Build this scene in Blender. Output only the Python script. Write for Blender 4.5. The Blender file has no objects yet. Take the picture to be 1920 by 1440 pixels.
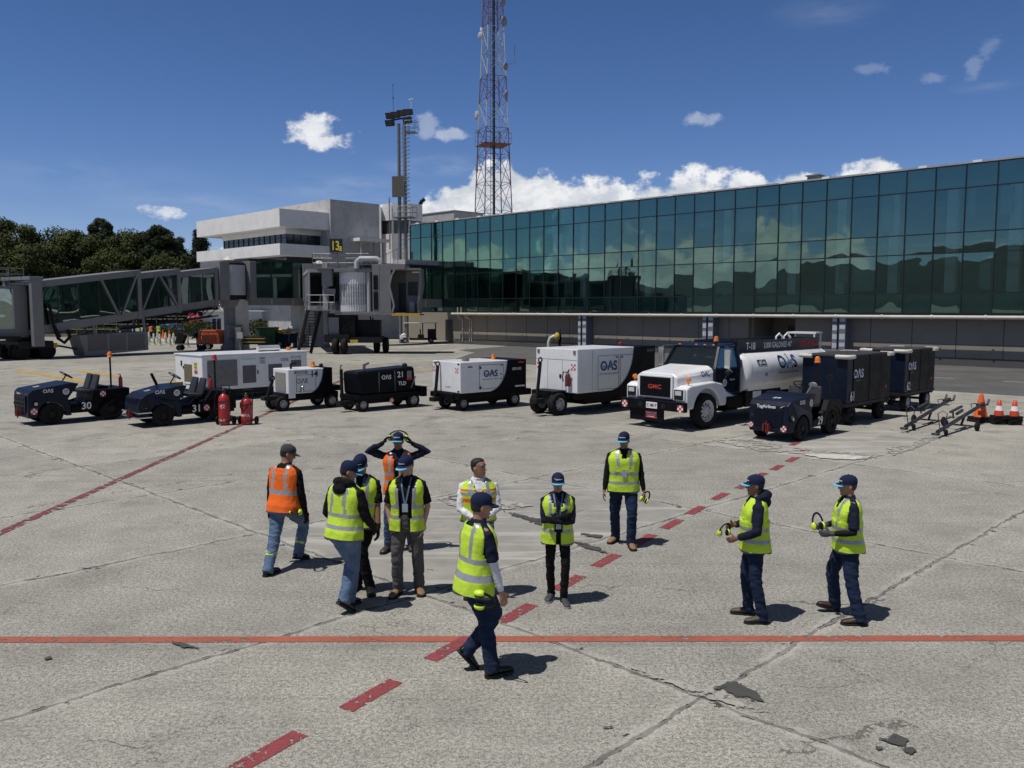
import bpy, bmesh, math, random
from math import sin, cos, pi, radians, sqrt, atan, atan2, tan
from mathutils import Vector as V, Matrix, noise
S = bpy.context.scene
COL = S.collection
rnd = random.Random(7)
# ---------- camera model (metres; camera at the origin, 3.5 m up, looking along +Y) ----------
F = 1600.0; CH = 3.5; TH = atan(142.0 / F)
def ray(px, py):
    u = (px - 960) / F; v = (720 - py) / F
    return V((u, cos(TH) + v * sin(TH), -sin(TH) + v * cos(TH)))
def G(px, py, z=0.0):                      # point on the ground
    d = ray(px, py); t = (z - CH) / d.z
    return V((d.x * t, d.y * t, z))
def W(px, py, Y):                          # point at depth Y
    d = ray(px, py); t = Y / d.y
    return V((d.x * t, Y, CH + d.z * t))
# ---------- mesh builder ----------
class MB:
    def __init__(s): s.v = []; s.f = []; s.mi = []; s.m = 0
    def add(s, vs, fs):
        o = len(s.v); s.v += [tuple(p) for p in vs]
        for f in fs: s.f.append([o + i for i in f]); s.mi.append(s.m)
        return s
    def box(s, x0, x1, y0, y1, z0, z1):
        return s.add([(x, y, z) for z in (z0, z1) for y in (y0, y1) for x in (x0, x1)],
                     [(0, 2, 3, 1), (4, 5, 7, 6), (0, 1, 5, 4), (2, 6, 7, 3), (0, 4, 6, 2), (1, 3, 7, 5)])
    def hexa(s, p):                        # 8 corners: bottom 4 (ccw), top 4 (ccw)
        return s.add(p, [(3, 2, 1, 0), (4, 5, 6, 7), (0, 1, 5, 4), (1, 2, 6, 5), (2, 3, 7, 6), (3, 0, 4, 7)])
    def obox(s, a, b, w, h, up=(0, 0, 1)): # bar from a to b, width w (sideways), height h (along up)
        a = V(a); b = V(b); d = (b - a).normalized(); up = V(up)
        sd = d.cross(up)
        if sd.length < 1e-4: sd = d.cross(V((1, 0, 0)))
        sd.normalize(); uu = sd.cross(d).normalized()
        q = [sd * (i * w / 2) + uu * (j * h / 2) for i, j in ((-1, -1), (1, -1), (1, 1), (-1, 1))]
        return s.hexa([a + k for k in q] + [b + k for k in q])
    def loft(s, rings, cap=True, close=True):
        n = len(rings[0]); o = len(s.v); fs = []
        for k in range(len(rings) - 1):
            for i in range(n if close else n - 1):
                j = (i + 1) % n
                fs.append((k * n + i, k * n + j, (k + 1) * n + j, (k + 1) * n + i))
        if cap:
            fs.append(tuple(reversed(range(n)))); L = (len(rings) - 1) * n
            fs.append(tuple(range(L, L + n)))
        return s.add([p for r in rings for p in r], fs)
    def tube(s, pts, r, n=8, cap=True, sq=None):
        pts = [V(p) for p in pts]; N = len(pts)
        rr = r if isinstance(r, (list, tuple)) else [r] * N
        rings = []; prev = None
        for k in range(N):
            d = (pts[min(k + 1, N - 1)] - pts[max(k - 1, 0)]).normalized()
            if prev is None:
                a = V((0, 0, 1)) if abs(d.z) < .9 else V((0, 1, 0))
                prev = d.cross(a).normalized()
            e = (prev - d * prev.dot(d)).normalized(); g = d.cross(e); prev = e
            q = rr[k]; qa, qb = q if isinstance(q, (list, tuple)) else (q, q)
            rings.append([pts[k] + e * (qa * cos(2 * pi * i / n)) + g * (qb * sin(2 * pi * i / n)) for i in range(n)])
        return s.loft(rings, cap)
    def cyl(s, a, b, r, r2=None, n=14): return s.tube([a, b], [r, r if r2 is None else r2], n)
    def prism(s, poly, ax, a, b):
        f = {'y': lambda p, t: (p[0], t, p[1]), 'x': lambda p, t: (t, p[0], p[1]), 'z': lambda p, t: (p[0], p[1], t)}[ax]
        return s.loft([[f(p, a) for p in poly], [f(p, b) for p in poly]])
    def sph(s, c, r, n=12, m=8, R=None):
        c = V(c); r = r if isinstance(r, (list, tuple)) else (r, r, r); rings = []
        for k in range(m + 1):
            t = pi * (k + .02) / (m + .04) - pi / 2
            q = [V((r[0] * cos(t) * cos(2 * pi * i / n), r[1] * cos(t) * sin(2 * pi * i / n), r[2] * sin(t))) for i in range(n)]
            rings.append([c + (R @ p if R else p) for p in q])
        return s.loft(rings)
    def lathe(s, prof, c=(0, 0, 0), ax='z', n=24, cap=False):   # prof: (radius, along)
        rings = []
        for r, t in prof:
            q = []
            for i in range(n):
                x, y = r * cos(2 * pi * i / n), r * sin(2 * pi * i / n)
                q.append({'z': (c[0] + x, c[1] + y, c[2] + t), 'y': (c[0] + x, c[1] + t, c[2] + y), 'x': (c[0] + t, c[1] + x, c[2] + y)}[ax])
            rings.append(q)
        return s.loft(rings, cap)
    def ring(s, c, ax, R, r, n=20, m=6):
        c = V(c); ax = V(ax).normalized(); e = ax.orthogonal().normalized(); g = ax.cross(e); rings = []
        for k in range(n + 1):
            a = 2 * pi * k / n; d = e * cos(a) + g * sin(a)
            rings.append([c + d * (R + r * cos(2 * pi * i / m)) + ax * (r * sin(2 * pi * i / m)) for i in range(m)])
        return s.loft(rings, False)
    def text(s, t, size, o, xd, yd, al='c', sx=1.0, fn=None):
        vs, fs, w = text_mesh(t); sc = size; o = V(o); xd = V(xd).normalized(); yd = V(yd).normalized(); nn = xd.cross(yd)
        sh = {'c': -w / 2, 'l': 0, 'r': -w}[al]
        P = []
        for x, y in vs:
            p = o + xd * ((x + sh) * sc * sx) + yd * (y * sc)
            P.append(fn(p) if fn else p)
        return s.add(P, fs)
    def quad(s, a, b, c, d): return s.add([a, b, c, d], [(0, 1, 2, 3)])
    def build(s, name, mats, parent=None, bevel=0, smooth=0, label=None, norm=True, seg=2):
        me = bpy.data.meshes.new(name); me.from_pydata(s.v, [], s.f)
        mats = mats if isinstance(mats, (list, tuple)) else [mats]
        for m in mats: me.materials.append(m)
        if len(mats) > 1: me.polygons.foreach_set('material_index', s.mi)
        if norm:
            bm = bmesh.new(); bm.from_mesh(me); bmesh.ops.recalc_face_normals(bm, faces=bm.faces); bm.to_mesh(me); bm.free()
        if smooth:
            me.shade_smooth()
            if smooth < 180: me.set_sharp_from_angle(angle=radians(smooth))
        me.update()
        o = bpy.data.objects.new(name, me); COL.objects.link(o)
        if parent: o.parent = parent
        if bevel:
            b = o.modifiers.new('edge', 'BEVEL'); b.width = bevel; b.segments = seg; b.limit_method = 'ANGLE'; b.angle_limit = radians(32)
        if label: o['label'] = label
        return o
_tc = {}
def text_mesh(t):
    if t not in _tc:
        cu = bpy.data.curves.new('lettering', 'FONT'); cu.body = t; cu.resolution_u = 3; cu.offset = 0.022
        ob = bpy.data.objects.new('lettering', cu); COL.objects.link(ob)
        dg = bpy.context.evaluated_depsgraph_get(); me = bpy.data.meshes.new_from_object(ob.evaluated_get(dg))
        vs = [(v.co.x, v.co.y) for v in me.vertices]; fs = [tuple(p.vertices) for p in me.polygons]
        w = max([v[0] for v in vs] or [0]); bpy.data.objects.remove(ob); bpy.data.curves.remove(cu); bpy.data.meshes.remove(me)
        _tc[t] = (vs, fs, w)
    return _tc[t]
def thing(name, label, cat, loc=(0, 0, 0), yaw=0.0, group=None):
    o = bpy.data.objects.new(name, None); COL.objects.link(o); o.empty_display_size = .2
    o.location = loc; o.rotation_euler = (0, 0, yaw); return tag(o, label, cat, group)
def tag(o, label, cat, group=None):
    o['label'] = label; o['category'] = cat
    if group: o['group'] = group
    return o
def struct(o, kind='structure'): o['kind'] = kind; return o
def dup(o, loc=None, yaw=None, label=None, scale=None):
    r = o.copy(); COL.objects.link(r)
    if loc is not None: r.location = loc
    if yaw is not None: r.rotation_euler = (0, 0, yaw)
    if scale: r.scale = scale
    if label: r['label'] = label
    for c in o.children:
        q = c.copy(); COL.objects.link(q); q.parent = r
        for e in c.children:
            h = e.copy(); COL.objects.link(h); h.parent = q
    return r
# ---------- materials ----------
def nt(m): m.use_nodes = True; t = m.node_tree; return t, t.nodes, t.links
class N:                                   # tiny node helper
    def __init__(s, t): s.t = t
    def __call__(s, typ, ins=None, **kw):
        n = s.t.nodes.new(typ)
        for k, v in kw.items(): setattr(n, k, v)
        for k, v in (ins or {}).items():
            if hasattr(v, 'is_output'): s.t.links.new(v, n.inputs[k])
            else: n.inputs[k].default_value = v
        return n
    def math(s, op, a, b=0.0, c=0.0, clamp=False):
        return s('ShaderNodeMath', {0: a, 1: b, 2: c}, operation=op, use_clamp=clamp).outputs[0]
    def mr(s, x, a, b, c=0.0, d=1.0, smooth=False):
        return s('ShaderNodeMapRange', {0: x, 1: a, 2: b, 3: c, 4: d}, interpolation_type='SMOOTHSTEP' if smooth else 'LINEAR').outputs[0]
    def mix(s, f, a, b, bt='MIX'):
        return s('ShaderNodeMix', {0: f, 6: a, 7: b}, data_type='RGBA', blend_type=bt).outputs[2]
    def noise(s, vec, sc, det=4, rough=.55): return s('ShaderNodeTexNoise', {'Vector': vec, 'Scale': sc, 'Detail': det, 'Roughness': rough}).outputs[0]
def c4(c): return (c[0], c[1], c[2], 1.0)
_mats = {}
def mat(name, col, rough=.5, metal=0.0, var=.12, sc=2.5, bump=0.0, bsc=60.0, coat=0.0, dirt=0.0, spec=.5):
    if name in _mats: return _mats[name]
    m = bpy.data.materials.new(name); t, ns, ls = nt(m); n = N(t); p = ns['Principled BSDF']
    tc = n('ShaderNodeTexCoord').outputs['Object']
    a = n.noise(tc, sc, 6, .62)
    f = n.mr(a, .3, .7, 1 - var, 1 + var * .6)
    cc = n('ShaderNodeVectorMath', {0: (col[0], col[1], col[2]), 'Scale': f}, operation='SCALE').outputs[0]
    if dirt:
        b = n.noise(tc, sc * 2.3, 8, .7)
        cc = n.mix(n.mr(b, .48, .75, 0, dirt), cc, (.16, .14, .12, 1))
    ls.new(cc, p.inputs['Base Color'])
    ls.new(n.mr(a, .3, .7, max(.03, rough - .08), min(1, rough + .1)), p.inputs['Roughness'])
    p.inputs['Metallic'].default_value = metal; p.inputs['Coat Weight'].default_value = coat; p.inputs['Coat Roughness'].default_value = .08
    p.inputs['Specular IOR Level'].default_value = spec
    if bump:
        bn = n('ShaderNodeBump', {'Strength': bump, 'Distance': .02, 'Height': n.noise(tc, bsc, 5, .6)})
        ls.new(bn.outputs[0], p.inputs['Normal'])
    _mats[name] = m; return m
def glass(name, tint, refl=1.0, rough=.0, ior=1.5, warp=0.0, wsc=.5):
    if name in _mats: return _mats[name]
    m = bpy.data.materials.new(name); t, ns, ls = nt(m); n = N(t); ns.remove(ns['Principled BSDF'])
    tr = n('ShaderNodeBsdfTransparent', {'Color': c4(tint)}).outputs[0]
    gl = n('ShaderNodeBsdfGlossy', {'Color': (refl, refl * 1.0, refl, 1), 'Roughness': rough})
    fr = n('ShaderNodeFresnel', {'IOR': ior})
    if warp:
        ob = n('ShaderNodeObjectInfo').outputs['Random']
        tc = n('ShaderNodeNewGeometry').outputs['Position']
        off = n('ShaderNodeCombineXYZ', {0: n.math('MULTIPLY', ob, 40.0), 1: 0.0, 2: 0.0}).outputs[0]
        vec = n('ShaderNodeVectorMath', {0: tc, 1: off}, operation='ADD').outputs[0]
        bn = n('ShaderNodeBump', {'Strength': 1.0, 'Distance': warp, 'Height': n.noise(vec, wsc, 1, .4)}).outputs[0]
        ls.new(bn, gl.inputs['Normal'])
    mx = n('ShaderNodeMixShader', {0: fr.outputs[0], 1: tr, 2: gl.outputs[0]})
    ls.new(mx.outputs[0], ns['Material Output'].inputs[0])
    _mats[name] = m; return m
navy = mat('navy_paint', (.005, .0095, .025), .42, coat=.04, dirt=.04, spec=.2)
black = mat('black_paint', (.0035, .004, .006), .5, coat=0, dirt=.025, spec=.14)
blackm = mat('dark_metal', (.009, .009, .010), .6, dirt=.08, spec=.3)
rubber = mat('tyre_rubber', (.010, .010, .011), .85, dirt=.15, sc=5, spec=.25)
white = mat('white_paint', (.78, .79, .80), .35, var=.05, dirt=.10, coat=.2)
offwhite = mat('off_white_plastic', (.62, .60, .54), .5, dirt=.3, sc=8)
rimw = mat('grey_rim_paint', (.42, .43, .44), .45, dirt=.5, sc=9)
steel = mat('galvanised_steel', (.20, .205, .21), .5, metal=.4, dirt=.2)
chrome = mat('chrome', (.75, .76, .78), .15, metal=1)
greyp = mat('grey_bridge_paint', (.185, .188, .195), .5, var=.1, dirt=.25, sc=1.2)
greyl = mat('light_grey_panel', (.42, .43, .45), .5, var=.08, dirt=.2, sc=1.0)
red = mat('red_paint', (.45, .02, .02), .4, dirt=.2, coat=.2)
reds = mat('red_sticker', (.50, .03, .05), .5)
orange = mat('orange_plastic', (.85, .16, .02), .45, dirt=.15, sc=6)
amber = mat('amber_lens', (.80, .22, .02), .25, coat=.5)
yellow = mat('yellow_paint', (.62, .38, .02), .5, dirt=.2)
seatm = mat('seat_vinyl', (.022, .023, .027), .5, dirt=.15)
letw = mat('white_lettering', (.80, .80, .80), .5, var=.08, sc=20)
letn = mat('navy_lettering', (.012, .022, .07), .5, var=.05)
letr = mat('red_lettering', (.55, .03, .03), .5)
letb = mat('blue_lettering', (.06, .22, .50), .5)
letg = mat('grey_lettering', (.22, .22, .23), .6)
mesh_g = mat('grey_louvre', (.12, .12, .125), .6, var=.3, sc=30, bump=.6, bsc=40)
dgl = glass('window_glass', (.52, .56, .56), 1, .0)
clrgl = glass('clear_glass', (.94, .98, .96), 1, .0)
lensm = mat('lamp_lens', (.55, .56, .58), .12, coat=1)
# =============================================================== GROUND
R2 = sqrt(.5)
def UV(u, v, z=0.0): return V(((u - v) * R2, (u + v) * R2, z))      # slab grid runs at 45 degrees
def ground_mat():
    m = bpy.data.materials.new('apron_concrete'); t, ns, ls = nt(m); n = N(t); p = ns['Principled BSDF']
    P = n('ShaderNodeTexCoord').outputs['Object']
    s = n('ShaderNodeSeparateXYZ', {0: P}).outputs
    wob = n.mr(n.noise(P, 1.3, 4, .6), .25, .75, -.06, .06)
    u = n.math('ADD', n.math('MULTIPLY', n.math('ADD', s[0], s[1]), R2), wob)
    v = n.math('ADD', n.math('MULTIPLY', n.math('SUBTRACT', s[1], s[0]), R2), wob)
    def joint(c, off, per):
        q = n.math('DIVIDE', n.math('SUBTRACT', c, off), per)
        fr = n.math('FRACT', n.math('ADD', q, .5))
        return n.math('MULTIPLY', n.math('ABSOLUTE', n.math('SUBTRACT', fr, .5)), per), n.math('FLOOR', q)
    du, cu = joint(u, .25, 6.2); dv, cv = joint(v, .02, 4.0)
    dj = n.math('MINIMUM', du, dv)
    cell = n('ShaderNodeTexWhiteNoise', {0: n('ShaderNodeCombineXYZ', {0: cu, 1: cv, 2: 3.0}).outputs[0]}, noise_dimensions='3D').outputs[0]
    def iscell(a, b): return n.math('MULTIPLY', n.math('COMPARE', cu, float(a), .1), n.math('COMPARE', cv, float(b), .1))
    smooth = n.math('MAXIMUM', iscell(1, 2), n.math('MULTIPLY', iscell(3, 2), .9))
    smooth = n.math('MAXIMUM', smooth, n.math('MULTIPLY', iscell(3, 0), .5))
    g1 = n.noise(P, 24, 4, .92); gf = n.noise(P, 62, 2, .8); g2 = n.noise(P, 11, 5, .8); big = n.noise(P, .35, 6, .62); mid = n.noise(P, 2.4, 7, .68); lg = n.noise(P, .95, 7, .66)
    st = n.noise(n('ShaderNodeMapping', {'Vector': P, 'Rotation': (0, 0, radians(-32)), 'Scale': (.22, 2.6, 1)}).outputs[0], 1.2, 6, .65)
    sc = n.noise(n('ShaderNodeMapping', {'Vector': P, 'Rotation': (0, 0, radians(62)), 'Scale': (.10, 7.0, 1)}).outputs[0], 1.0, 5, .7)
    col = n.mix(n.mr(big, .32, .68), (.225, .219, .197, 1), (.375, .365, .328, 1))
    col = n.mix(n.mr(lg, .36, .66, 0, .75), col, (.185, .180, .163, 1))
    col = n.mix(n.mr(mid, .50, .72, 0, .6), col, (.40, .39, .355, 1))
    col = n.mix(n.mr(st, .55, .8, 0, .5), col, (.44, .43, .39, 1))
    col = n.mix(n.mr(sc, .60, .72, 0, .55), col, (.50, .49, .455, 1))
    spk = n.mix(n.mr(n.math('ADD', n.math('MULTIPLY', g1, .6), n.math('MULTIPLY', gf, .4)), .42, .58), (.018, .018, .016, 1), (.76, .742, .67, 1))
    amt = n.math('MULTIPLY', n.mr(lg, .35, .65, .56, .32), n.math('SUBTRACT', 1.0, n.math('MULTIPLY', smooth, .75)))
    col = n.mix(amt, col, spk)
    col = n.mix(n.math('MULTIPLY', n.mr(g2, .60, .72, 0, .6), n.math('SUBTRACT', 1.0, smooth)), col, (.075, .073, .068, 1))
    v3 = n('ShaderNodeTexVoronoi', {'Vector': P, 'Scale': 26.0}, feature='F1').outputs[0]
    col = n.mix(n.math('MULTIPLY', n.mr(v3, .16, .05), n.mr(mid, .3, .6)), col, (.07, .07, .07, 1))
    sm = n.mix(n.mr(n.noise(P, 1.1, 8, .7), .35, .68), (.25, .246, .23, 1), (.40, .393, .365, 1))
    sm = n.mix(n.mr(st, .50, .60, 0, .75), sm, (.54, .53, .50, 1))
    col = n.mix(n.math('MULTIPLY', smooth, .75), col, sm)
    col = n.mix(.9, col, n('ShaderNodeCombineColor', {0: n.mr(cell, 0, 1, .84, 1.1), 1: n.mr(cell, 0, 1, .84, 1.09), 2: n.mr(cell, 0, 1, .84, 1.07)}).outputs[0], 'MULTIPLY')
    # tyre marks and oil stains
    tm = n.noise(n('ShaderNodeMapping', {'Vector': P, 'Rotation': (0, 0, radians(15)), 'Scale': (.05, 1.6, 1)}).outputs[0], 1.0, 5, .6)
    col = n.mix(n.mr(tm, .60, .72, 0, .35), col, (.13, .125, .12, 1))
    oil = n.noise(P, .9, 3, .5); far = n.mr(s[1], 19, 24)
    col = n.mix(n.math('MULTIPLY', n.mr(oil, .55, .72, 0, .55), far), col, (.10, .097, .09, 1))
    # joints: pale ground-down border, smooth grey sealant, broken dark edge
    jn = n.noise(P, 2.2, 6, .7); j2 = n.noise(P, 5.5, 5, .7)
    pale = n.math('MULTIPLY', n.mr(dj, .17, .03, smooth=True), n.mr(jn, .40, .62))
    col = n.mix(n.math('MULTIPLY', pale, .65), col, (.47, .46, .42, 1))
    wj = n.mr(n.noise(P, 3.1, 4, .6), .3, .7, .014, .032)
    dark = n.math('LESS_THAN', dj, wj)
    col = n.mix(n.math('MULTIPLY', dark, .92), col, n.mix(n.mr(jn, .38, .62), (.115, .112, .104, 1), (.25, .244, .226, 1)))
    edge = n.math('MULTIPLY', n.math('LESS_THAN', n.math('ABSOLUTE', n.math('SUBTRACT', dj, wj)), .011), n.math('GREATER_THAN', j2, .54))
    col = n.mix(n.math('MULTIPLY', edge, .85), col, (.04, .039, .037, 1))
    spl = n.math('MULTIPLY', n.math('LESS_THAN', dj, .12), n.math('GREATER_THAN', n.noise(P, 3.6, 5, .65), .63))
    col = n.mix(spl, col, (.06, .06, .058, 1))
    # hairline cracks
    cr = n('ShaderNodeTexVoronoi', {'Vector': n('ShaderNodeVectorMath', {0: P, 1: n('ShaderNodeCombineXYZ', {0: n.math('MULTIPLY', mid, 1.6), 1: n.math('MULTIPLY', big, 1.6), 2: 0.0}).outputs[0]}, operation='ADD').outputs[0], 'Scale': .33}, feature='DISTANCE_TO_EDGE').outputs[0]
    cm = n.math('MULTIPLY', n.math('LESS_THAN', cr, .003), n.math('GREATER_THAN', n.noise(P, .55, 3), .54))
    col = n.mix(n.math('MULTIPLY', cm, .7), col, (.07, .068, .065, 1))
    ls.new(col, p.inputs['Base Color']); p.inputs['Roughness'].default_value = .9; p.inputs['Specular IOR Level'].default_value = .25
    h = n.math('SUBTRACT', gf, n.math('MULTIPLY', dark, .8))
    ls.new(n('ShaderNodeBump', {'Strength': .35, 'Distance': .010, 'Height': h}).outputs[0], p.inputs['Normal'])
    return m
gm = MB().quad((-900, -700, 0), (900, -700, 0), (900, 1200, 0), (-900, 1200, 0)).build('ground', ground_mat(), norm=False); struct(gm)
def asphalt_mat():
    m = bpy.data.materials.new('asphalt'); t, ns, ls = nt(m); n = N(t); p = ns['Principled BSDF']
    P = n('ShaderNodeTexCoord').outputs['Object']
    a = n.noise(P, .5, 7, .65); b = n.noise(P, 45, 3, .6); c = n.noise(n('ShaderNodeMapping', {'Vector': P, 'Rotation': (0, 0, radians(45)), 'Scale': (.05, 1.0, 1)}).outputs[0], .9, 5, .6)
    col = n.mix(n.mr(a, .3, .7), (.062, .062, .063, 1), (.115, .113, .11, 1)); col = n.mix(n.mr(c, .5, .75, 0, .5), col, (.16, .157, .15, 1))
    col = n.mix(n.mr(b, .5, .7, 0, .35), col, (.21, .205, .2, 1))
    ls.new(col, p.inputs['Base Color']); p.inputs['Roughness'].default_value = .88
    ls.new(n('ShaderNodeBump', {'Strength': .5, 'Distance': .01, 'Height': b}).outputs[0], p.inputs['Normal'])
    return m
asph = asphalt_mat()
def sheet(name, pts, z, m):
    return struct(MB().add([(p[0], p[1], z) for p in pts], [tuple(range(len(pts)))]).build(name, m, norm=False))
sheet('service_road', [UV(38.4, -70), UV(56.2, -70), UV(62, 58), UV(47.5, 54), UV(45.8, 50), UV(38.4, 44)], .004, asph)
def paint(name, col, wear=.45, sc=9):
    m = bpy.data.materials.new(name); t, ns, ls = nt(m); n = N(t); p = ns['Principled BSDF']
    P = n('ShaderNodeTexCoord').outputs['Object']; a = n.noise(P, sc, 8, .72); b = n.noise(P, 1.5, 4, .6); g = n.noise(P, 70, 2)
    cc = n.mix(n.mr(b, .3, .7), c4([k * .8 for k in col]), c4(col)); cc = n.mix(n.mr(g, .5, .62, 0, .3), cc, c4([k * .5 for k in col]))
    ls.new(cc, p.inputs['Base Color']); p.inputs['Roughness'].default_value = .75
    ls.new(n.mr(n.math('ADD', a, n.math('MULTIPLY', b, .25)), wear + .07, wear + .13, 0, 1), p.inputs['Alpha'])
    return m
p_red = paint('red_line_paint', (.40, .115, .075), .43); p_red2 = paint('dark_red_dash_paint', (.30, .058, .066), .465, 16); p_red3 = paint('faded_red_line_paint', (.225, .055, .06), .50, 6)
p_yel = paint('yellow_line_paint', (.55, .34, .05), .42); p_wht = paint('white_line_paint', (.62, .62, .6), .44)
lay = [.001]
def strip(name, a, b, w, m, z=.004):
    a = V(a); b = V(b); d = (b - a).normalized(); s = V((-d.y, d.x, 0)) * (w / 2); lay[0] += .00012; z += lay[0]   # each marking lies a hair above the last
    k = max(1, int((b - a).length / 1.0)); vs = []; fs = []
    for i in range(k + 1):
        q = a.lerp(b, i / k); vs += [(q + s)[:2] + (z,), (q - s)[:2] + (z,)]
        if i: fs.append((2 * i - 2, 2 * i - 1, 2 * i + 1, 2 * i))
    return struct(MB().add(vs, fs).build(name, m, norm=False))
strip('red_boundary_line', (-16, 8.72, 0), (16, 8.85, 0), .155, p_red)
strip('red_lead_line', (-7.98, 11.6, 0), (-8.36, 44, 0), .17, p_red3, .008)
for px, py in [(503, 1409), (697, 1303), (844, 1216), (969, 1150), (1066, 1093), (1137, 1051), (1208, 1012), (1260, 983), (1305, 957), (1350, 931), (1394, 911), (1425, 892), (1457, 877), (1485, 862), (1508, 846), (1490, 832)]:
    c = G(px, py); d = V((cos(radians(57.6)), sin(radians(57.6)), 0)) * .34
    strip('red_dash', c - d, c + d, .17, p_red2)
for a, b in [((30, 695), (95, 705)), ((95, 705), (170, 718)), ((150, 696), (222, 707))]: strip('yellow_dash', G(*a), G(*b), .45, p_yel)
strip('yellow_guide_line', G(610, 690), G(850, 698), .25, p_yel); strip('yellow_guide_line', G(660, 684), G(1010, 704), .2, p_yel)
for k in range(5): strip('worn_yellow_dash', G(45 + k * 82, 952 - k * 13.5), G(112 + k * 82, 942 - k * 13.5), .12, paint('worn_yellow_paint', (.36, .27, .10), .58) if k == 0 else bpy.data.materials['worn_yellow_paint'])
for k in range(16): strip('white_lane_dash', UV(45.5, -36 + k * 4.2), UV(45.5, -34 + k * 4.2), .14, p_wht, .008)
for k in range(9): strip('white_lane_dash', UV(49.3, -36 + k * 5.2), UV(49.3, -33.8 + k * 5.2), .14, p_wht, .008)
for k in range(26): strip('white_hatch_bar', UV(54.0, -48 + k * 1.25), UV(55.4, -47.4 + k * 1.25), .42, p_wht, .008)
strip('white_hatch_edge', UV(53.8, -50), UV(53.8, -14), .12, p_wht, .008); strip('white_stop_bar', G(795, 648), G(838, 646), 1.3, p_wht, .008)
letw_worn = mat('worn_white_concrete', (.55, .54, .51), .85, var=.2, sc=5)
def blob(name, pts, m, z=.006, seed=1):
    r = random.Random(seed); q = [G(*k) for k in pts]; out = []
    for a, b in zip(q, q[1:] + q[:1]):
        L = max(2, int((b - a).length / .02)); 
        for i in range(L): t_ = i / L; v_ = a.lerp(b, t_); w_ = min(.035, (b - a).length * .15); out.append(v_ + V((noise.noise(v_ * 5 + V((seed, 0, 0))) * w_ * 2 + noise.noise(v_ * 17 + V((seed, 3, 0))) * w_, noise.noise(v_ * 5 + V((0, seed, 9))) * w_ * 2 + noise.noise(v_ * 17 + V((seed, 7, 5))) * w_, 0)))
    return sheet(name, out, z + .008 + seed * .0002, m)
tar = paint('tar_repair', (.075, .075, .072), .47, 7); palec = paint('pale_concrete_repair', (.42, .41, .375), .50, 5)
blob('tar_repair', [(1338, 1292), (1376, 1280), (1398, 1292), (1420, 1300), (1432, 1318), (1405, 1316), (1370, 1304)], tar, seed=2)
blob('tar_repair', [(1650, 1388), (1672, 1376), (1700, 1390), (1696, 1404), (1668, 1396)], tar, seed=3); blob('tar_repair', [(1640, 1404), (1656, 1402), (1662, 1408), (1646, 1410)], tar, seed=4); blob('tar_repair', [(1690, 1408), (1716, 1404), (1722, 1412), (1704, 1416)], tar, seed=5)
blob('tar_repair', [(944, 958), (985, 968), (1030, 978), (1066, 992), (1060, 997), (1010, 985), (960, 968)], tar, seed=6); blob('tar_repair', [(1088, 1000), (1128, 1006), (1125, 1010), (1090, 1006)], tar, seed=7); blob('tar_repair', [(1072, 1016), (1120, 1026), (1140, 1040), (1100, 1030)], tar, seed=8)
blob('tar_repair', [(842, 932), (868, 930), (872, 944), (850, 942)], tar, seed=9); blob('tar_repair', [(1130, 1440 - 75), (1150, 1362), (1152, 1368), (1136, 1372)], tar, seed=10); blob('tar_repair', [(320, 1202), (345, 1208), (372, 1218), (366, 1221), (334, 1212)], tar, seed=11); blob('tar_repair', [(80, 1236), (96, 1231), (98, 1236), (84, 1240)], tar, seed=12)
blob('concrete_repair', [(1335, 826), (1400, 822), (1480, 838), (1560, 846), (1640, 852), (1625, 862), (1560, 862), (1500, 852), (1420, 846)], palec, seed=13); blob('concrete_repair', [(1500, 852), (1560, 853), (1636, 858), (1600, 863), (1540, 860)], letw_worn, z=.010, seed=14)
blob('concrete_repair', [(1660, 840), (1700, 836), (1745, 812), (1760, 822), (1715, 842), (1672, 855)], palec, seed=15); blob('concrete_repair', [(1180, 1252), (1215, 1264), (1330, 1300), (1440, 1338), (1400, 1336), (1300, 1302), (1200, 1268)], palec, seed=16); blob('concrete_repair', [(820, 936), (866, 932), (930, 934), (1000, 950), (940, 958), (880, 956), (840, 948)], palec, seed=17)
# verge beyond the apron and the hills on the left/behind, seen in the glass
grass = mat('dry_verge', (.075, .065, .035), .95, sc=.6, var=.4, bump=.6, bsc=8)
sheet('verge', [(-150, 108), (-21, 104), (-20, 113), (-30, 400), (-400, 400), (-400, 200)], .004, grass)
hb = MB(); hm = mat('wooded_hill', (.060, .072, .076), .95, sc=.03, var=.5, bump=1, bsc=.08); rings = []  # bluish distance haze is mixed into the hill colour
for k in range(240):
    k /= 4; a = radians(-66 - k * 2.6); r = []
    h = 34 + 12 * noise.noise(V((k * .11, 3, 0))) + 10 * noise.noise(V((k * .37, 9, 0))) + 34 * min(1, max(0, (k - 10) / 12))
    for q, (rad, f) in enumerate([(560, 0), (680, .45), (800, .85), (900, 1.0), (1100, .9)]):
        rad2 = rad + 60 * noise.noise(V((k * .2, q, 5))); r.append((rad2 * sin(a), rad2 * cos(a), h * f + (8 * noise.noise(V((k * .7, q * 2.1, 2))) + 5 * noise.noise(V((k * 4.1, q * 2.1, 2))) if f > .3 else 0) - (1 if q == 0 else 0)))
    rings.append(r)
struct(hb.loft(rings, cap=False, close=False).build('hills', hm, smooth=180))
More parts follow.
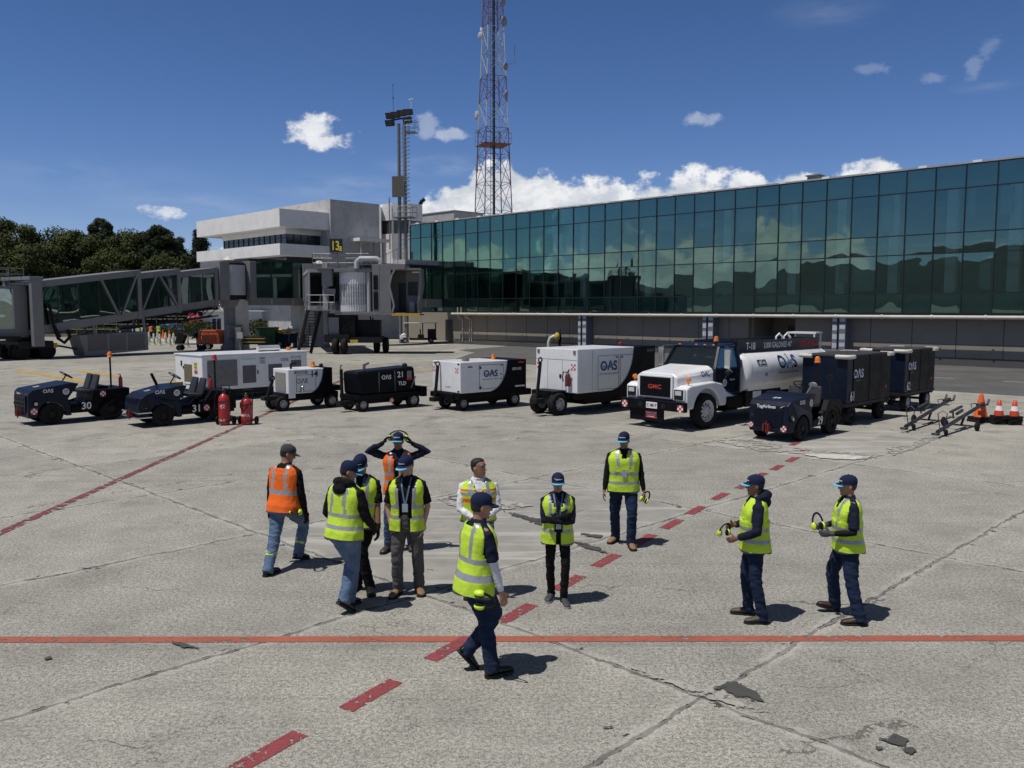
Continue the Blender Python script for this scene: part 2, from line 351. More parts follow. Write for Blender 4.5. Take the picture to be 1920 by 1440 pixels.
# =============================================================== TERMINAL
T = thing('terminal_building', 'long glazed terminal building with green curtain wall above a beige lower wall', 'building', (-6.84, 84.9, 0), radians(-45))
gpane = glass('green_curtain_glass', (.66, .75, .745), (.62), .0, 1.48, .011, .45)
def coat_glass(m, base, col):
    t = m.node_tree; n = N(t); mx = [k for k in t.nodes if k.type == 'MIX_SHADER'][0]; fr = [k for k in t.nodes if k.type == 'FRESNEL'][0]; gl = [k for k in t.nodes if k.type == 'BSDF_GLOSSY'][0]
    t.links.new(n.math('ADD', n.math('MULTIPLY', fr.outputs[0], .8), base, clamp=True), mx.inputs[0]); gl.inputs['Color'].default_value = c4(col)
coat_glass(gpane, .105, (.66, .96, .84))
spanm = mat('teal_spandrel', (.15, .28, .27), .6, var=.15, sc=.4); framem = mat('mullion_black', (.010, .014, .016), .4)
wallm = mat('beige_wall', (.275, .245, .20), .85, var=.08, sc=.5, dirt=.25, bump=.2, bsc=30); plm = mat('grey_plinth', (.085, .083, .08), .8, dirt=.2)
intw = mat('interior_wall', (.42, .46, .45), .8, var=.3, sc=.3); intc = mat('interior_column_paint', (.86, .88, .86), .7); conc = mat('concrete', (.36, .35, .33), .85, dirt=.4, sc=.8, bump=.2)
PW = 1.70; ROWS = [(3.2, 1.2), (4.4, 2.4), (6.8, 1.2), (8.0, 2.6), (10.6, 1.35)]; K0, K1 = -3, 36
def pane_mesh(mb, k, z, h, r=rnd):
    x0 = k * PW + .025; x1 = x0 + PW - .05; z0 = z + .025; z1 = z + h - .025; tz = r.uniform(-.008, .008); tx = r.uniform(-.006, .006)
    mb.box(x0, x1, -.012, .012, z0, z1); N0 = len(mb.v) - 8; cx = (x0 + x1) / 2; cz = (z0 + z1) / 2
    for i in range(N0, N0 + 8):
        x, y, zz = mb.v[i]; mb.v[i] = (x, y + (x - cx) * tz + (zz - cz) * tx, zz)
far = MB(); fm = MB(); order = sorted([(k, r) for k in range(K0, K1) for r in range(5)], key=lambda q: -q[0])
for i, (k, r) in enumerate(order):
    if i < 99: mb = MB(); pane_mesh(mb, k, *ROWS[r]); mb.build('glass_pane', gpane, T)
    else: pane_mesh(far, k, *ROWS[r])
o = far.build('glass_panes', gpane, T); o['kind'] = 'stuff'
xa, xb = K0 * PW, K1 * PW
for k in range(K0, K1 + 1): fm.box(k * PW - .032, k * PW + .032, -.045, .10, 3.2, 11.95)
for z in (3.2, 4.4, 6.8, 8.0, 10.6, 11.95): fm.box(xa, xb, -.04, .096, z - .03, z + .03)
fm.build('curtain_wall_frame', framem, T)
MB().box(xa, xb, .28, .34, 10.75, 11.9).box(xa, xb, .28, .34, 3.22, 4.3).build('spandrel_panels', spanm, T)
ib = MB().box(xa, xb, .3, 14, 4.32, 4.42).box(xa, xb, 8.5, 8.7, 4.42, 10.6).box(xa, xb, .36, 14, 10.62, 10.72).box(xa, xb, .36, 8.4, 7.3, 7.5)
ib.build('interior_floors', intw, T)
for x in [4, 11, 17.8, 24.5, 31.5, 36.6, 40.0, 43.4, 46.8, 50.2, 53.6]: MB().box(x - .3, x + .3, .345, .8, 4.43, 10.6).build('interior_column', intc, T)
bl = MB(); mblind = mat('roller_blind', (.40, .45, .43), .8)
for k in range(K0, K1):
    if rnd.random() < .5: bl.box(k * PW + .12, k * PW + rnd.choice((.5, .8, 1.5)), .2, .22, rnd.choice((8.3, 8.9, 9.4)), 10.5)
    if rnd.random() < .35: bl.box(k * PW + rnd.choice((.1, .9)), k * PW + 1.5, .2, .22, rnd.choice((4.6, 5.2)), rnd.choice((6.5, 7.0)))
bl.build('blinds', mblind, T)
MB().box(xa, xb, .0, 15, 11.99, 12.1).build('roof', conc, T)
MB().box(xa, xb, -.06, -.012, 11.985, 12.09).build('roof_flashing', mat('roof_flashing_metal', (.42, .42, .41), .5, metal=.3, dirt=.4, sc=.7), T)
for x in range(-4, 60, 3): MB().box(x * 1.02, x * 1.02 + .5, -.10, -.062, 12.0, 12.14).build('flashing_clip', letw, T)
MB().box(xa, xb, -.02, .90, 3.10, 3.18).build('soffit', framem, T)
lw = MB()
RX0, RX1 = 33.2, 36.8
lw.box(.9, RX0, .70, 1.1, .5, 3.1).box(RX1, xb, .70, 1.1, .5, 3.1).box(RX0, RX0 + .2, 1.1, 4, .0, 3.1).box(RX1 - .2, RX1, 1.1, 4, 0, 3.1).box(RX0 + .2, RX1 - .2, 4, 4.2, 0, 3.1)
lw.box(.65, .9, .70, 5, 0, 3.1).box(xa - 8, .65, 4.8, 5, 0, 7.0)
lw.build('lower_wall', wallm, T)
MB().box(.9, RX0, .69, 1.1, 0, .5).box(RX1, xb, .69, 1.1, 0, .5).build('plinth', plm, T)
gj = MB()
for k in range(22):
    x = 3.0 + k * 2.6
    if not RX0 - .3 < x < RX1 + .3: gj.box(x, x + .04, .686, .699, .5, 3.1)
gj.box(.9, RX0, .688, .698, 1.28, 1.30); gj.box(RX1, xb, .688, .698, 1.28, 1.30)
gj.build('wall_joints', plm, T)
MB().box(34.6, 35.6, 3.94, 3.99, 0, 2.2).build('service_door', framem, T)
MB().box(-5.2, -3.9, 4.74, 4.79, 0, 2.3).box(-2.8, -.3, 4.74, 4.79, 0, 2.6).build('service_door', framem, T)
pb = mat('blue_grey_pillar', (.16, .18, .22), .7, dirt=.2); pw = mat('pale_pillar_patch', (.52, .55, .60), .7, dirt=.2)
for px in (1094, 1329, 1574):
    u = (px - 960) / F; Yw = 78.2 / (1 + u); Xw = u * Yw; s = ((Xw + 6.84) - (Yw - 84.9)) * R2
    mb = MB().box(s - .45, s + .45, -.1, .688, 0, 3.09); mb.m = 1
    for j in range(5):
        z = .3 + j * .58; mb.box(s - .43, s - .12, -.106, -.1001, z, z + .34); mb.box(s + .05, s + .42, -.106, -.1001, z + (.1 if j % 2 else 0), z + .36)
    mb.m = 2; mb.cyl((s - .05, -.16, 0), (s - .05, -.16, 2.9), .05, n=8)
    mb.build('pillar', [pb, pw, blackm], T)
pp = MB(); pm = mat('cream_pipe', (.62, .60, .52), .5, dirt=.25, sc=1.5)
pp.cyl((1.5, -.18, 2.96), (xb, -.18, 2.96), .115, n=10)
for x in range(4, 60, 3): pp.cyl((x, -.18, 2.96), (x + .12, -.18, 2.96), .15, n=10)
for x in (2.4, 2.9): pp.tube([(x, -.18, 3.05), (x, -.18, 3.6)], .05, 6)
for x in (2.2, 3.2, 3.5): pp.tube([(x, -.05, 2.9), (x, .1, 2.6), (x, .60, 2.4), (x, .63, .3)], .04, 6)
pp.build('drain_pipe', pm, T)
MB().box(36.4, 37.2, 2.6, 3.4, 12.1, 12.72).box(36.3, 37.3, 2.5, 3.5, 12.721, 12.80).build('roof_vent', mat('vent_metal', (.22, .22, .21), .5, metal=.5, dirt=.4), T)
hy = thing('fuel_pipe_bend', 'cream bent pipe rising from the ground at the terminal wall', 'pipe', G(1029, 655))
MB().tube([(0, 0, 0), (0, 0, .6), (.12, -.02, .95), (.4, -.05, 1.1), (1.0, -.1, 1.12)], .16, 10).build('pipe', pm, hy, smooth=60); MB().cyl((.95, -.1, 1.12), (1.05, -.11, 1.12), .22, n=12).build('flange', steel, hy)
# =============================================================== WHITE BUILDING
B = thing('white_office_building', 'white rendered office building with overhanging roof band and dark ribbon windows', 'building', (-24.2, 90, 0), radians(-45))
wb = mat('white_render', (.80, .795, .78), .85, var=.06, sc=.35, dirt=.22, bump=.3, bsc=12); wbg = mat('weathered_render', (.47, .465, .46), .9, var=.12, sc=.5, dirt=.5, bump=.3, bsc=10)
LL = 19.3; LR = 6.3
MB().box(-LL, 0, 0, LR, 12.0, 13.85).build('roof_band', wb, B)
MB().box(-LL + 3.2, -1.6, 1.6, LR, 11.45, 11.99).build('soffit', wb, B)
MB().box(-LL, .1, -.1, LR, 9.05, 10.25).build('balcony_band', wb, B)
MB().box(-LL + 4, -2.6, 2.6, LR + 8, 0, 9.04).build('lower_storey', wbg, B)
MB().box(-LL + 3.5, -2.2, 2.2, LR, 10.26, 11.44).build('interior', framem, B)
wg = mat('office_glass', (.035, .05, .055), .08, var=.3, sc=.6); fr = MB(); gg = MB()
gg.box(-LL + 3.3, -1.8, 1.78, 1.9, 10.26, 11.44).box(-1.92, -1.8, 1.9, LR, 10.26, 11.44); gg.build('ribbon_glazing', wg, B)
for k in range(13): x = -LL + 3.3 + k * 1.19; fr.box(x, x + .07, 1.70, 1.77, 10.26, 11.44)
for k in range(6): y = 1.75 + k * .9; fr.box(-1.79, -1.72, y, y + .07, 10.26, 11.44)
fr.box(-LL + 3.3, -1.7, 1.71, 1.765, 11.05, 11.1).box(-1.785, -1.73, 1.8, LR, 11.05, 11.1); fr.build('window_frame', framem, B)
MB().box(-LL + 3.4, -1.7, 1.7, LR, 8.2, 9.04).build('lower_glazing', wg, B)
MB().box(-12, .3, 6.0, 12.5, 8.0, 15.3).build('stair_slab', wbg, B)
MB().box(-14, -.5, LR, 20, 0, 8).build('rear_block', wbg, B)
MB().box(.31, .6, 8.2, 12.3, 8.0, 8.2).box(.31, 2.0, 8.6, 12.6, 10.9, 11.25).build('canopy', wb, B)
cs = MB()
for k in range(6): cs.cyl((1.7 - .22 * (k % 2), 9.0 + k * .62, 6.5), (1.7 - .22 * (k % 2), 9.0 + k * .62, 10.89), .11, n=8)
cs.build('canopy_posts', mat('grey_post', (.40, .40, .40), .6), B)
D = thing('control_drum', 'white octagonal tower block with a dark window band behind the office slab', 'tower', (W(754, 500, 106).x, 106, 0), radians(22.5))
zt = W(754, 380, 103).z
def octo(r): return [(r * cos(pi / 4 * k + .1), r * sin(pi / 4 * k + .1)) for k in range(8)]
MB().prism(octo(2.75), 'z', 0, zt - 3.6).prism(octo(2.75), 'z', zt - 2.0, zt).build('drum_wall', wb, D)
MB().prism(octo(2.6), 'z', zt - 3.6, zt - 2.0).build('window_band', wg, D)
for k in range(8):
    a = pi / 4 * k + .1; MB().box(2.62 * cos(a) - .09, 2.62 * cos(a) + .09, 2.62 * sin(a) - .09, 2.62 * sin(a) + .09, zt - 3.6, zt - 2.0).build('mullion', wb, D)
q = W(793, 375, 104); MB().box(1.6, 2.0, -2.4, -2.0, zt, zt + .3).cyl((1.8, -2.2, zt + .3), (2.2, -2.5, zt + .6), .22, n=8).build('roof_lamp', blackm, D)
RD = Matrix.Rotation(radians(-22.5), 3, 'Z'); zr = W(690, 386, 103).z; MB().hexa([RD @ V((W(px, 500, 104).x - D.location.x, y, z)) for z in (0, zr) for px, y in ((664, -1.2), (716, -2.2), (716, 2), (664, 2))]).build('side_block', wb, D)
lad = MB(); 
for s in (-.2, .2): lad.obox((-2.1, -2.3 + s, zt - 5.5), (-2.1, -2.3 + s, zt + .6), .06, .06, (1, 0, 0))
for k in range(20): lad.obox((-2.1, -2.5, zt - 5.4 + k * .3), (-2.1, -2.1, zt - 5.4 + k * .3), .04, .04)
lad.build('ladder', mat('rusty_steel', (.25, .2, .18), .7, dirt=.4), D)
RB = thing('roof_block', 'low grey rendered plant block behind the terminal roof', 'building', (W(790, 400, 112).x, 112, 0), radians(-45)); MB().box(0, 6.4, 0, 5, 0, W(790, 403, 112).z).build('wall', wbg, RB)
MB().box(-.1, 6.5, -.1, 5.1, W(790, 403, 112).z, W(790, 403, 112).z + .12).build('coping', conc, RB)
LB = thing('small_white_annex', 'small white annex with barred windows behind the bridge pillars', 'building', (-36.5, 101, 0), radians(-20))
MB().box(0, 14, 0, 5, 0, 3.1).build('wall', wb, LB); MB().box(-.4, 14.4, -.9, 5.2, 3.1, 3.3).build('roof', greyl, LB)
for x in (2.0, 5.2, 8.5, 11.2):
    w_ = MB().box(x - .6, x + .6, -.04, -.001, .9, 2.3).build('window', wg, LB); MB().box(x - .68, x + .68, -.06, -.041, .82, .9).box(x - .68, x + .68, -.06, -.041, 2.3, 2.38).box(x - .03, x + .03, -.06, -.041, .9, 2.3).build('frame', wb, w_)
# =============================================================== FLOODLIGHT MAST
YM = 86.0; M0 = V((W(756, 500, YM).x, YM, 0)); H = thing('floodlight_mast', 'grey twin-pole floodlight mast with ladder cage and small platforms', 'light mast', M0, radians(-12))
zf = lambda py: W(756, py, YM).z
zm = zf(222)
MB().cyl((-.33, 0, 0), (-.33, 0, zm - .5), .17, .14, n=12).build('pole', steel, H, smooth=60); MB().cyl((.33, 0, 0), (.33, 0, zm - .4), .17, .14, n=12).build('pole', steel, H, smooth=60)
lm = MB(); 
for s in (-.12, .14): lm.obox((s, -.1, 0), (s, -.1, zm - .5), .05, .05, (1, 0, 0))
k = 0
while .4 + k * .45 < zm - .6: lm.obox((-.12, -.1, .4 + k * .45), (.14, -.1, .4 + k * .45), .04, .04); k += 1
for k in range(30): lm.ring((.55, -.1, zm - .8 - k * .38), (0, 0, 1), .3, .018, 10, 4)
lm.build('ladder', steel, H)
MB().obox((-1.2, 0, zm - .15), (.95, 0, zm + .1), .14, .14).build('crossarm', blackm, H)
def flood(x, z):
    f = MB(); K_ = 1.3; q = lambda a, b_, c_: (x + a * K_, b_ * K_, z + c_ * K_)
    o = f.hexa([q(-.3, -.12, 0), q(.3, -.12, 0), q(.3, .3, .14), q(-.3, .3, .14), q(-.34, -.3, .44), q(.34, -.3, .44), q(.26, .3, .54), q(-.26, .3, .54)]).build('floodlight', blackm, H, bevel=.02)
    MB().hexa([q(-.27, -.16, .05), q(.27, -.16, .05), q(.27, -.145, .05), q(-.27, -.145, .05), q(-.3, -.32, .40), q(.3, -.32, .40), q(.3, -.305, .40), q(-.3, -.305, .40)]).build('lens', mat('floodlight_glass', (.05, .05, .055), .15), o)
for x, z in ((-1.15, zm - .05), (-.6, zm + .02), (.05, zm + .15), (.7, zm + .22), (-1.2, zm - .75), (.62, zm - .55)): flood(x, z)
def platform(x0, x1, y0, y1, z, h=1.05):
    p = MB().box(x0, x1, y0, y1, z - .06, z); r_ = .022
    for x, y in ((x0, y0), (x1, y0), (x1, y1), (x0, y1), ((x0 + x1) / 2, y0)): p.cyl((x, y, z), (x, y, z + h), r_, n=6)
    for zz in (z + h, z + h / 2):
        p.tube([(x0, y0, zz), (x1, y0, zz), (x1, y1, zz), (x0, y1, zz)], r_, 6)
    return p
platform(.5, 1.55, -.6, .5, zf(249)).build('top_platform', steel, H); platform(-.75, 1.3, -.9, .6, zf(408)).build('lower_platform', steel, H)
MB().box(-.95, .25, -.34, -.26, zf(370), zf(331)).build('sign_panel', mat('grey_sign_back', (.10, .09, .07), .7, dirt=.5), H)
gb = MB(); 
for k in range(9): gb.obox((.28 + .05 * k % .3, -.3, zf(368) + k * .21), (.75, -.3, zf(368) + k * .21 + .12), .03, .05)
gb.build('louvre_bracket', steel, H)
MB().cyl((-.85, 0, zm + .3), (-.85, 0, zf(158)), .02, n=6).cyl((-.85, 0, zf(185)), (-.85, 0, zf(181)), .05, n=6).sph((-.85, 0, zf(158)), .06).build('whip_antenna', blackm, H)
MB().cyl((1.0, 0, zm + .3), (1.0, 0, zf(190)), .025, n=6).sph((.88, 0, zf(188)), .09).sph((1.12, 0, zf(187)), .08).build('anemometer', letw, H)
# =============================================================== LATTICE TOWER
YT = 127.0; TW = thing('lattice_tower', 'tall red and white lattice radio tower with dishes behind the terminal', 'radio tower', (W(925, 400, YT).x, YT, 0), radians(22))
tr = mat('tower_red', (.17, .055, .048), .6, dirt=.25, sc=.6); tw = mat('tower_white', (.46, .46, .46), .6, dirt=.25, sc=.6); tg = mat('tower_grey', (.22, .22, .22), .6, metal=.3, dirt=.3)
HT = 62.0; zq = lambda py: W(925, py, YT).z
hw = lambda z: (2.12 - (z - 17) * .0345)
bands = [0, zq(402), zq(330), zq(265), zq(190), zq(140), zq(50), zq(0) + 3, HT]
levels = [0.0]
while levels[-1] < HT: levels.append(levels[-1] + max(2.6, 4.6 - levels[-1] * .03))
def cm_(z): return {0: 2, 1: 0, 2: 0, 3: 1, 4: 0, 5: 1, 6: 0}.get(next((i for i in range(len(bands) - 1) if bands[i] <= z < bands[i + 1]), 6), 0)
cn = [(1, 1), (-1, 1), (-1, -1), (1, -1)]; tb = MB()
for i in range(len(levels) - 1):
    za, zb = levels[i], levels[i + 1]; a, b = hw(za), hw(zb); tb.m = cm_((za + zb) / 2)
    for j in range(4):
        p, q = cn[j], cn[(j + 1) % 4]; A0, A1 = V((p[0] * a, p[1] * a, za)), V((p[0] * b, p[1] * b, zb)); B0, B1 = V((q[0] * a, q[1] * a, za)), V((q[0] * b, q[1] * b, zb))
        tb.obox(A0, A1, .115, .115); tb.obox(A0, B1, .055, .055); tb.obox(B0, A1, .055, .055); tb.obox(A1, B1, .06, .06)
        m_ = (A0 + B1) / 2; tb.obox(m_, (A0 + A1) / 2, .045, .045)
tb.build('lattice', [tr, tw, tg], TW)
lt = MB()
for s in (-.22, .22): lt.obox((s - .3, -.3, 0), (s - .3, -.3, HT), .06, .06, (1, 0, 0))
k = 0
while k * .5 < HT: lt.obox((-.52, -.3, k * .5), (-.08, -.3, k * .5), .04, .04); k += 1
lt.build('ladder', tg, TW); MB().box(-.1, .22, -.2, .0, 0, HT).build('cable_run', blackm, TW)
zp = zq(272); pl = platform(-hw(zp) - .3, hw(zp) + .3, -hw(zp) - .3, hw(zp) + .3, zp, 1.5); pl.build('platform', tr, TW)
def dish(x, y, z, r, a):
    d = V((cos(a), sin(a), 0)); m_ = MB(); c = V((x, y, z)); prof = [(0.02, 0), (r * .6, .05), (r, .16), (r, .30), (r * .9, .34), (.02, .36)]
    e = V((-sin(a), cos(a), 0)); rr = [[c + d * t_ + e * (p * cos(2 * pi * i / 16)) + V((0, 0, 1)) * (p * sin(2 * pi * i / 16)) for i in range(16)] for p, t_ in prof]
    m_.loft(rr); m_.cyl(c, c - d * .7, .05, n=6); return m_
for x, y, pz, r, a in ((-2.2, -1.2, 75, .5, pi * 1.1), (-2.7, -1.0, 222, .62, pi), (1.0, -1.9, 130, .55, -.9), (1.0, -2.2, 182, .6, -.6), (.9, -1.6, 45, .7, -.9), (.8, -1.4, 8, .6, -.9)):
    dish(x, y, zq(pz), r, a).build('dish_antenna', greyl if pz in (75, 222) else tg, TW, smooth=40)
MB().cyl((-2.2, -1.2, zq(66)), (-2.2, -1.2, zq(60)), .2, n=10).build('drum_antenna', letw, TW)
MB().tube([(1.8, -1, zq(121)), (2.9, -1.2, zq(120)), (2.9, -1.2, zq(84))], .045, 6).build('side_antenna', tg, TW)
for pz in (255, 317, 323): MB().obox((-2.3, -1.4, zq(pz)), (-3.2, -1.7, zq(pz)), .06, .06).cyl((-3.0, -1.6, zq(pz) - .5), (-3.0, -1.6, zq(pz) + .5), .04, n=6).cyl((-3.3, -1.7, zq(pz) - .3), (-3.3, -1.7, zq(pz) + .3), .04, n=6).build('yagi_antenna', tg, TW)
# =============================================================== WALKWAYS AND JET BRIDGES
bgl = glass('bridge_glass', (.58, .64, .63), (.75), .0, 1.5, .035, .35); coat_glass(bgl, .2, (.8, .95, .9)); dkin = mat('bridge_interior', (.22, .23, .23), .7); white_c = mat('pale_concrete', (.55, .54, .52), .85, dirt=.3, bump=.2)
def glazed_box(name, label, loc, yaw, L, w, z0, z1, n_pan, glz0, face='front'):
    o = thing(name, label, 'walkway', loc, yaw); dg = (z1 - glz0)
    MB().box(0, L, 0, w, z1 + .001, z1 + .22).build('roof', framem, o); MB().box(0, L, 0, w, z0, glz0).build('floor_beam', greyp, o)
    MB().box(.05, L - .05, w - .2, w - .05, glz0, z1).build('back_wall', dkin, o)
    f = MB(); s = L / n_pan
    for k in range(n_pan + 1): f.box(k * s - .05, k * s + .05, -.06, .06, glz0, z1)
    f.box(0, L, -.05, .05, z1 - .55, z1 - .48); f.build('frame', framem, o)
    for k in range(n_pan): MB().box(k * s + .06, k * s + s - .06, -.015, .015, glz0 + .02, z1 - .56).build('glass_pane', gpane, o); MB().box(k * s + .06, k * s + s - .06, -.015, .015, z1 - .47, z1 - .02).build('top_pane', gpane, o)
    sl = MB()
    for k in range(1, n_pan): sl.box(k * s - .04, k * s + .04, -.02, -.001, z0 + .05, glz0 - .05)
    sl.build('beam_rib', greyl, o); return o
wk = glazed_box('glazed_walkway', 'green glazed fixed walkway between the two jet bridge rotundas', (-22.3, 72.9, 0), radians(45), 6.2, 2.6, 3.75, 7.5, 3, 4.4)
MB().box(-1.2, -.02, .2, 1.9, 0, 7.35).build('end_column', white_c, wk); MB().box(5.2, 6.1, .6, 2.0, 0, 3.74).build('end_column', white_c, wk)
wk2 = glazed_box('glazed_walkway', 'dark glazed walkway joining the jet bridge cab to the terminal corner', (-12.8, 79.0, 0), radians(45), 8.3, 2.6, 3.6, 7.45, 4, 4.4)
MB().box(4.0, 8.2, .3, 2.3, 7.68, 8.15).build('roof_duct', white_c, wk2)
def handrail(mb, pts, h=1.0, n=3, r=.025):
    pts = [V(p) for p in pts]
    for a, b in zip(pts, pts[1:]):
        L = (b - a).length; k = max(1, int(L / .8))
        for i in range(k + 1): q = a.lerp(b, i / k); mb.cyl(q, q + V((0, 0, h)), r, n=5)
        for j in range(1, n + 1): z = V((0, 0, h * j / n)); mb.cyl(a + z, b + z, r, n=5)
def rotunda(loc, yaw, z0, z1, label):
    o = thing('jet_bridge_rotunda', label, 'rotunda', loc, yaw, 'jet bridge rotundas')
    MB().lathe([(.02, z0), (1.35, z0), (1.35, z1), (1.15, z1 + .15), (.02, z1 + .2)], n=24).build('drum', blackm, o, smooth=40)
    c = MB(); pr = []
    for k in range(15): a = -2.5 + k * .11; pr.append((a, 1.42 + .02 * (k % 2)))
    c.loft([[(r_ * cos(a), r_ * sin(a), z) for a, r_ in pr] + [((r_ - .06) * cos(a), (r_ - .06) * sin(a), z) for a, r_ in reversed(pr)] for z in (z0 + .35, z1 - .15)]); c.build('roller_curtain', greyl, o)
    MB().box(-1.75, -.9, -1.5, 1.5, z0 - .1, z1 + .1).box(1.0, 1.6, -1.6, 1.6, z0 - .1, z1 + .2).build('end_frame', greyp, o, bevel=.03)
    MB().lathe([(.45, z1 + .2), (.5, z1 + .28), (.36, z1 + .42), (.18, z1 + .55), (.02, z1 + .6)], n=16).build('roof_dome', offwhite, o, smooth=60)
    MB().lathe([(.85, 0), (.85, .25), (.58, .6), (.52, 1.0), (.52, z0 - .8), (.75, z0 - .6), (.9, z0 - .05), (.02, z0 - .05)], n=24).build('pillar', mat('grey_pillar', (.21, .22, .24), .7, dirt=.3), o, smooth=40)
    MB().box(-.75, .55, -.95, -.6, 1.0, 2.1).build('junction_box', greyp, o, bevel=.02); return o
rotunda((-23.9, 72.6, 0), radians(50), 4.25, 7.25, 'pale rotunda on a flared grey pillar at the end of the long jet bridge')
rotunda((-17.4, 77.6, 0), radians(-70), 4.2, 7.2, 'pale rotunda half hidden behind the parked jet bridge stairs')
# --- long jet bridge on the left
A = thing('jet_bridge', 'long grey jet bridge with glass sides sloping down to the left edge', 'jet bridge', (-24.3, 72.3, 0), atan2(-.8, -.6), 'jet bridges')
ca, sa = -.6, -.8
def zfl(t): return 4.25 - .138 * t
def tunnel(par, t0, t1, w, h, panes, name, diag=(), roofx=.12):
    def sec(t, y0, y1, za, zb): return [(t, y0, zfl(t) + za), (t, y1, zfl(t) + za), (t, y1, zfl(t) + zb), (t, y0, zfl(t) + zb)]
    f = MB()
    f.loft([sec(t0, -w, w, -.35, 0), sec(t1, -w, w, -.35, 0)]); f.loft([sec(t0, -w - .08, w + .08, h, h + .22), sec(t1, -w - .08, w + .08, h, h + .22)])
    f.loft([sec(t0, -w, -w + .1, 0, h), sec(t1, -w, -w + .1, 0, h)])
    for t in (t0, t1 - .28): f.loft([sec(t, w - .12, w + .1, -.4, h + .25), sec(t + .28, w - .12, w + .1, -.4, h + .25)]); 
    f.loft([sec(t0 + .28, w - .05, w + .04, -.3, .22), sec(t1 - .28, w - .05, w + .04, -.3, .22)]); f.loft([sec(t0 + .28, w - .05, w + .04, h - .22, h + .05), sec(t1 - .28, w - .05, w + .04, h - .22, h + .05)])
    s = (t1 - t0 - .56) / panes
    o = f.build(name, greyp, par)
    m2 = MB()
    for k in range(1, panes): t = t0 + .28 + k * s; m2.loft([sec(t - .03, w - .03, w + .03, .2, h - .2), sec(t + .03, w - .03, w + .03, .2, h - .2)])
    if panes > 1: m2.build('mullion', framem, o)
    for k in range(panes):
        a = t0 + .3 + k * s; MB().loft([sec(a, w - .02, w, .22, h - .22), sec(a + s - .04, w - .02, w, .22, h - .22)]).build('glass_pane', bgl, o)
    if diag:
        d_ = MB()
        for (ta, fa), (tb_, fb) in diag: d_.obox((ta, w + .07, zfl(ta) + fa * h), (tb_, w + .07, zfl(tb_) + fb * h), .12, .16, (0, 1, 0))
        d_.build('diagonal_brace', greyp, o)
    return o
tunnel(A, 1.4, 5.2, 1.25, 2.55, 3, 'inner_tunnel')
tunnel(A, 4.9, 8.6, 1.45, 2.8, 2, 'middle_tunnel', [((5.2, .05), (6.7, .98)), ((8.2, .05), (6.9, .98))])
tunnel(A, 8.3, 16.2, 1.65, 3.05, 5, 'outer_tunnel', [((8.6, .98), (9.9, .03)), ((11.4, .98), (10.1, .03))])
cb = MB(); zc = zfl(17)
cb.box(16.2, 21, -1.9, 1.0, zc - .4, zc + 3.1); cb.build('cab', greyp, A, bevel=.03)
MB().box(17.2, 18.9, 1.01, 1.06, zc + .3, zc + 2.9).build('cab_window', bgl, A); MB().box(17.1, 19.0, 1.0, 1.04, zc + .2, zc + .3).box(17.1, 19.0, 1.0, 1.07, zc + 1.5, zc + 1.56).box(17.1, 17.2, 1.0, 1.07, zc + .3, zc + 2.9).box(18.9, 19, 1.0, 1.07, zc + .3, zc + 2.9).build('cab_window_frame', greyl, A)
hr = MB(); handrail(hr, [(16.3, .9, zc + 3.1), (21, .9, zc + 3.1)], 1.2); handrail(hr, [(16.3, -1.6, zc + 3.1), (21, -1.6, zc + 3.1)], 1.2); hr.build('roof_railing', steel, A)
MB().box(15.7, 16.4, 1.78, 2.2, .9, zc + 3.5).box(15.7, 16.4, -2.2, -1.78, .9, zc + 3.5).box(15.6, 16.5, -2.2, 2.2, zc + 3.5, zc + 3.75).build('lift_column', greyp, A, bevel=.02)
MB().box(14.9, 17.2, -1.7, 1.7, .75, 1.25).box(15.2, 16.9, -.9, .9, 1.25, 2.0).build('bogie', blackm, A)
for y in (-1.2, -.55, .75, 1.35):
    for x in (15.2, 16.9): MB().lathe([(.02, -.2), (.3, -.2), (.5, -.2), (.56, -.13), (.56, .13), (.5, .2), (.3, .2), (.02, .2)], (x, y, .56), 'y', 20).build('wheel', rubber, A, smooth=40)
MB().box(14.6, 15.0, 1.5, 1.62, .75, 1.1).build('warning_plate', yellow, A)
MB().tube([(14.9, 1.9, 2.3), (14.7, 2.0, 1.4), (14.3, 2.0, 1.1), (13.9, 2.0, 1.5), (14.0, 1.9, 2.0)], .12, 8).build('cable_loop', rubber, A, smooth=60); MB().tube([(15.2, 2, 3.8), (15.0, 2.0, 2.4), (14.6, 2.1, 1.5)], .1, 8).build('cable_loop', rubber, A, smooth=60)
pc = MB(); pc.m = 0; pc.hexa([(8.0, .2, .35), (12.8, .2, .10), (12.8, 1.9, .10), (8.0, 1.9, .35), (8.0, .2, 1.75), (13.2, .2, 1.6), (13.2, 1.9, 1.6), (8.0, 1.9, 1.75)])
pca = pc.build('air_conditioning_unit', greyp, A, bevel=.03)
lv = MB()
for a, b in ((8.3, 9.6), (9.8, 11.0), (11.2, 12.6)): lv.hexa([(a, 1.905, .5), (b, 1.905, .42), (b, 1.93, .42), (a, 1.93, .5), (a, 1.905, 1.6), (b, 1.905, 1.55), (b, 1.93, 1.55), (a, 1.93, 1.6)])
lv.build('louvre', mesh_g, pca)
MB().obox((8.2, 1.8, 1.7), (8.2, 1.6, 3.0), .16, .12).obox((12.0, 1.8, 1.6), (12.0, 1.6, 2.4), .16, .12).obox((8.2, .3, 1.7), (8.2, .3, 3.0), .16, .12).obox((12, .3, 1.6), (12, .3, 2.5), .16, .12).build('hanger', greyp, A)
tc = MB()
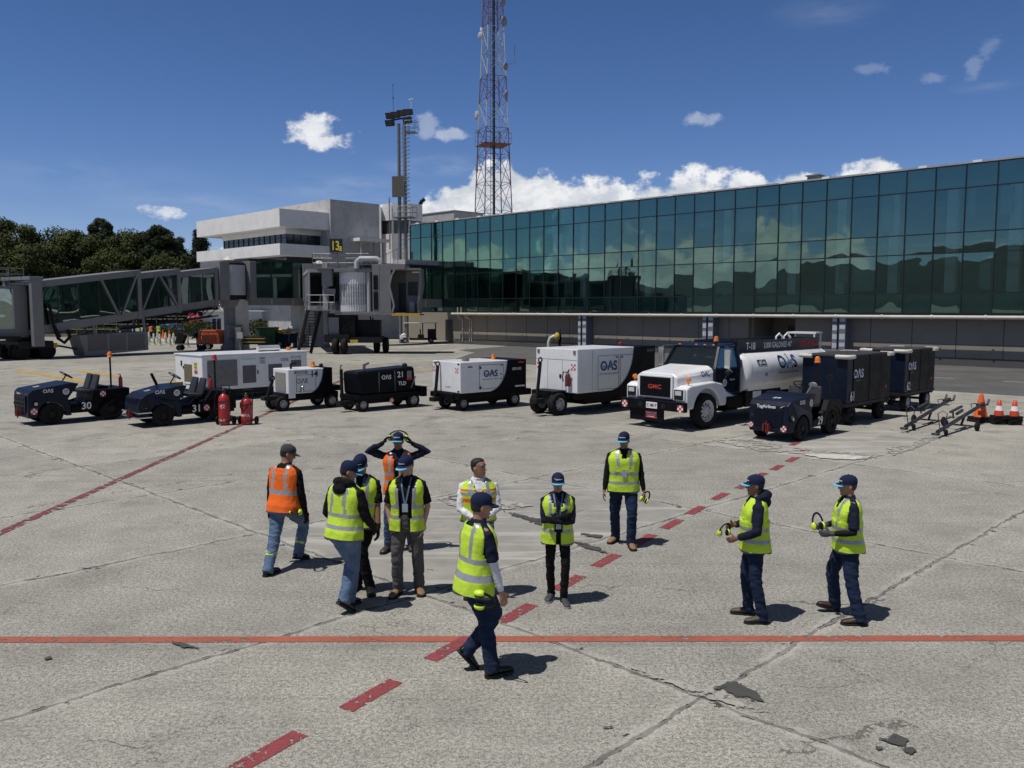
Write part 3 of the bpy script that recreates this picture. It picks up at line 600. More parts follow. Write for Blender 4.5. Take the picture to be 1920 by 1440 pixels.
for y in (.6, 1.5):
    tc.obox((1.6, y, 3.5), (9.5, y, 2.55), .07, .1); tc.obox((1.6, y, 2.9), (9.5, y, 1.95), .07, .1)
    for k in range(7): t0 = 1.8 + k * 1.1; tc.obox((t0, y, 3.45 - .12 * (t0 - 1.6)), (t0 + .9, y, 2.9 - .12 * (t0 - .7)), .05, .05)
tc.build('cable_truss', blackm, A)
MB().obox((13.2, 1.4, .6), (15.0, 1.4, 1.0), .3, .12).obox((16.9, 1.3, 1.5), (21, 1.3, 1.6), .3, .2).build('tow_frame', blackm, A)
# --- short parked jet bridge
JB = thing('jet_bridge', 'retracted jet bridge with white ribbed drum and open cab under the yellow 13a sign', 'jet bridge', (-13.3, 66.2, 0), 0, 'jet bridges')
def L_(px, py, Y): q = W(px, py, Y); return (q.x + 13.3, q.y - 66.2, q.z)
JZ0, JZ1 = 3.1, 6.5
tn = MB(); a0 = V((-3.9, 10.4, 0)); a1 = V((-1.3, 1.2, 0)); dd = (a1 - a0).normalized(); pp_ = V((-dd.y, dd.x, 0)) 
def slab(za, zb, w0, w1, s0=0, s1=1): 
    A_, B_ = a0.lerp(a1, s0), a0.lerp(a1, s1); return [A_ + pp_ * w0 + V((0, 0, za)), B_ + pp_ * w0 + V((0, 0, za)), B_ + pp_ * w1 + V((0, 0, za)), A_ + pp_ * w1 + V((0, 0, za))] + [A_ + pp_ * w0 + V((0, 0, zb)), B_ + pp_ * w0 + V((0, 0, zb)), B_ + pp_ * w1 + V((0, 0, zb)), A_ + pp_ * w1 + V((0, 0, zb))]
tn.hexa(slab(3.3, 3.7, -1.3, 1.3)); tn.hexa(slab(6.3, 6.55, -1.4, 1.4))
for k in range(5): tn.hexa(slab(3.7, 6.3, -1.36, -1.22, k * .24, k * .24 + .04)); tn.hexa(slab(3.7, 6.3, 1.22, 1.36, k * .24, k * .24 + .04))
tn.hexa(slab(3.7, 6.3, -.1, .1, .96, 1)); tn.build('tunnel', greyl, JB); MB().hexa(slab(3.71, 6.29, -1.26, -1.24)).hexa(slab(3.71, 6.29, 1.24, 1.26)).build('tunnel_glass', bgl, JB)
MB().box(-1.35, -.95, .2, .7, .8, 7.0).box(.6, 1.0, .2, .7, .8, 3.3).build('lift_column', greyl, JB, bevel=.02)
MB().box(-1.3, -.5, -.3, .2, 5.2, 6.6).box(-1.2, -.3, -.2, .1, 4.6, 5.0).build('control_box', greyp, JB, bevel=.02)
dm = MB(); pr = []
for k in range(44): a = pi * 1.02 + k * (pi * .98 / 43); pr.append((1.28 + (.03 if k % 2 else 0), a))
DC = (1.2, .6)
dm.loft([[(DC[0] + r_ * cos(a), DC[1] + r_ * sin(a), z) for r_, a in pr] + [(DC[0] + 1.1 * cos(a), DC[1] + 1.1 * sin(a), z) for r_, a in reversed(pr)] for z in (JZ0 + .15, JZ1 - .25)])
dm.build('ribbed_drum', mat('white_ribbed_metal', (.62, .63, .64), .5, dirt=.25, sc=1), JB)
sl = MB()
for k in range(3, 40, 2):
    a = pi * 1.02 + k * (pi * .98 / 43); c, s = cos(a), sin(a); e = V((-s, c, 0)) * .035; q = V((DC[0] + 1.325 * c, DC[1] + 1.325 * s, 0))
    for z in (4.0, 4.55, 5.1): sl.add([q - e + V((0, 0, z - .25)), q + e + V((0, 0, z - .25)), q + e + V((0, 0, z + .25)), q - e + V((0, 0, z + .25))], [(0, 1, 2, 3)])
sl.build('drum_slots', mat('slot_grey', (.16, .17, .19), .6), JB)
MB().box(-.25, 2.7, -.8, 2.0, JZ1 - .25, JZ1).build('drum_cap', greyp, JB, bevel=.02); MB().box(-.25, 2.7, -.75, 2, JZ0 - .1, JZ0 + .12).build('drum_base', greyp, JB, bevel=.02)
MB().cyl((2.35, -.55, JZ0 + .1), (2.35, -.55, JZ1 - .25), .14, n=10).build('drain_pipe', greyl, JB)
cf = MB(); cf.box(2.7, 3.25, -1.0, 2.0, JZ0 - .1, JZ1 + .35); cf.box(3.25, 4.9, 1.9, 2.0, JZ0, JZ1 + .3); cf.box(3.25, 5.2, -1.0, 2.0, JZ1 - .05, JZ1 + .35); cf.box(3.25, 5.2, -1.0, 2.0, JZ0 - .12, JZ0 + .05); cf.box(3.26, 4.1, -1.0, -.9, JZ0 + .06, JZ1 - .06)
cf.build('cab_shell', greyp, JB, bevel=.02)
MB().box(2.78, 3.12, -1.03, -1.0, 4.9, 6.0).box(2.78, 3.12, -1.03, -1.0, 3.4, 4.75).build('cab_side_window', dgl, JB)
bl_ = MB(); prof = [(4.1, 3.15), (4.25, 3.7), (4.05, 4.6), (3.9, 5.2), (4.1, 6.0), (4.35, 6.45)]
bl_.loft([[(x, -1.05, z), (x + .14, -1.05, z), (x + .14, -.9, z), (x, -.9, z)] for x, z in prof])
prof2 = [(6.05, 3.15), (6.0, 3.8), (6.1, 4.6), (6.25, 5.4), (6.2, 6.0), (6.2, 6.45)]
bl_.loft([[(x, -.4, z), (x + .14, -.4, z), (x + .14, 1.7, z), (x, 1.7, z)] for x, z in prof2]); bl_.hexa([(4.1, -1.05, 6.4), (6.35, -.6, 6.4), (6.35, 1.9, 6.4), (4.1, 1.9, 6.4), (4.1, -1.05, 6.55), (6.35, -.6, 6.55), (6.35, 1.9, 6.55), (4.1, 1.9, 6.55)])
bl_.build('bellows_canopy', mat('grey_canopy', (.24, .235, .225), .8, dirt=.2), JB)
MB().box(4.9, 6.1, 1.95, 2.05, JZ0, JZ1).build('cab_rear_wall', greyl, JB)
MB().box(4.3, 4.9, 1.86, 1.89, JZ0 + .05, 5.5).build('cab_door', framem, JB); MB().box(5.05, 5.8, 1.9, 1.94, 4.5, 5.6).build('door_window', wg, JB)
MB().box(4.15, 6.3, -1.05, 1.9, JZ0 - .14, JZ0 - .05).build('cab_floor', blackm, JB)
MB().box(4.15, 6.3, -1.12, -1.06, JZ0 - .16, JZ0 + .02).build('yellow_bumper', yellow, JB); MB().box(5.3, 5.7, .6, 1.0, JZ0 - .05, JZ0 + .9).build('console', greyl, JB)
rl = MB(); handrail(rl, [(-1.9, -.6, 6.6), (2.4, -.6, 6.6), (2.4, 1.6, 6.6), (-1.9, 1.6, 6.6), (-1.9, -.6, 6.6)], 1.05); rl.box(-1.9, 2.5, -.6, 1.6, 6.5, 6.58)
for k in range(7): rl.obox((2.7 + k * .28, .9, 6.9), (2.7 + k * .28, .9, 7.4 + k * .12), .03, .03)
rl.obox((2.6, .9, 7.3), (4.6, .9, 8.2), .04, .04); rl.build('roof_railing', steel, JB)
MB().tube([(1.5, -.8, 6.5), (1.5, -.8, 7.0), (1.75, -.8, 7.25), (3.0, -.8, 7.25), (3.3, -.8, 7.1), (3.3, -.8, 6.8)], .2, 10).build('air_duct', greyl, JB, smooth=60)
sg = MB().box(-.55, .42, -.72, -.62, 7.75, 8.75); MB().cyl((0, -.6, 6.6), (0, -.6, 7.9), .06, n=8).build('sign_post', steel, JB)
sgo = sg.build('gate_sign', mat('sign_black', (.012, .012, .012), .5), JB); ly = mat('sign_yellow', (.72, .62, .06), .5)
MB().text('13', .95, (-.14, -.724, 7.92), (1, 0, 0), (0, 0, 1), sx=.7).text('a', .75, (.27, -.724, 7.85), (1, 0, 0), (0, 0, 1), sx=.75).build('lettering', ly, sgo)
st = MB(); P0 = V((-1.75, -1.0, 3.35)); P1 = V((-3.0, -.3, .05)); wv = V((.55, -.85, 0)).normalized() * .5
st_n = 15
P1 = V((-2.7, -.5, .05)); dv = V((1, .15, 0)).normalized() * .48
for k in range(st_n):
    c = P1.lerp(P0, (k + .5) / st_n); st.obox(c - dv, c + dv, .28, .04)
for s in (-1, 1): st.obox(P1 + dv * s, P0 + dv * s, .06, .26)
so = st.build('stairs', blackm, JB)
hr = MB()
for s in (-1, 1):
    for z in (.55, 1.05): hr.cyl(P1 + dv * s + V((0, 0, z)), P0 + dv * s + V((0, 0, z)), .025, n=6)
    for k in range(7): q = P1.lerp(P0, k / 6) + dv * s; hr.cyl(q, q + V((0, 0, 1.05)), .022, n=6)
hr.build('handrail', steel, so); ld = MB().box(-2.3, -.2, -1.0, .2, 3.3, 3.4); handrail(ld, [(-2.3, -1.0, 3.4), (-.2, -1.0, 3.4)], 1.1, 2); ld.build('stair_landing', steel, JB)
MB().box(-1.0, 3.2, -.5, 1.6, .85, 1.3).box(-.9, 1.2, -.3, 1.2, 1.3, 3.1).box(1.2, 3.0, .6, 1.4, 1.3, 2.6).box(-1.1, .8, -.8, -.5, .9, 1.5).build('bogie', blackm, JB); 
MB().tube([(0.2, -.5, 2.9), (.5, -.6, 1.9), (.9, -.6, 2.6), (1.3, -.6, 2.9)], .05, 6).ring((.3, -.55, 2.2), (0, 1, 0), .25, .04).build('cable_loop', rubber, JB); MB().tube([(2.4, -.4, 2.9), (2.5, -.4, 1.6), (2.6, -.4, 2.8)], .06, 6).build('cable_loop', rubber, JB)
MB().box(-.8, .0, -.52, -.49, 1.5, 2.8).build('cabinet', greyp, JB)
for x, y in ((-.2, -.9), (.45, -.9), (2.6, 1.4), (3.3, 1.4)): MB().lathe([(.02, -.2), (.3, -.2), (.52, -.2), (.6, -.12), (.6, .12), (.52, .2), (.3, .2), (.02, .2)], (x, y, .6), 'x', 20).build('wheel', rubber, JB, smooth=40)
MB().box(.9, 1.5, -.84, -.8, .85, 1.1).build('warning_plate', yellow, JB)
# =============================================================== TREES
leafA = [mat('leaf_dark', (.036, .052, .018), .8, var=.3, sc=.8, spec=.1), mat('leaf_mid', (.070, .086, .030), .8, var=.3, sc=.8, spec=.1), mat('leaf_olive', (.082, .092, .032), .8, var=.3, sc=.8, spec=.1)]
leafB = [mat('needle_dark', (.024, .036, .018), .8, var=.3, sc=.8, spec=.1), mat('needle_mid', (.040, .054, .026), .8, var=.3, sc=.8, spec=.1), mat('needle_grey', (.062, .072, .036), .8, var=.3, sc=.8, spec=.1)]
bark = mat('bark', (.06, .045, .035), .9, var=.3, bump=.5, bsc=10)
def tree(name, label, loc, h, w, conif=False, seed=0, n=1500):
    r = random.Random(seed); o = thing(name, label, 'tree', loc, r.uniform(0, 6), 'trees behind the apron'); tk = MB()
    tk.tube([(0, 0, 0), (.1, .05, h * .3), (-.1, .1, h * .6), (0, 0, h * .93)], [h * .024, h * .018, h * .011, .03], 7)
    cl = []
    if conif:
        m_ = 110
        for k in range(m_):
            z = h * (.12 + .86 * (k + r.random()) / m_); f = 1 - (z / h - .12) / .9; a = r.uniform(0, 6.28); d = w * 1.5 * (.15 + .85 * r.random() ** .5) * (f ** .55)
            cl.append((V((d * cos(a), d * sin(a), z)), .55 + 1.0 * f, .9))
            if k % 2 == 0: tk.tube([(0, 0, z - .5), (d * cos(a), d * sin(a), z)], [.06, .02], 4)
    else:
        for k in range(46):
            a = r.uniform(0, 6.28); t = r.random(); z = h * (.14 + .78 * t); rad = w * sqrt(max(.05, 1 - ((t - .38) / .66) ** 2)) * r.uniform(.35, 1)
            cl.append((V((rad * cos(a), rad * sin(a), z)), r.uniform(.7, 1.6) * (1 + w / 10), .75))
            if k % 3 == 0: tk.tube([(0, 0, h * (.2 + .3 * r.random())), (rad * .5 * cos(a), rad * .5 * sin(a), z - .6), (rad * cos(a), rad * sin(a), z)], [h * .012, h * .008, .03], 5)
    tk.build('trunk', bark, o); vs = []; fs = []; mi = []
    per = max(40, n * 13 // len(cl))
    for c, s, sq in cl:
        tone = r.choice((0, 0, 1, 1, 1, 2)); cc = 0
        for k in range(per):
            p = V((r.gauss(0, 1), r.gauss(0, 1), r.gauss(0, 1))); p.normalize(); p *= s * r.uniform(.45, 1.08); p.z *= sq
            q = c + p; L = r.uniform(.10, .21) * (1.0 if not conif else .95); nn = (p.normalized() + V((r.uniform(-.8, .8), r.uniform(-.8, .8), r.uniform(-.4, .9)))).normalized()
            e = nn.orthogonal().normalized(); e = (e * cos(k) + nn.cross(e) * sin(k)); g = nn.cross(e)
            if conif: e *= 1.6; g *= .55
            b = len(vs); vs += [q - e * L, q - g * L * .7, q + e * L, q + g * L * .7]; fs.append((b, b + 1, b + 2, b + 3)); mi.append(min(2, max(0, tone + r.choice((-1, 0, 0, 0, 1)))))
    me = bpy.data.meshes.new('crown'); me.from_pydata(vs, [], fs)
    for m in (leafB if conif else leafA): me.materials.append(m)
    me.polygons.foreach_set('material_index', mi); me.update(); c = bpy.data.objects.new('crown', me); COL.objects.link(c); c.parent = o; return o
def tr_at(px, ptop, Y, wpx, conif, label, seed, n=1500):
    q = W(px, ptop, Y); tree('conifer_tree' if conif else 'broadleaf_tree', label, (q.x, Y, 0), q.z, wpx * 1.2 / F * Y, conif, seed, n)
tr_at(-40, 430, 128, 70, False, 'olive broadleaf tree cut by the left edge behind the jet bridge cab', 1, 2400)
tr_at(28, 408, 124, 62, False, 'tallest round olive broadleaf tree behind the jet bridge cab', 2, 3200)
tr_at(92, 425, 130, 48, False, 'rounded green broadleaf tree right of the tallest olive tree', 3, 2200)
tr_at(146, 428, 122, 44, False, 'yellowish broadleaf tree beside the dark pointed conifer', 4, 2600)
tr_at(188, 411, 126, 30, True, 'dark pointed conifer rising highest in the middle of the tree row', 5, 2200)
tr_at(232, 430, 122, 36, False, 'dense dark broadleaf tree right of the dark pointed conifer', 6, 2400)
tr_at(268, 436, 127, 30, True, 'dark conifer between the dense dark tree and the twin-topped one', 7, 2000)
tr_at(300, 424, 122, 34, True, 'broad twin-topped dark conifer left of the white office building', 8, 2600)
tr_at(332, 446, 130, 22, True, 'low dark conifer right of the twin-topped conifer', 9, 1500)
tr_at(374, 431, 118, 17, True, 'slender thin conifer against the sky beside the white office building', 10, 900)
tr_at(352, 478, 126, 24, False, 'low dark bushy tree at the foot of the slender conifer', 11, 1500)
tr_at(70, 455, 116, 50, False, 'lower leafy green tree in front of the tallest olive tree', 12, 2200)
tr_at(215, 470, 114, 70, False, 'lower dark green tree just above the jet bridge roof', 13, 2400)
tr_at(-10, 470, 114, 50, False, 'lower shady tree above the cab railing at the left edge', 14, 1800)
tr_at(300, 480, 114, 50, False, 'lower dark tree above the inner end of the long jet bridge', 15, 1800)
def bush(label, loc, rx, ry, h, seed, cat='hedge', name='hedge'):
    r = random.Random(seed); vs = []; fs = []; mi = []
    for k in range(int(700 * max(1, rx))):
        p = V((r.uniform(-1, 1) * rx, r.uniform(-1, 1) * ry, h * r.random() ** .5)); 
        p.z *= 1 - .15 * noise.noise(V((p.x * .8, p.y, seed)))
        e = V((r.gauss(0, 1), r.gauss(0, 1), r.gauss(0, 1))).normalized(); g = e.orthogonal().normalized(); L = .12
        b = len(vs); vs += [p - e * L, p - g * L * .6, p + e * L, p + g * L * .6]; fs.append((b, b + 1, b + 2, b + 3)); mi.append(r.choice((0, 1, 1, 2)))
    me = bpy.data.meshes.new(name); me.from_pydata(vs, [], fs)
    for m in leafA: me.materials.append(m)
    me.polygons.foreach_set('material_index', mi); o = bpy.data.objects.new(name, me); COL.objects.link(o); o.location = loc; tag(o, label, cat, 'clipped hedges along the verge'); return o
bush('clipped dark green hedge behind the three workers and the grey equipment', (G(262, 627).x, 105, 0), 4.2, .6, 1.15, 1)
bush('clipped hedge directly right of the three workers', (G(335, 629).x, 104, 0), 1.5, .6, 1.2, 2)
bush('short clipped hedge below the red stop sign', (G(362, 629).x - 1, 103, 0), 1.7, .7, 1.15, 3)
bush('tall rounded shrub beside the pale bridge pillar', (G(394, 632).x, 100, 0), 1.6, 1.0, 1.9, 4, 'shrub', 'shrub')
bush('rounded yellowish shrub behind the row of hedges', (G(275, 622).x, 112, 0), 1.2, .8, 2.2, 5, 'shrub', 'shrub')
bush('leafy shrub beyond the green container under the walkway', (G(535, 628).x, 97, 0), 2.2, 1, 2.0, 6, 'shrub', 'shrub')
# =============================================================== THINGS UNDER AND BEYOND THE LONG JET BRIDGE
fp = thing('wire_fence', 'thin wire fence with grey posts running behind the apron kerb', 'fence', (0, 0, 0)); fa, fb = V((-66, 101, 0)), V((-29, 104.5, 0))
wr = MB()
for k in range(17):
    q = fa.lerp(fb, k / 16); MB().cyl(q, q + V((0, 0, 2.6)), .045, n=6).build('post', steel, fp)
for z in (.4, 1.0, 1.6, 2.2, 2.55): wr.cyl(fa + V((0, 0, z)), fb + V((0, 0, z)), .012, n=4)
wr.build('wire', steel, fp)
kb = thing('apron_kerb', 'white painted kerb between the apron and the verge', 'kerb', (0, 0, 0)); k1 = MB()
ka = [G(190, 637), G(260, 637), G(330, 640), G(390, 643), G(430, 646)]
for a, b in zip(ka, ka[1:]): k1.obox(a + V((0, 0, .06)), b + V((0, 0, .06)), .35, .13)
k1.build('kerb', letw, kb)
dl = thing('delineator_post', '', 'post', (0, 0, 0)); dlm = mat('pale_green_plastic', (.50, .54, .38), .5, dirt=.3)
MB().lathe([(.02, 0), (.26, 0), (.26, .05), (.15, .08), (.12, .5), (.10, 1.05), (.05, 1.12), (.02, 1.12)], n=10).build('post', dlm, dl, smooth=50); MB().lathe([(.125, .62), (.118, .80)], n=10).build('band', letw, dl)
spots = [(226, 641), (234, 644), (250, 645), (264, 642), (276, 646), (280, 643), (289, 647), (296, 644), (300, 648), (311, 645), (319, 649), (326, 646), (337, 650), (352, 651)]
for i, (px, py) in enumerate(spots):
    o = dl if i == 0 else dup(dl); o.location = G(px, py); o['label'] = 'pale green tapered post in the line along the apron kerb under the long jet bridge'; o['group'] = 'pale green posts along the kerb'
cone_or = mat('cone_orange', (.80, .13, .02), .5, dirt=.2)
def cone_mesh(name_par, h, rb, rt, m, base=None, z0=0.0):
    return MB().lathe([(.01, z0), (rb, z0), (rb * .92, z0 + .03), (rt, z0 + h), (rt * .6, z0 + h + .01), (.01, z0 + h + .01)], n=20).build('cone_body', m, name_par, smooth=40)
for i, (px, py, lb) in enumerate([(236, 631, 'small orange cone at the verge left of the three workers'), (306, 634, 'small orange cone beside the worker in the orange vest'), (318, 634, 'small orange cone standing among the pale posts')]):
    c = thing('traffic_cone', lb, 'cone', G(px, py), 0, 'distant orange cones'); cone_mesh(c, .95, .22, .05, cone_or); MB().box(-.28, .28, -.28, .28, 0, .05).build('base', cone_or, c)
def sign(px, py, Y, kind):
    q = W(px, py, Y); o = thing('road_sign', {'stop': 'red octagonal stop sign on a thin post by the verge', 'tri': 'red triangular give way sign beside the stop sign'}[kind], 'road sign', (q.x, Y, 0))
    MB().cyl((0, .05, 0), (0, .05, q.z), .04, n=6).build('post', steel, o)
    k = 8 if kind == 'stop' else 3; r = .55 if kind == 'stop' else .62; a0 = pi / 8 if k == 8 else pi / 2
    pl = [(r * cos(a0 + 2 * pi * i / k), q.z + r * sin(a0 + 2 * pi * i / k)) for i in range(k)]
    f = MB().prism(pl, 'y', -.02, .02).build('face', reds, o)
    if kind == 'stop': MB().text('ALTO', .36, (0, -.024, q.z - .12), (1, 0, 0), (0, 0, 1)).build('lettering', letw, f)
    else: MB().prism([(.62 * .55 * cos(pi / 2 + 2 * pi * i / 3), q.z + .62 * .55 * sin(pi / 2 + 2 * pi * i / 3)) for i in range(3)], 'y', -.03, -.021).build('centre', letw, f)
sign(359, 595, 100, 'stop'); sign(370.5, 595, 99.5, 'tri')
def wheel(par, x, y, r, w, rim=rimw, name='wheel', dual=False, holes=5, hubr=.55):
    s = 1 if y > 0 else -1
    o = MB().lathe([(r * hubr, -w / 2), (r * .88, -w / 2), (r * .97, -w * .42), (r, -w * .32), (r, -w * .05), (r * .985, -w * .04), (r * .985, w * .04), (r, w * .05), (r, w * .32), (r * .97, w * .42), (r * .88, w / 2), (r * hubr, w / 2)], (x, y, r), 'y', 28).build(name, rubber, par, smooth=40)
    a = s * w / 2
    m = MB().lathe([(r * hubr, a * .98), (r * (hubr - .05), a * .85), (r * (hubr - .10), a * .45), (r * .3, a * .55), (r * .24, a * .9), (.01, a * .92)], (x, y, r), 'y', 24)
    m.lathe([(r * hubr, -a * .98), (r * .3, -a * .4), (.01, -a * .4)], (x, y, r), 'y', 16)
    for k in range(8): q = 2 * pi * k / 8; m.cyl((x + r * .2 * cos(q), y + a * .88, r + r * .2 * sin(q)), (x + r * .2 * cos(q), y + a * .97, r + r * .2 * sin(q)), r * .03, n=6)
    m.m = 1
    for k in range(holes): q = 2 * pi * k / holes + .3; m.cyl((x + r * .38 * cos(q), y + a * .42, r + r * .38 * sin(q)), (x + r * .38 * cos(q), y + a * .56, r + r * .38 * sin(q)), r * .06, n=8)
    m.build('rim', [rim, blackm], o, smooth=40)
    return o
def car(name, label, cat, loc, yaw, prof, cab, w, col, wb, r=.33, group=None):
    o = thing(name, label, cat, loc, yaw, group); h = w / 2
    MB().prism(prof, 'y', -h, h).build('body', col, o, bevel=.06, seg=3)
    c0 = MB(); c0.loft([[(x, -h * (.96 if z < 1.3 else .8), z) for x, z in cab], [(x, h * (.96 if z < 1.3 else .8), z) for x, z in cab]]); c0.build('cabin', col, o, bevel=.05)
    zs = [p[1] for p in cab]; z0, z1 = min(zs), max(zs); zc = z0 + .08
    xs = sorted(p[0] for p in cab); n_ = 3
    for s in (-1, 1):
        for k in range(n_):
            a = xs[1] + .15 + (xs[2] - xs[1] - .1) * k / n_; b = xs[1] + .08 + (xs[2] - xs[1] - .1) * (k + 1) / n_
            y0 = s * h * .965; y1 = s * h * .84; MB().hexa([(a, y0, zc), (b, y0, zc), (b, y0 - s * .03, zc), (a, y0 - s * .03, zc), (a, y1, z1 - .12), (b, y1, z1 - .12), (b, y1 - s * .03, z1 - .12), (a, y1 - s * .03, z1 - .12)]).build('side_window', wg, o)
    xf = max(cab, key=lambda p: p[0] - (0 if p[1] < z0 + .1 else 9))[0]; xt = max(p[0] for p in cab if p[1] > z1 - .1)
    MB().hexa([(xf + .02, -h * .85, zc), (xf + .02, h * .85, zc), (xf - .05, h * .85, zc), (xf - .05, -h * .85, zc), (xt + .04, -h * .7, z1 - .1), (xt + .04, h * .7, z1 - .1), (xt - .03, h * .7, z1 - .1), (xt - .03, -h * .7, z1 - .1)]).build('windscreen', wg, o)
    for x in (-wb / 2, wb / 2):
        for y in (-h + .1, h - .1): wheel(o, x, y, r, .2, holes=0)
    x1 = max(p[0] for p in prof)
    for y in (-h * .7, h * .7): MB().box(x1 - .06, x1 + .02, y - .16, y + .16, .68, .86).build('headlight', lensm, o, bevel=.02)
    MB().box(x1 - .05, x1 + .03, -h * .45, h * .45, .45, .7).build('grille', blackm, o); return o
sed_prof = [(-2.2, .3), (2.2, .3), (2.25, .65), (1.9, .9), (-2.1, .98), (-2.25, .7)]; sed_cab = [(-1.75, .95), (-1.0, 1.42), (.35, 1.42), (1.2, .92)]
van_prof = [(-2.4, .35), (2.35, .35), (2.4, .8), (1.6, 1.12), (-2.4, 1.12)]; van_cab = [(-2.4, 1.1), (-2.3, 1.95), (.75, 1.95), (1.75, 1.1)]
car('passenger_van', 'white passenger van parked beyond the fence under the long jet bridge', 'van', (G(158, 622).x, 106, 0), radians(-35), van_prof, van_cab, 1.9, white, 2.9, .36)
car('parked_car', 'dark blue car parked behind the red stop sign', 'car', (-41, 108, 0), radians(-20), sed_prof, sed_cab, 1.75, navy, 2.6, group='cars parked beyond the verge')
car('parked_car', 'bright blue-roofed car parked behind the fence', 'car', (-44.5, 111, 0), radians(10), sed_prof, sed_cab, 1.75, mat('blue_car_paint', (.05, .22, .5), .3, coat=.5), 2.6, group='cars parked beyond the verge')
car('parked_car', 'red car half hidden by the hedge near the three workers', 'car', (-49, 112, 0), radians(5), sed_prof, sed_cab, 1.75, red, 2.6, group='cars parked beyond the verge')
car('parked_car', 'white car parked right of the stop sign beside the bridge pillar', 'car', (-37.2, 107, 0), radians(-30), sed_prof, sed_cab, 1.75, white, 2.6, group='cars parked beyond the verge')
car('yellow_car', 'yellow car parked beyond the green container', 'car', (G(560, 640).x, 86, 0), radians(60), sed_prof, sed_cab, 1.75, yellow, 2.6)
ca_ = thing('awning', 'pale blue-grey sheet awning over the cars beyond the verge', 'awning', (-40, 114, 0)); MB().hexa([(-6, -2, 4.4), (9, -2, 4.0), (9, 3, 4.2), (-6, 3, 4.6), (-6, -2, 4.5), (9, -2, 4.1), (9, 3, 4.3), (-6, 3, 4.7)]).build('sheet', greyl, ca_)
for x in (-5, 2, 8): MB().cyl((x, 0, 0), (x, 0, 4.2), .08, n=8).build('post', steel, ca_)
# dark equipment with workers
eq = thing('ground_power_cart', 'small dark equipment cart the three distant workers stand around', 'cart', (G(272, 634).x, 97.5, 0)); MB().box(-1.6, 1.6, -.6, .6, .4, 1.1).box(-1.5, -.4, -.5, .5, 1.1, 1.6).build('body', blackm, eq, bevel=.05); MB().box(.1, 1.3, -.62, -.3, .6, 1.3).build('cover', white, eq, bevel=.05)
for x in (-1.1, 1.1):
    for y in (-.5, .5): wheel(eq, x, y, .34, .2, holes=0)
og = thing('orange_generator', 'orange towed generator beside the flared bridge pillar', 'generator', (G(394, 657).x, 73.2, 0), radians(12)); om = mat('generator_orange', (.62, .11, .03), .5, dirt=.3)
MB().box(-1.3, 1.3, -.6, .6, .45, 1.35).box(-1.25, .5, -.55, .55, 1.35, 1.65).build('body', om, og, bevel=.04)
g_ = MB()
for k in range(4): g_.box(-1.25 + k * .3, -1.05 + k * .3, -.63, -.601, .6, 1.25)
g_.box(.1, 1.2, -.63, -.601, .6, 1.2).build('louvre', mat('louvre_dark_orange', (.25, .05, .02), .7), og); MB().box(-1.31, -1.302, -.4, .4, .6, 1.2).build('end_panel', cone_or, og)
for x in (-.8, .9):
    for y in (-.6, .6): wheel(og, x, y, .3, .18, holes=0)
tl = thing('cone_trolley', 'low flat trolley pushed by the worker in the dark jacket', 'trolley', (G(347, 659).x, 71, 0)); MB().box(-1.3, 1.1, -.4, .4, .5, .58).build('deck', steel, tl)
for x in (-1.0, .8):
    for y in (-.35, .35): MB().lathe([(.02, -.06), (.2, -.06), (.24, 0), (.2, .06), (.02, .06)], (x, y, .24), 'y', 16).build('wheel', rubber, tl); MB().cyl((x, y, .24), (x, y, .5), .03, n=6).build('fork', steel, tl)
MB().tube([(1.1, -.3, .58), (1.3, -.3, 1.5), (1.3, .3, 1.5), (1.1, .3, .58)], .03, 6).build('handle', steel, tl)
tb_ = thing('black_bag', 'black bag slung on the end of the flat trolley', 'bag', (G(347, 659).x - 1.0, 71, .58)); MB().hexa([(-.4, -.3, .0), (.3, -.3, .0), (.3, .3, .0), (-.4, .3, 0), (-.1, -.25, 1.1), (.6, -.25, .7), (.6, .25, .7), (-.1, .25, 1.1)]).build('bag', rubber, tb_, bevel=.08)
c = thing('traffic_cone', 'orange cone riding on the flat trolley', 'cone', (G(347, 659).x + .6, 71, .58), 0, 'distant orange cones'); cone_mesh(c, .95, .24, .05, cone_or)
bp = thing('bumper_rail', 'yellow and black striped guard rail around the white walkway column', 'guard rail', (-22.6, 71.2, 0)); 
b_ = MB(); b_.box(-.4, 2.0, -.2, .3, .66, .74).box(-.4, 2.0, -.2, .3, .95, 1.03); b_.m = 1; b_.box(-.4, 2.0, -.18, .28, .5, .66).box(-.4, 2.0, -.18, .28, .74, .95).box(-.4, 2, -.18, .28, 1.03, 1.15).box(-.3, -.1, -.15, .2, 0, 1.2).box(1.7, 1.9, -.15, .2, 0, 1.2); b_.build('rail', [mat('guard_yellow', (.42, .27, .05), .6, dirt=.3), blackm], bp)
bx = thing('grey_cabinet', 'grey electrical cabinet between the two bridge columns', 'cabinet', (-24.0, 71.0, 0)); MB().box(1.1, 1.6, -.4, .3, .0, 1.9).build('cabinet', greyp, bx, bevel=.03); MB().box(1.3, 1.8, -.6, -.41, 1.0, 1.5).build('junction_box', greyl, bx, bevel=.02)
gn = mat('green_container_paint', (.02, .085, .025), .6, dirt=.25, sc=.8)
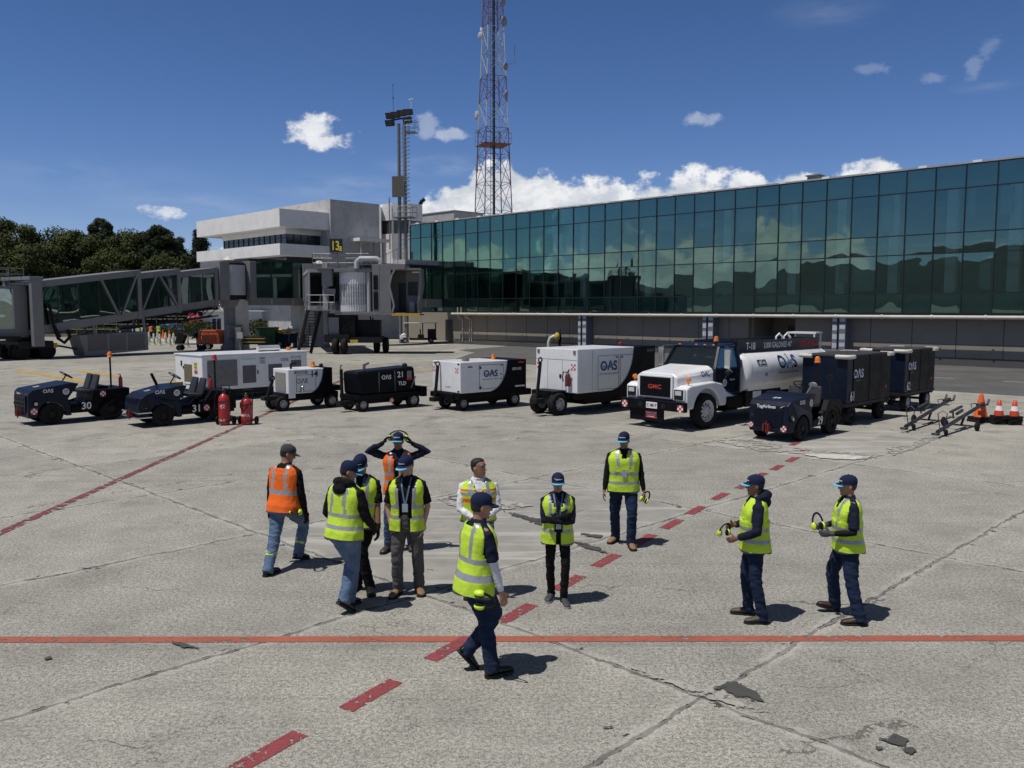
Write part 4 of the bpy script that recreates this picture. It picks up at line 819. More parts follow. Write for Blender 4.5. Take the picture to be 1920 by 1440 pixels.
for lb, px, w_, h_, Yg in (('tall bright green metal container under the glazed walkway', 483, 1.55, 1.75, 76), ('lower dark green container right of the tall green one', 516, .95, 1.0, 76.5)):
    c = thing('green_container', lb, 'container', (G(px, 650).x * 76 / G(px, 650).y, Yg, 0)); MB().box(0, w_, 0, 1.4, .08, h_).build('body', gn if h_ > 1.5 else mat('dark_green_paint', (.012, .045, .018), .6, dirt=.2), c, bevel=.03)
    MB().box(-.04, w_ + .04, -.04, 1.44, h_, h_ + .06).build('lid', gn, c); MB().box(.1, .3, .1, 1.3, 0, .08).box(w_ - .3, w_ - .1, .1, 1.3, 0, .08).build('runner', blackm, c)
    q = MB()
    for k in range(1, 4): q.box(w_ * k / 4 - .02, w_ * k / 4 + .02, -.03, -.001, .12, h_ - .05)
    q.build('rib', gn, c)
lc = thing('loaded_cart', 'dark baggage cart heaped with yellow and pale sacks by the stairs', 'cart', (-20.3, 77, 0)); MB().box(-.9, 1.6, -.6, .6, .45, 1.2).build('body', navy, lc, bevel=.03)
for k in range(3): MB().cyl((-.85 + k * 1.2, -.62, .4), (-.85 + k * 1.2, -.62, 1.9), .03, n=6).build('post', steel, lc)
for x in (-.5, 1.2):
    for y in (-.5, .5): wheel(lc, x, y, .3, .18, holes=0)
for k in range(5): 
    s_ = MB().sph((0, 0, 0), (.34, .36, .2), 12, 8).build('sack', (mat('yellow_sack', (.55, .42, .06), .8, var=.3), mat('pale_sack', (.5, .46, .38), .8, var=.3))[k % 2], None, smooth=180); s_.location = (-20.9 + k * .42, 77 - (k % 2) * .2, 1.36 + .08 * (k % 3)); tag(s_, ['yellow sack at the left end of the loaded cart', 'pale sack second from the left on the loaded cart', 'yellow sack in the middle of the loaded cart', 'pale sack second from the right on the loaded cart', 'yellow sack at the right end of the loaded cart'][k], 'sack', 'sacks on the loaded cart')
ws_ = thing('site_window_frame', 'tall white window framing seen below the glazed walkway', 'window', (-25.5, 98, 0)); f_ = MB()
for k in range(6): f_.box(k * 1.5 - .06, k * 1.5 + .06, -.05, .05, 0, 4.2)
for z in (1.4, 2.8, 4.15): f_.box(0, 7.5, -.04, .04, z - .05, z + .05)
f_.build('frame', wb, ws_); MB().box(0, 7.5, .1, .14, 0, 4.15).build('glazing', wg, ws_)
for k, x in enumerate((-23.0, -21.6)):
    o = thing('white_cabinet', ['white cabinet left of the pair under the walkway', 'white cabinet right of the pair under the walkway'][k], 'cabinet', (x, 90, 0)); MB().box(-.5, .5, -.4, .4, 0, 1.6).build('body', white, o, bevel=.03); MB().box(-.4, .4, -.42, -.401, .2, 1.4).build('door', greyl, o)
# golf cart by the terminal corner
gc = thing('golf_cart', 'white golf cart with a dark interior parked under the walkway by the terminal', 'golf cart', G(778, 643), radians(188))
MB().box(.55, 1.5, -.6, .6, .35, .75).hexa([(.7, -.6, .75), (1.5, -.6, .75), (1.5, .6, .75), (.7, .6, .75), (.65, -.55, 1.05), (1.2, -.5, .98), (1.2, .5, .98), (.65, .55, 1.05)]).build('front_body', white, gc, bevel=.08); MB().box(-2.2, .55, -.6, .6, .3, .5).box(-2.1, -1.3, -.6, .6, .5, 1.4).box(-.9, -.3, -.58, .58, .5, .85).build('body', blackm, gc, bevel=.04)
MB().box(-2.3, 1.1, -.68, .68, 1.98, 2.06).build('roof', white, gc, bevel=.03); q = MB()
for x in (-2.1, -.8, .85):
    for y in (-.6, .6): q.cyl((x, y, .5), (x, y, 1.98), .03, n=6)
q.build('posts', blackm, gc)
for s in (-.5, -1.5): MB().box(s - .1, s, -.55, .55, .85, 1.4).build('seat_back', seatm, gc, bevel=.04)
for x in (-1.6, 1.0):
    for y in (-.55, .55): wheel(gc, x, y, .28, .2, holes=0)
for y in (-.4, .4): MB().sph((1.5, y, .72), (.05, .1, .08)).build('headlight', lensm, gc)
# =============================================================== GROUND SUPPORT VEHICLES  (local: +x forward, +y = side facing the camera)
def place(p, ax, xl, yl):
    a = radians(ax + 180); p = V((p[0], p[1], 0)); return p - V((xl * cos(a) - yl * sin(a), xl * sin(a) + yl * cos(a), 0)), a
XS = V((-1, 0, 0)); XF = V((0, 1, 0)); ZU = V((0, 0, 1))
def arch_poly(x0, x1, zb, top, arches):     # bottom edge from x0 to x1 with wheel arches cut out, then the top outline back
    p = [(x0, zb)]
    for cx, r, zc in sorted(arches):
        h = sqrt(max(0, r * r - (zb - zc) ** 2)); a0 = atan2(zb - zc, -h); 
        if a0 < 0: a0 += 2 * pi
        a1 = atan2(zb - zc, h)
        for k in range(11): a = a0 + (a1 - a0) * k / 10; p.append((cx + r * cos(a), zc + r * sin(a)))
    p.append((x1, zb)); return p + top
def checker(par, o, xd, s=.2, name='checker_plate'):
    o = V(o); n = V(xd).cross(ZU) * .004; m = MB(); c = s / 3
    for i in range(3):
        for j in range(3):
            m.m = (i + j) % 2; a = o + n + V(xd) * ((i - 1.5) * c) + ZU * ((j - 1.5) * c); m.quad(a, a + V(xd) * c, a + V(xd) * c + ZU * c, a + ZU * c)
    return m.build(name, [letr, letw], par, norm=False)
def logo(par, o, xd, h, m=None, swoosh=None, sub=None, fn=None, yd=ZU, name='logo'):
    m = m or letw; o = V(o); xd = V(xd).normalized(); yd = V(yd); nn = xd.cross(yd) * .004; q = MB(); q.text('O\u039bS', h * 1.35, o + nn, xd, yd, fn=fn)
    if swoosh:
        q.m = 1
        for k in range(3):
            P = []
            for i in range(15):
                t = i / 14; x = (-1.25 + 2.5 * t) * h; z = h * (.42 - .30 * sin(t * pi * .95) + .42 * t * t + k * .10); w = h * .034 * sin(pi * min(1, t + .03)) + .001
                P.append((o + nn * 1.8 + xd * x + yd * (z - w), o + nn * 1.8 + xd * x + yd * (z + w)))
            vs = [fn(p) if fn else p for ab in P for p in ab]; q.add(vs, [(2 * i, 2 * i + 2, 2 * i + 3, 2 * i + 1) for i in range(14)])
    if sub: q.m = 2; q.text(sub, h * .19, o + nn - yd * h * .42, xd, yd, fn=fn)
    return q.build(name, [m, letb if swoosh is True else (swoosh or m), letg], par, norm=False)
def txt(par, t, o, xd, size, m=None, name='lettering', yd=ZU, sx=1, fn=None, al='c'):
    o = V(o) + V(xd).normalized().cross(V(yd).normalized()) * .004
    return MB().text(t, size, o, xd, yd, al, sx, fn).build(name, m or letw, par, norm=False)
def seal(par, o, xd, r, yd=ZU):
    o = V(o); xd = V(xd).normalized(); yd = V(yd).normalized(); n_ = xd.cross(yd) * .005; m = MB(); m.add([o + n_ + xd * (r * cos(2 * pi * i / 24)) + yd * (r * sin(2 * pi * i / 24)) for i in range(24)], [tuple(range(24))])
    m.m = 1
    for k in (-.5, -.15, .2, .5): w = r * (.55 if abs(k) > .4 else .75); m.quad(*[o + n_ * 1.8 + xd * (w * i) + yd * (r * (k + .1 * j)) for i, j in ((-1, -1), (1, -1), (1, 1), (-1, 1))])
    return m.build('round_seal', [letw, letg], par, norm=False)
def beacon(par, x, y, z0, z1, m=amber, r=.03):
    o = MB().cyl((x, y, z0), (x, y, z1), r, n=8).build('beacon_pole', blackm, par); MB().lathe([(.02, z1), (.085, z1), (.085, z1 + .03), (.075, z1 + .04), (.07, z1 + .14), (.04, z1 + .18), (.01, z1 + .18)], (x, y, 0), n=14).build('beacon', m, o, smooth=40)
def seat(par, x, y, z, w=.46):
    o = MB().hexa([(x - .22, y - w / 2, z), (x + .24, y - w / 2, z + .03), (x + .24, y + w / 2, z + .03), (x - .22, y + w / 2, z), (x - .22, y - w / 2, z + .10), (x + .24, y - w / 2, z + .13), (x + .24, y + w / 2, z + .13), (x - .22, y + w / 2, z + .10)]).build('seat', seatm, par, bevel=.035, seg=3)
    MB().hexa([(x - .28, y - w / 2, z + .05), (x - .17, y - w / 2, z + .08), (x - .17, y + w / 2, z + .08), (x - .28, y + w / 2, z + .05), (x - .40, y - w * .42, z + .56), (x - .32, y - w * .42, z + .58), (x - .32, y + w * .42, z + .58), (x - .40, y + w * .42, z + .56)]).build('backrest', seatm, o, bevel=.04, seg=3)
def steering(par, x, y, z, R=.2):
    o = MB().cyl((x + .28, y, z - .42), (x, y, z), .022, n=8).build('steering_column', blackm, par); d = V((-.55, 0, .83)).normalized(); q = MB().ring((x, y, z), d, R, .014, 22, 6); e = d.orthogonal().normalized(); g = d.cross(e)
    for k in range(3): a = k * 2.09; q.cyl((x, y, z), V((x, y, z)) + (e * cos(a) + g * sin(a)) * R, .01, n=5)
    q.build('steering_wheel', blackm, o)
def small_ext(par, x, y, z, h=.38, r=.06):
    o = MB().lathe([(.01, z), (r, z), (r, z + h * .8), (r * .6, z + h * .92), (.02, z + h)], (x, y, 0), n=14).build('fire_extinguisher', red, par, smooth=50); MB().cyl((x, y, z + h), (x, y, z + h + .05), .018, n=6).obox((x, y, z + h + .05), (x + .07, y, z + h + .07), .02, .02).build('valve', blackm, o)
dred = mat('dark_red_hitch', (.20, .02, .02), .5, dirt=.3)
def tractor(num, label, ref, ax, style):
    loc, yaw = place(ref, ax, .86, .58); o = thing('tow_tractor', label, 'tow tractor', loc, yaw, 'airport tow tractors'); hw = .66
    tall = style != 'round'
    if style == 'tall':
        top = [(1.50, .98), (1.40, 1.08), (.28, 1.24), (.06, 1.20), (.40, .74), (.34, .70)]
    elif style == 'round':
        top = [(1.55, .62), (1.50, .86), (1.30, .99), (.45, 1.17), (.12, 1.18), (.36, .74), (.30, .70)]
    else:
        top = [(1.52, .95), (1.38, 1.08), (.55, 1.16), (.40, 1.22), (.14, 1.20), (.40, .74), (.34, .70)]
    poly = arch_poly(.3, 1.52, .24, top, [(.86, .40, .30)])
    hd = MB().prism(poly, 'y', -hw, hw)
    if style != 'tall':   # pull the front corners in
        hd.v = [(x, y * (1 - .16 * max(0, (x - 1.1) / .42)), z) for x, y, z in hd.v]
    hd.build('hood', navy, o, bevel=.035, seg=3)
    MB().prism(arch_poly(-1.0, .3, .30, [(.3, .50), (-.2, .50), (-.2, .56), (-.34, .70), (-1.0, .70)], [(-.90, .44, .34)]), 'y', -hw, hw).build('chassis', black, o, bevel=.02)
    if style == 'slope' or style == 'round':
        MB().prism(arch_poly(-1.42, -.3, .36, [(-.3, .52), (-.62, .98), (-1.42, .96)], [(-.90, .47, .34)]), 'y', -hw - .02, hw + .02).build('rear_body', black, o, bevel=.04)
    else:
        MB().prism(arch_poly(-1.45, -.28, .42, [(-.28, .74), (-.34, .98), (-1.45, .98)], [(-.90, .46, .34)]), 'y', -hw - .02, hw + .02).build('rear_body', black, o, bevel=.03)
    MB().box(-.6, .35, -.5, .5, .5, .56).build('floor', blackm, o)
    for x, r in ((.86, .33), (-.90, .37)):
        for y in (-.55, .55): wheel(o, x, y, r, .22, rim=blackm, holes=4)
    sz = .78 if style != 'tall' else .86
    for y in (-.28, .28): seat(o, -.25 if style == 'tall' else -.2, y, sz)
    steering(o, .12, -.25 if style != 'slope' else .2, 1.42)
    # front: grille bars and hitch
    gr = MB(); xg = 1.525
    if style == 'tall':
        gb_ = MB().box(1.515, 1.535, -.5, .5, .42, .90).build('grille_panel', blackm, o)
        for k in range(6): gr.box(1.536, 1.55, -.5 + k * .19, -.46 + k * .19, .44, .88)
        for k in range(4): gr.box(1.536, 1.552, -.5, .5, .44 + k * .13, .47 + k * .13)
        gr.build('grille_bar', navy, gb_)
    else:
        gb_ = MB().box(1.50, 1.53, -.42, .42, .40, .86).build('grille_panel', blackm, o)
        for k in range(9): gr.box(1.531, 1.545, -.41, .41, .42 + k * .05, .445 + k * .05)
        gr.build('grille_bar', navy, gb_)
    h = MB().box(1.5, 1.58, -.10, .10, .30, .40).build('tow_hitch', dred, o, bevel=.01); MB().box(1.58, 1.66, -.085, -.055, .27, .47).box(1.58, 1.66, .055, .085, .27, .47).box(1.58, 1.61, -.055, .055, .44, .47).cyl((1.62, 0, .22), (1.62, 0, .54), .018, n=8).build('hitch_pin', dred, h)
    for y in (-.55, .55):
        yy = y if style == 'tall' else y * .92; c = (1.30, hw + .002, .66) if style == 'tall' else (1.36, hw * .93, .62)
        if y > 0: q = MB().lathe([(.05, .02), (.08, .03), (.10, -.02)], c, 'y', 16).build('headlight_bezel', blackm, o); MB().lathe([(.01, .024), (.055, .018)], c, 'y', 16).build('headlight', lensm, q)
    MB().lathe([(.01, .03), (.05, .03), (.09, -.02)], (1.51, -.56 * (1 if style == 'tall' else .85), .62), 'x', 16).build('headlight', blackm, o)
    if style == 'round':
        MB().box(1.2, 1.6, -.68, .68, .28, .33).box(1.2, 1.6, -.68, .68, .42, .47).build('chrome_bumper', chrome, o, bevel=.02); MB().box(1.3, 1.48, hw - .08, hw - .02, .58, .72).build('lamp_recess', blackm, o)
    yS = hw + .025
    logo(o, (.95, hw + .003, .98), XS, .11, yd=V((-.14, 0, .99)) if 0 else ZU)
    seal(o, (.45, hw + .003, .98), XS, .095); txt(o, num, (-.12, hw + .003, .40 if style == 'tall' else .36), XS, .30, name='number')
    if style == 'slope': txt(o, 'TagAirlines', (1.535, -.06, .88), XF, .12, name='lettering'); MB().prism([(.34, .90), (.48, .97), (.36, .93)], 'x', 1.536, 1.542).build('swallow_mark', letw, o)
    elif style == 'tall': txt(o, 'TagAirlines', (1.505, -.2, .925), XF, .08)
    if style != 'slope': checker(o, (1.36 if style != 'round' else -.45, hw + (.003 if style != 'round' else .022), .44 if style != 'round' else .46), XS, .18)
    if style == 'tall': checker(o, (-.62, hw + .022, .84), XS, .17)
    if style == 'slope': checker(o, (1.522, .44, .36), XF, .16); checker(o, (1.522, -.5, .40), XF, .13)
    nz = {'tall': lambda x: 1.08 + (1.40 - x) * .143, 'round': lambda x: .99 + (1.30 - x) * .212, 'slope': lambda x: 1.08 + (1.38 - x) * .096}[style]
    sl_ = V((-1, 0, {'tall': .143, 'round': .212, 'slope': .096}[style])).normalized(); MB().text(num, .22, V((1.15, 0, nz(1.15) + .008)), XF, sl_).build('number', letw, o, norm=False)
    if style == 'tall':
        MB().box(-.9, -.5, -.4, .4, .98, 1.06).build('toolbox', black, o, bevel=.02); beacon(o, -1.0, .35, .98, 1.95); small_ext(o, -1.28, .40, .98, .36)
    elif style == 'round':
        beacon(o, -1.15, -.2, .95, 1.85, red); MB().obox((.62, -.4, 1.15), (.78, -.4, 1.52), .10, .07).build('folded_mirror', black, o, bevel=.02); small_ext(o, -.95, -.1, .95, .36); MB().box(-.2, .2, -.6, -.4, .7, 1.2).build('yellow_lever_box', yellow, o)
    else:
        beacon(o, -1.25, .0, .95, 1.95); MB().cyl((-1.1, .45, .96), (-1.1, .45, 1.5), .02, n=6).ring((-1.1, .45, 1.55), (1, 0, 0), .075, .02).build('rear_mirror', blackm, o); MB().cyl((.3, .45, 1.2), (.1, .5, 1.42), .015, n=6).sph((.08, .52, 1.42), (.03, .13, .09)).build('side_mirror', steel, o)
    return o
t30 = tractor('30', 'dark tow tractor numbered 30 with a tall square grille and an amber beacon pole', G(97.5, 796), 46, 'tall')
t31 = tractor('31', 'dark tow tractor numbered 31 with a rounded nose and chrome bumper strips', G(306, 799), 44, 'round')
t29 = tractor('29', 'dark blue tow tractor numbered 29 parked in front of the baggage trailers', G(1500, 826), 45, 'slope')
# ---------- wheeled extinguishers
def big_ext(ref, num, word, label, r, h):
    o = thing('wheeled_fire_extinguisher', label, 'fire extinguisher', ref, radians(-8), 'wheeled fire extinguishers')
    MB().lathe([(.01, .02), (r * .95, .03), (r, .08), (r, h * .78), (r * .86, h * .88), (r * .45, h * .95), (.05, h * .97), (.04, h), (.01, h)], n=26).build('cylinder', red, o, smooth=40)
    MB().cyl((0, 0, h), (0, 0, h + .07), .022, n=10).cyl((-.06, 0, h + .04), (.06, 0, h + .04), .014, n=8).sph((.0, -.02, h + .10), .03).build('valve', mat('brass', (.22, .17, .09), .4, metal=.5, dirt=.3), o)
    MB().tube([(-r * .7, .12, .1), (-r * .8, .14, h), (-r * .8, .1, h + .22), (r * .8, .1, h + .22), (r * .8, .14, h), (r * .7, .12, .1)], .018, 8).build('handle_frame', blackm, o)
    MB().tube([(.05, -.03, h + .04), (-r * .9, -.08, h + .08), (-r - .1, -.05, h * .85), (-r - .12, -.03, .5), (-r - .06, -.06, .32), (-r - .02, -.08, .5)] if num else [(.03, -.04, h), (-r * .6, -r - .03, h * .8), (-r * .65, -r * .8 - .05, .55), (0, -r - .05, .42), (r * .65, -r * .8 - .05, .55), (r * .5, -r - .02, h * .75)], .02, 8).build('hose', rubber, o, smooth=60)
    for s in (-1, 1):
        MB().lathe([(.02, -.03), (.1, -.03), (.125, -.015), (.125, .015), (.1, .03), (.02, .03)], (s * (r + .10), .1, .125), 'x', 20).build('wheel', rubber, o, smooth=40)
    MB().cyl((-r - .1, .1, .125), (r + .1, .1, .125), .02, n=6).build('axle', blackm, o)
    fn = lambda p: V((r * 1.012 * sin(p.x / r), -r * 1.012 * cos(p.x / r), p.z))
    if num: txt(o, num, (.02, -r, .52), V((1, 0, 0)), .17, name='number', fn=fn); txt(o, 'C.A.K', (-.02, -r, .12), V((1, 0, 0)), .11, fn=fn)
    txt(o, word, (0, -r, .26), V((1, 0, 0)), .11, fn=fn)
    MB().box(-.02, .02, -r - .01, -r + .01, h * .74, h * .76).ring((0, 0, h * .74), (0, 0, 1), r + .006, .012, 24).ring((0, 0, .12), (0, 0, 1), r + .006, .012, 24).build('strap', blackm, o); return o
big_ext(G(421, 797), '42', '', 'taller red wheeled fire extinguisher numbered 42 beside tow tractor 31', .16, .98)
big_ext(G(463, 796), '', 'AMPUL', 'shorter red wheeled fire extinguisher with its hose looped in front', .165, .84)
# ---------- white air conditioning container
def acu():
    p = V((-11.5, 31.6, 0)); loc, yaw = place(p, 46, 2.25, 1.12); o = thing('air_conditioning_container', 'long white air conditioning unit with grey louvred doors behind tow tractor 31', 'generator', loc, yaw)
    L, w, z0, z1 = 2.25, 1.12, .42, 1.72
    MB().box(-L, L, -w, w, z0, z1).build('body', white, o, bevel=.03); MB().box(-L - .03, L + .03, -w - .03, w + .03, z1 + .002, z1 + .05).build('roof_lip', white, o, bevel=.01)
    MB().box(-L, L, -w + .05, w - .05, .30, .42).box(-L + .4, L - .4, -w + .3, w - .3, .2, .3).build('chassis', blackm, o)
    for x in (-1.6, 1.6):
        for y in (-.85, .85): wheel(o, x, y, .28, .2, holes=0)
    ls_ = mat('louvre_wall', (.20, .195, .185), .6, var=.3, sc=6); a = MB().box(.85, 2.05, w + .002, w + .02, .55, 1.55).build('large_louvre', ls_, o)
    q = MB()
    for k in range(16): q.box(.86, 2.04, w + .02, w + .034, .57 + k * .061, .585 + k * .061)
    q.build('slat', mat('louvre_slat', (.27, .265, .25), .6), a)
    for x0, x1 in ((.02, .68), (-1.12, -.42)):
        d = MB().box(x0 - .08, x1 + .08, w + .002, w + .014, .5, 1.62).build('door', white, o, bevel=.005); MB().box(x0 + .05, x1 - .05, w + .015, w + .024, .62, 1.3).build('door_louvre', mesh_g, d); MB().box(x0 - .05, x0 - .01, w + .015, w + .04, .95, 1.1).build('latch', blackm, d)
    MB().box(-1.95, -1.5, w + .002, w + .02, 1.15, 1.42).build('side_vent', mesh_g, o)
    MB().box(L + .002, L + .012, -.35, .3, .60, 1.38).build('control_opening', mat('brown_recess', (.16, .12, .07), .7), o); MB().box(L + .013, L + .02, -.32, .27, .63, .70).build('opening_sill', white, o)
    y_ = MB().box(L + .002, L + .014, .5, .72, 1.22, 1.48).build('yellow_notice', mat('notice_yellow', (.66, .48, .02), .5), o); MB().text('AVISO', .06, (L + .018, .61, 1.38), XF, ZU).text('PELIGRO', .045, (L + .018, .61, 1.27), XF, ZU).build('lettering', blackm, y_, norm=False)
    MB().box(L + .002, L + .014, .5, .74, 1.06, 1.17).build('red_notice', reds, o); MB().box(L + .002, L + .02, -.62, -.52, 1.3, 1.5).box(L + .002, L + .02, -.45, -.38, 1.2, 1.3).build('handle', blackm, o, bevel=.01)
    txt(o, 'ACU-06', (-1.72, w, 1.50), XS, .14, letg, 'number'); logo(o, (-1.2, w + .015, 1.40), XS, .13, letg); txt(o, 'AIR CONDITIONING UNIT', (.35, w + .012, 1.53), XS, .05, letg)
    l_ = MB().box(-.35, -.12, w + .002, w + .012, 1.35, 1.58).build('emblem', letg, o); MB().text('T', .2, (-.3, w + .018, 1.39), XS, ZU).text('D', .2, (-.19, w + .018, 1.39), XS, ZU).build('emblem_letters', letw, l_, norm=False)
    for k in range(2): pass
    MB().cyl((-1.5, .2, z1 + .17), (-.55, .2, z1 + .17), .12, n=18).build('exhaust_silencer', mat('bright_foil', (.75, .75, .76), .3, metal=.6), o, smooth=50); MB().box(-1.4, -1.3, .12, .28, z1 + .05, z1 + .1).box(-.8, -.7, .12, .28, z1 + .05, z1 + .1).build('silencer_foot', blackm, o)
    MB().lathe([(.09, z1 + .05), (.09, z1 + .09), (.08, z1 + .18), (.01, z1 + .19)], (-1.95, .2, 0), n=14).build('beacon', amber, o, smooth=40)
acu()
def arc_body(o, L, w, z0, z1, r_frac, m_w, m_b, xe, taper=0):
    # white box whose side and roof turn black behind a quarter-circle line
    MB().box(-L, L, -w, w, z0, z1).build('body', m_w, o, bevel=.025)
    R = (z1 - z0); x1 = xe; n_ = 16; cur = []
    for k in range(n_ + 1):
        a = pi / 2 * k / n_; cur.append((x1 + r_frac * R * (1 - cos(a)), z1 - R * sin(a)))   # top point, curving forward towards the bottom
    e = .006; vs = []; fs = []
    for x, z in cur: vs += [(x, w + e, z), (-L - e, w + e, z)]
    for k in range(n_): fs.append((2 * k, 2 * k + 2, 2 * k + 3, 2 * k + 1))
    m = MB(); m.add(vs, fs); m.add([(x1, w + e, z1 + e), (-L - e, w + e, z1 + e), (-L - e, -w - e, z1 + e), (x1, -w - e, z1 + e)], [(0, 1, 2, 3)]); m.add([(-L - e, w + e, z0), (-L - e, w + e, z1 + e), (-L - e, -w - e, z1 + e), (-L - e, -w - e, z0)], [(0, 1, 2, 3)])
    m.build('black_tail_panel', m_b, o, norm=False)
    q = MB(); vs = []; fs = []
    for k, (x, z) in enumerate(cur): vs += [(x + .0, w + e + .002, z), (x + .035 * (1 if k else .2), w + e + .002, z + .0)]
    for k in range(n_): fs.append((2 * k, 2 * k + 2, 2 * k + 3, 2 * k + 1))
    q.add(vs, fs).build('curved_stripe', mat('stripe_blue_grey', (.10, .15, .21), .5), o, norm=False)
def door_lines(o, y, x0, x1, z0, z1):
    q = MB(); t_ = .012
    q.box(x0, x1, y + .001, y + .004, z1 - t_, z1).box(x0, x0 + t_, y + .001, y + .004, z0, z1).box(x1 - t_, x1, y + .001, y + .004, z0, z1).box(x0, x1, y + .001, y + .004, z0, z0 + t_); q.build('door_gap', blackm, o)
def drawbar(o, x, y, z0, z1, lean=-.08, eye=True):
    b = MB().obox((x + .14, y, z0), (x + lean, y, z1), .07, .10, (1, 0, 0)).box(x - .1, x + .3, y - .14, y + .14, z0 - .06, z0 + .08).build('drawbar', blackm, o, bevel=.01)
    if eye: MB().ring((x + lean, y, z1 + .08), (0, 1, 0), .075, .025, 18).build('tow_eye', blackm, b)
    return b
def frontaxle(o, x, hw_, r, rim, wd=.18):
    for y in (-hw_, hw_): wheel(o, x, y, r, wd, rim=rim, holes=6)
    MB().cyl((x, -hw_, r), (x, hw_, r), .05, n=8).box(x - .15, x + .15, -.2, .2, r, r + .25).build('axle', blackm, o)
# GPU 14
loc, yaw = place((-7.6, 28.9), 42, .84, .56); o = thing('ground_power_unit', 'small white ground power unit numbered 14 with a curved black tail', 'generator', loc, yaw, 'towed ground power units')
arc_body(o, .84, .56, .58, 1.42, .65, white, black, -.50)
MB().box(-1.12, .9, -.5, .5, .34, .57).hexa([(-1.15, -.6, .60), (-.86, -.6, .60), (-.86, .6, .60), (-1.15, .6, .60), (-1.25, -.6, .78), (-.86, -.6, .78), (-.86, .6, .78), (-1.25, .6, .78)]).build('chassis', black, o, bevel=.02)
MB().box(.845, .86, -.38, .36, .66, 1.3).build('radiator_grille', mat('radiator_mesh', (.30, .29, .26), .6, var=.4, sc=40, bump=.8, bsc=60), o); MB().hexa([(.6, .57, .44), (.84, .57, .44), (.86, .585, .44), (.6, .585, .44), (.6, .57, .6), (.84, .57, .6), (.86, .585, .6), (.6, .585, .6)]).build('corner_flange', white, o)
frontaxle(o, .98, .36, .25, rimw)
for y in (-.5, .5): wheel(o, -.82, y, .25, .18, rim=rimw, holes=6)
drawbar(o, 1.3, .15, .45, 1.05); txt(o, '14', (-.13, .575, 1.14), XS, .30, letn, 'number'); logo(o, (.34, .57, .93), XS, .17, letg); h_ = MB().box(.12, .62, .562, .57, 1.26, 1.36).build('maker_plate', letg, o); MB().text('HOBART', .085, (.37, .576, 1.28), XS, ZU).build('lettering', letw, h_, norm=False)
door_lines(o, .562, -.2, .55, .64, 1.22); MB().cyl((.55, .2, 1.42), (.55, .2, 1.6), .04, n=10).obox((.55, .2, 1.58), (.35, .2, 1.62), .08, .05).build('exhaust', blackm, o); o2 = MB().lathe([(.08, 1.425), (.08, 1.5), (.065, 1.51), (.065, 1.62), (.01, 1.64)], (-.35, .1, 0), n=12).build('beacon', amber, o); MB().obox((-.62, .2, 1.42), (-.62, .2, 1.5), .1, .1).obox((-.55, .25, 1.5), (-.7, .1, 1.52), .08, .06).build('lifting_lug', blackm, o)
MB().lathe([(.01, .62), (.05, .62), (.05, .78), (.03, .82), (.01, .84)], (.36, .63, 0), n=12).build('lamp_bottle', chrome, o)
# GPU 21 (dark, tapered nose)
loc, yaw = place((-5.15, 28.6), 42, 1.18, .56); o = thing('ground_power_unit', 'dark blue-black ground power unit numbered 21 with a rounded hood', 'generator', loc, yaw, 'towed ground power units')
b_ = MB(); b_.hexa([(-1.22, -.54, .56), (1.12, -.54, .56), (1.12, .54, .56), (-1.22, .54, .56), (-1.15, -.50, 1.44), (1.22, -.44, 1.34), (1.22, .44, 1.34), (-1.15, .50, 1.44)]); b_.build('hood', black, o, bevel=.09, seg=4); MB().hexa([(-1.1, -.44, 1.437), (1.1, -.38, 1.347), (1.1, .38, 1.347), (-1.1, .44, 1.437), (-1.1, -.44, 1.447), (1.1, -.38, 1.357), (1.1, .38, 1.357), (-1.1, .44, 1.447)]).build('roof_panel', navy, o)
MB().box(-1.5, 1.25, -.6, .6, .40, .56).box(-1.62, -1.4, -.6, .6, .36, .72).box(-.9, .9, -.45, .45, .25, .40).build('chassis', black, o, bevel=.02)
frontaxle(o, 1.0, .45, .23, rimw)
for y in (-.5, .5): wheel(o, -1.05, y, .26, .18, rim=rimw, holes=6)
drawbar(o, 1.42, .1, .3, 1.45, .16, False); MB().tube([(1.58, .1, 1.45), (1.62, .1, 1.55), (1.58, .1, 1.6), (1.54, .1, 1.56)], .02, 6).build('tow_hook', blackm, o)
fn21 = lambda p: V((p.x, .54 - .045 * (p.z - .56) + .004, p.z))
txt(o, '21', (-.52, .56, 1.10), XS, .28, name='number', fn=fn21); logo(o, (.05, .56, 1.06), XS, .15, fn=fn21); txt(o, 'TLD', (-.60, .56, .82), XS, .18, fn=fn21); q = MB(); q.box(-1.0, -.82, .515, .53, .98, 1.3); q.build('data_plate', letg, o); MB().box(-1.02, -.8, .53, .54, .98, 1.06).build('red_plate', reds, o)
MB().box(.35, .36, .51, .535, .62, 1.3).box(-.3, -.29, .51, .535, .62, 1.34).build('door_gap', steel, o); MB().cyl((.68, .1, 1.38), (.68, .1, 1.58), .05, n=10).obox((.68, .1, 1.56), (.5, .1, 1.62), .1, .06).build('exhaust', steel, o); MB().sph((-1.0, .1, 1.46), (.1, .1, .1)).build('lifting_lug', blackm, o); checker(o, (-.1, .602, .32), XS, .15)
MB().obox((-.95, .55, .7), (-1.15, .55, 1.1), .03, .04).build('door_stay', steel, o)
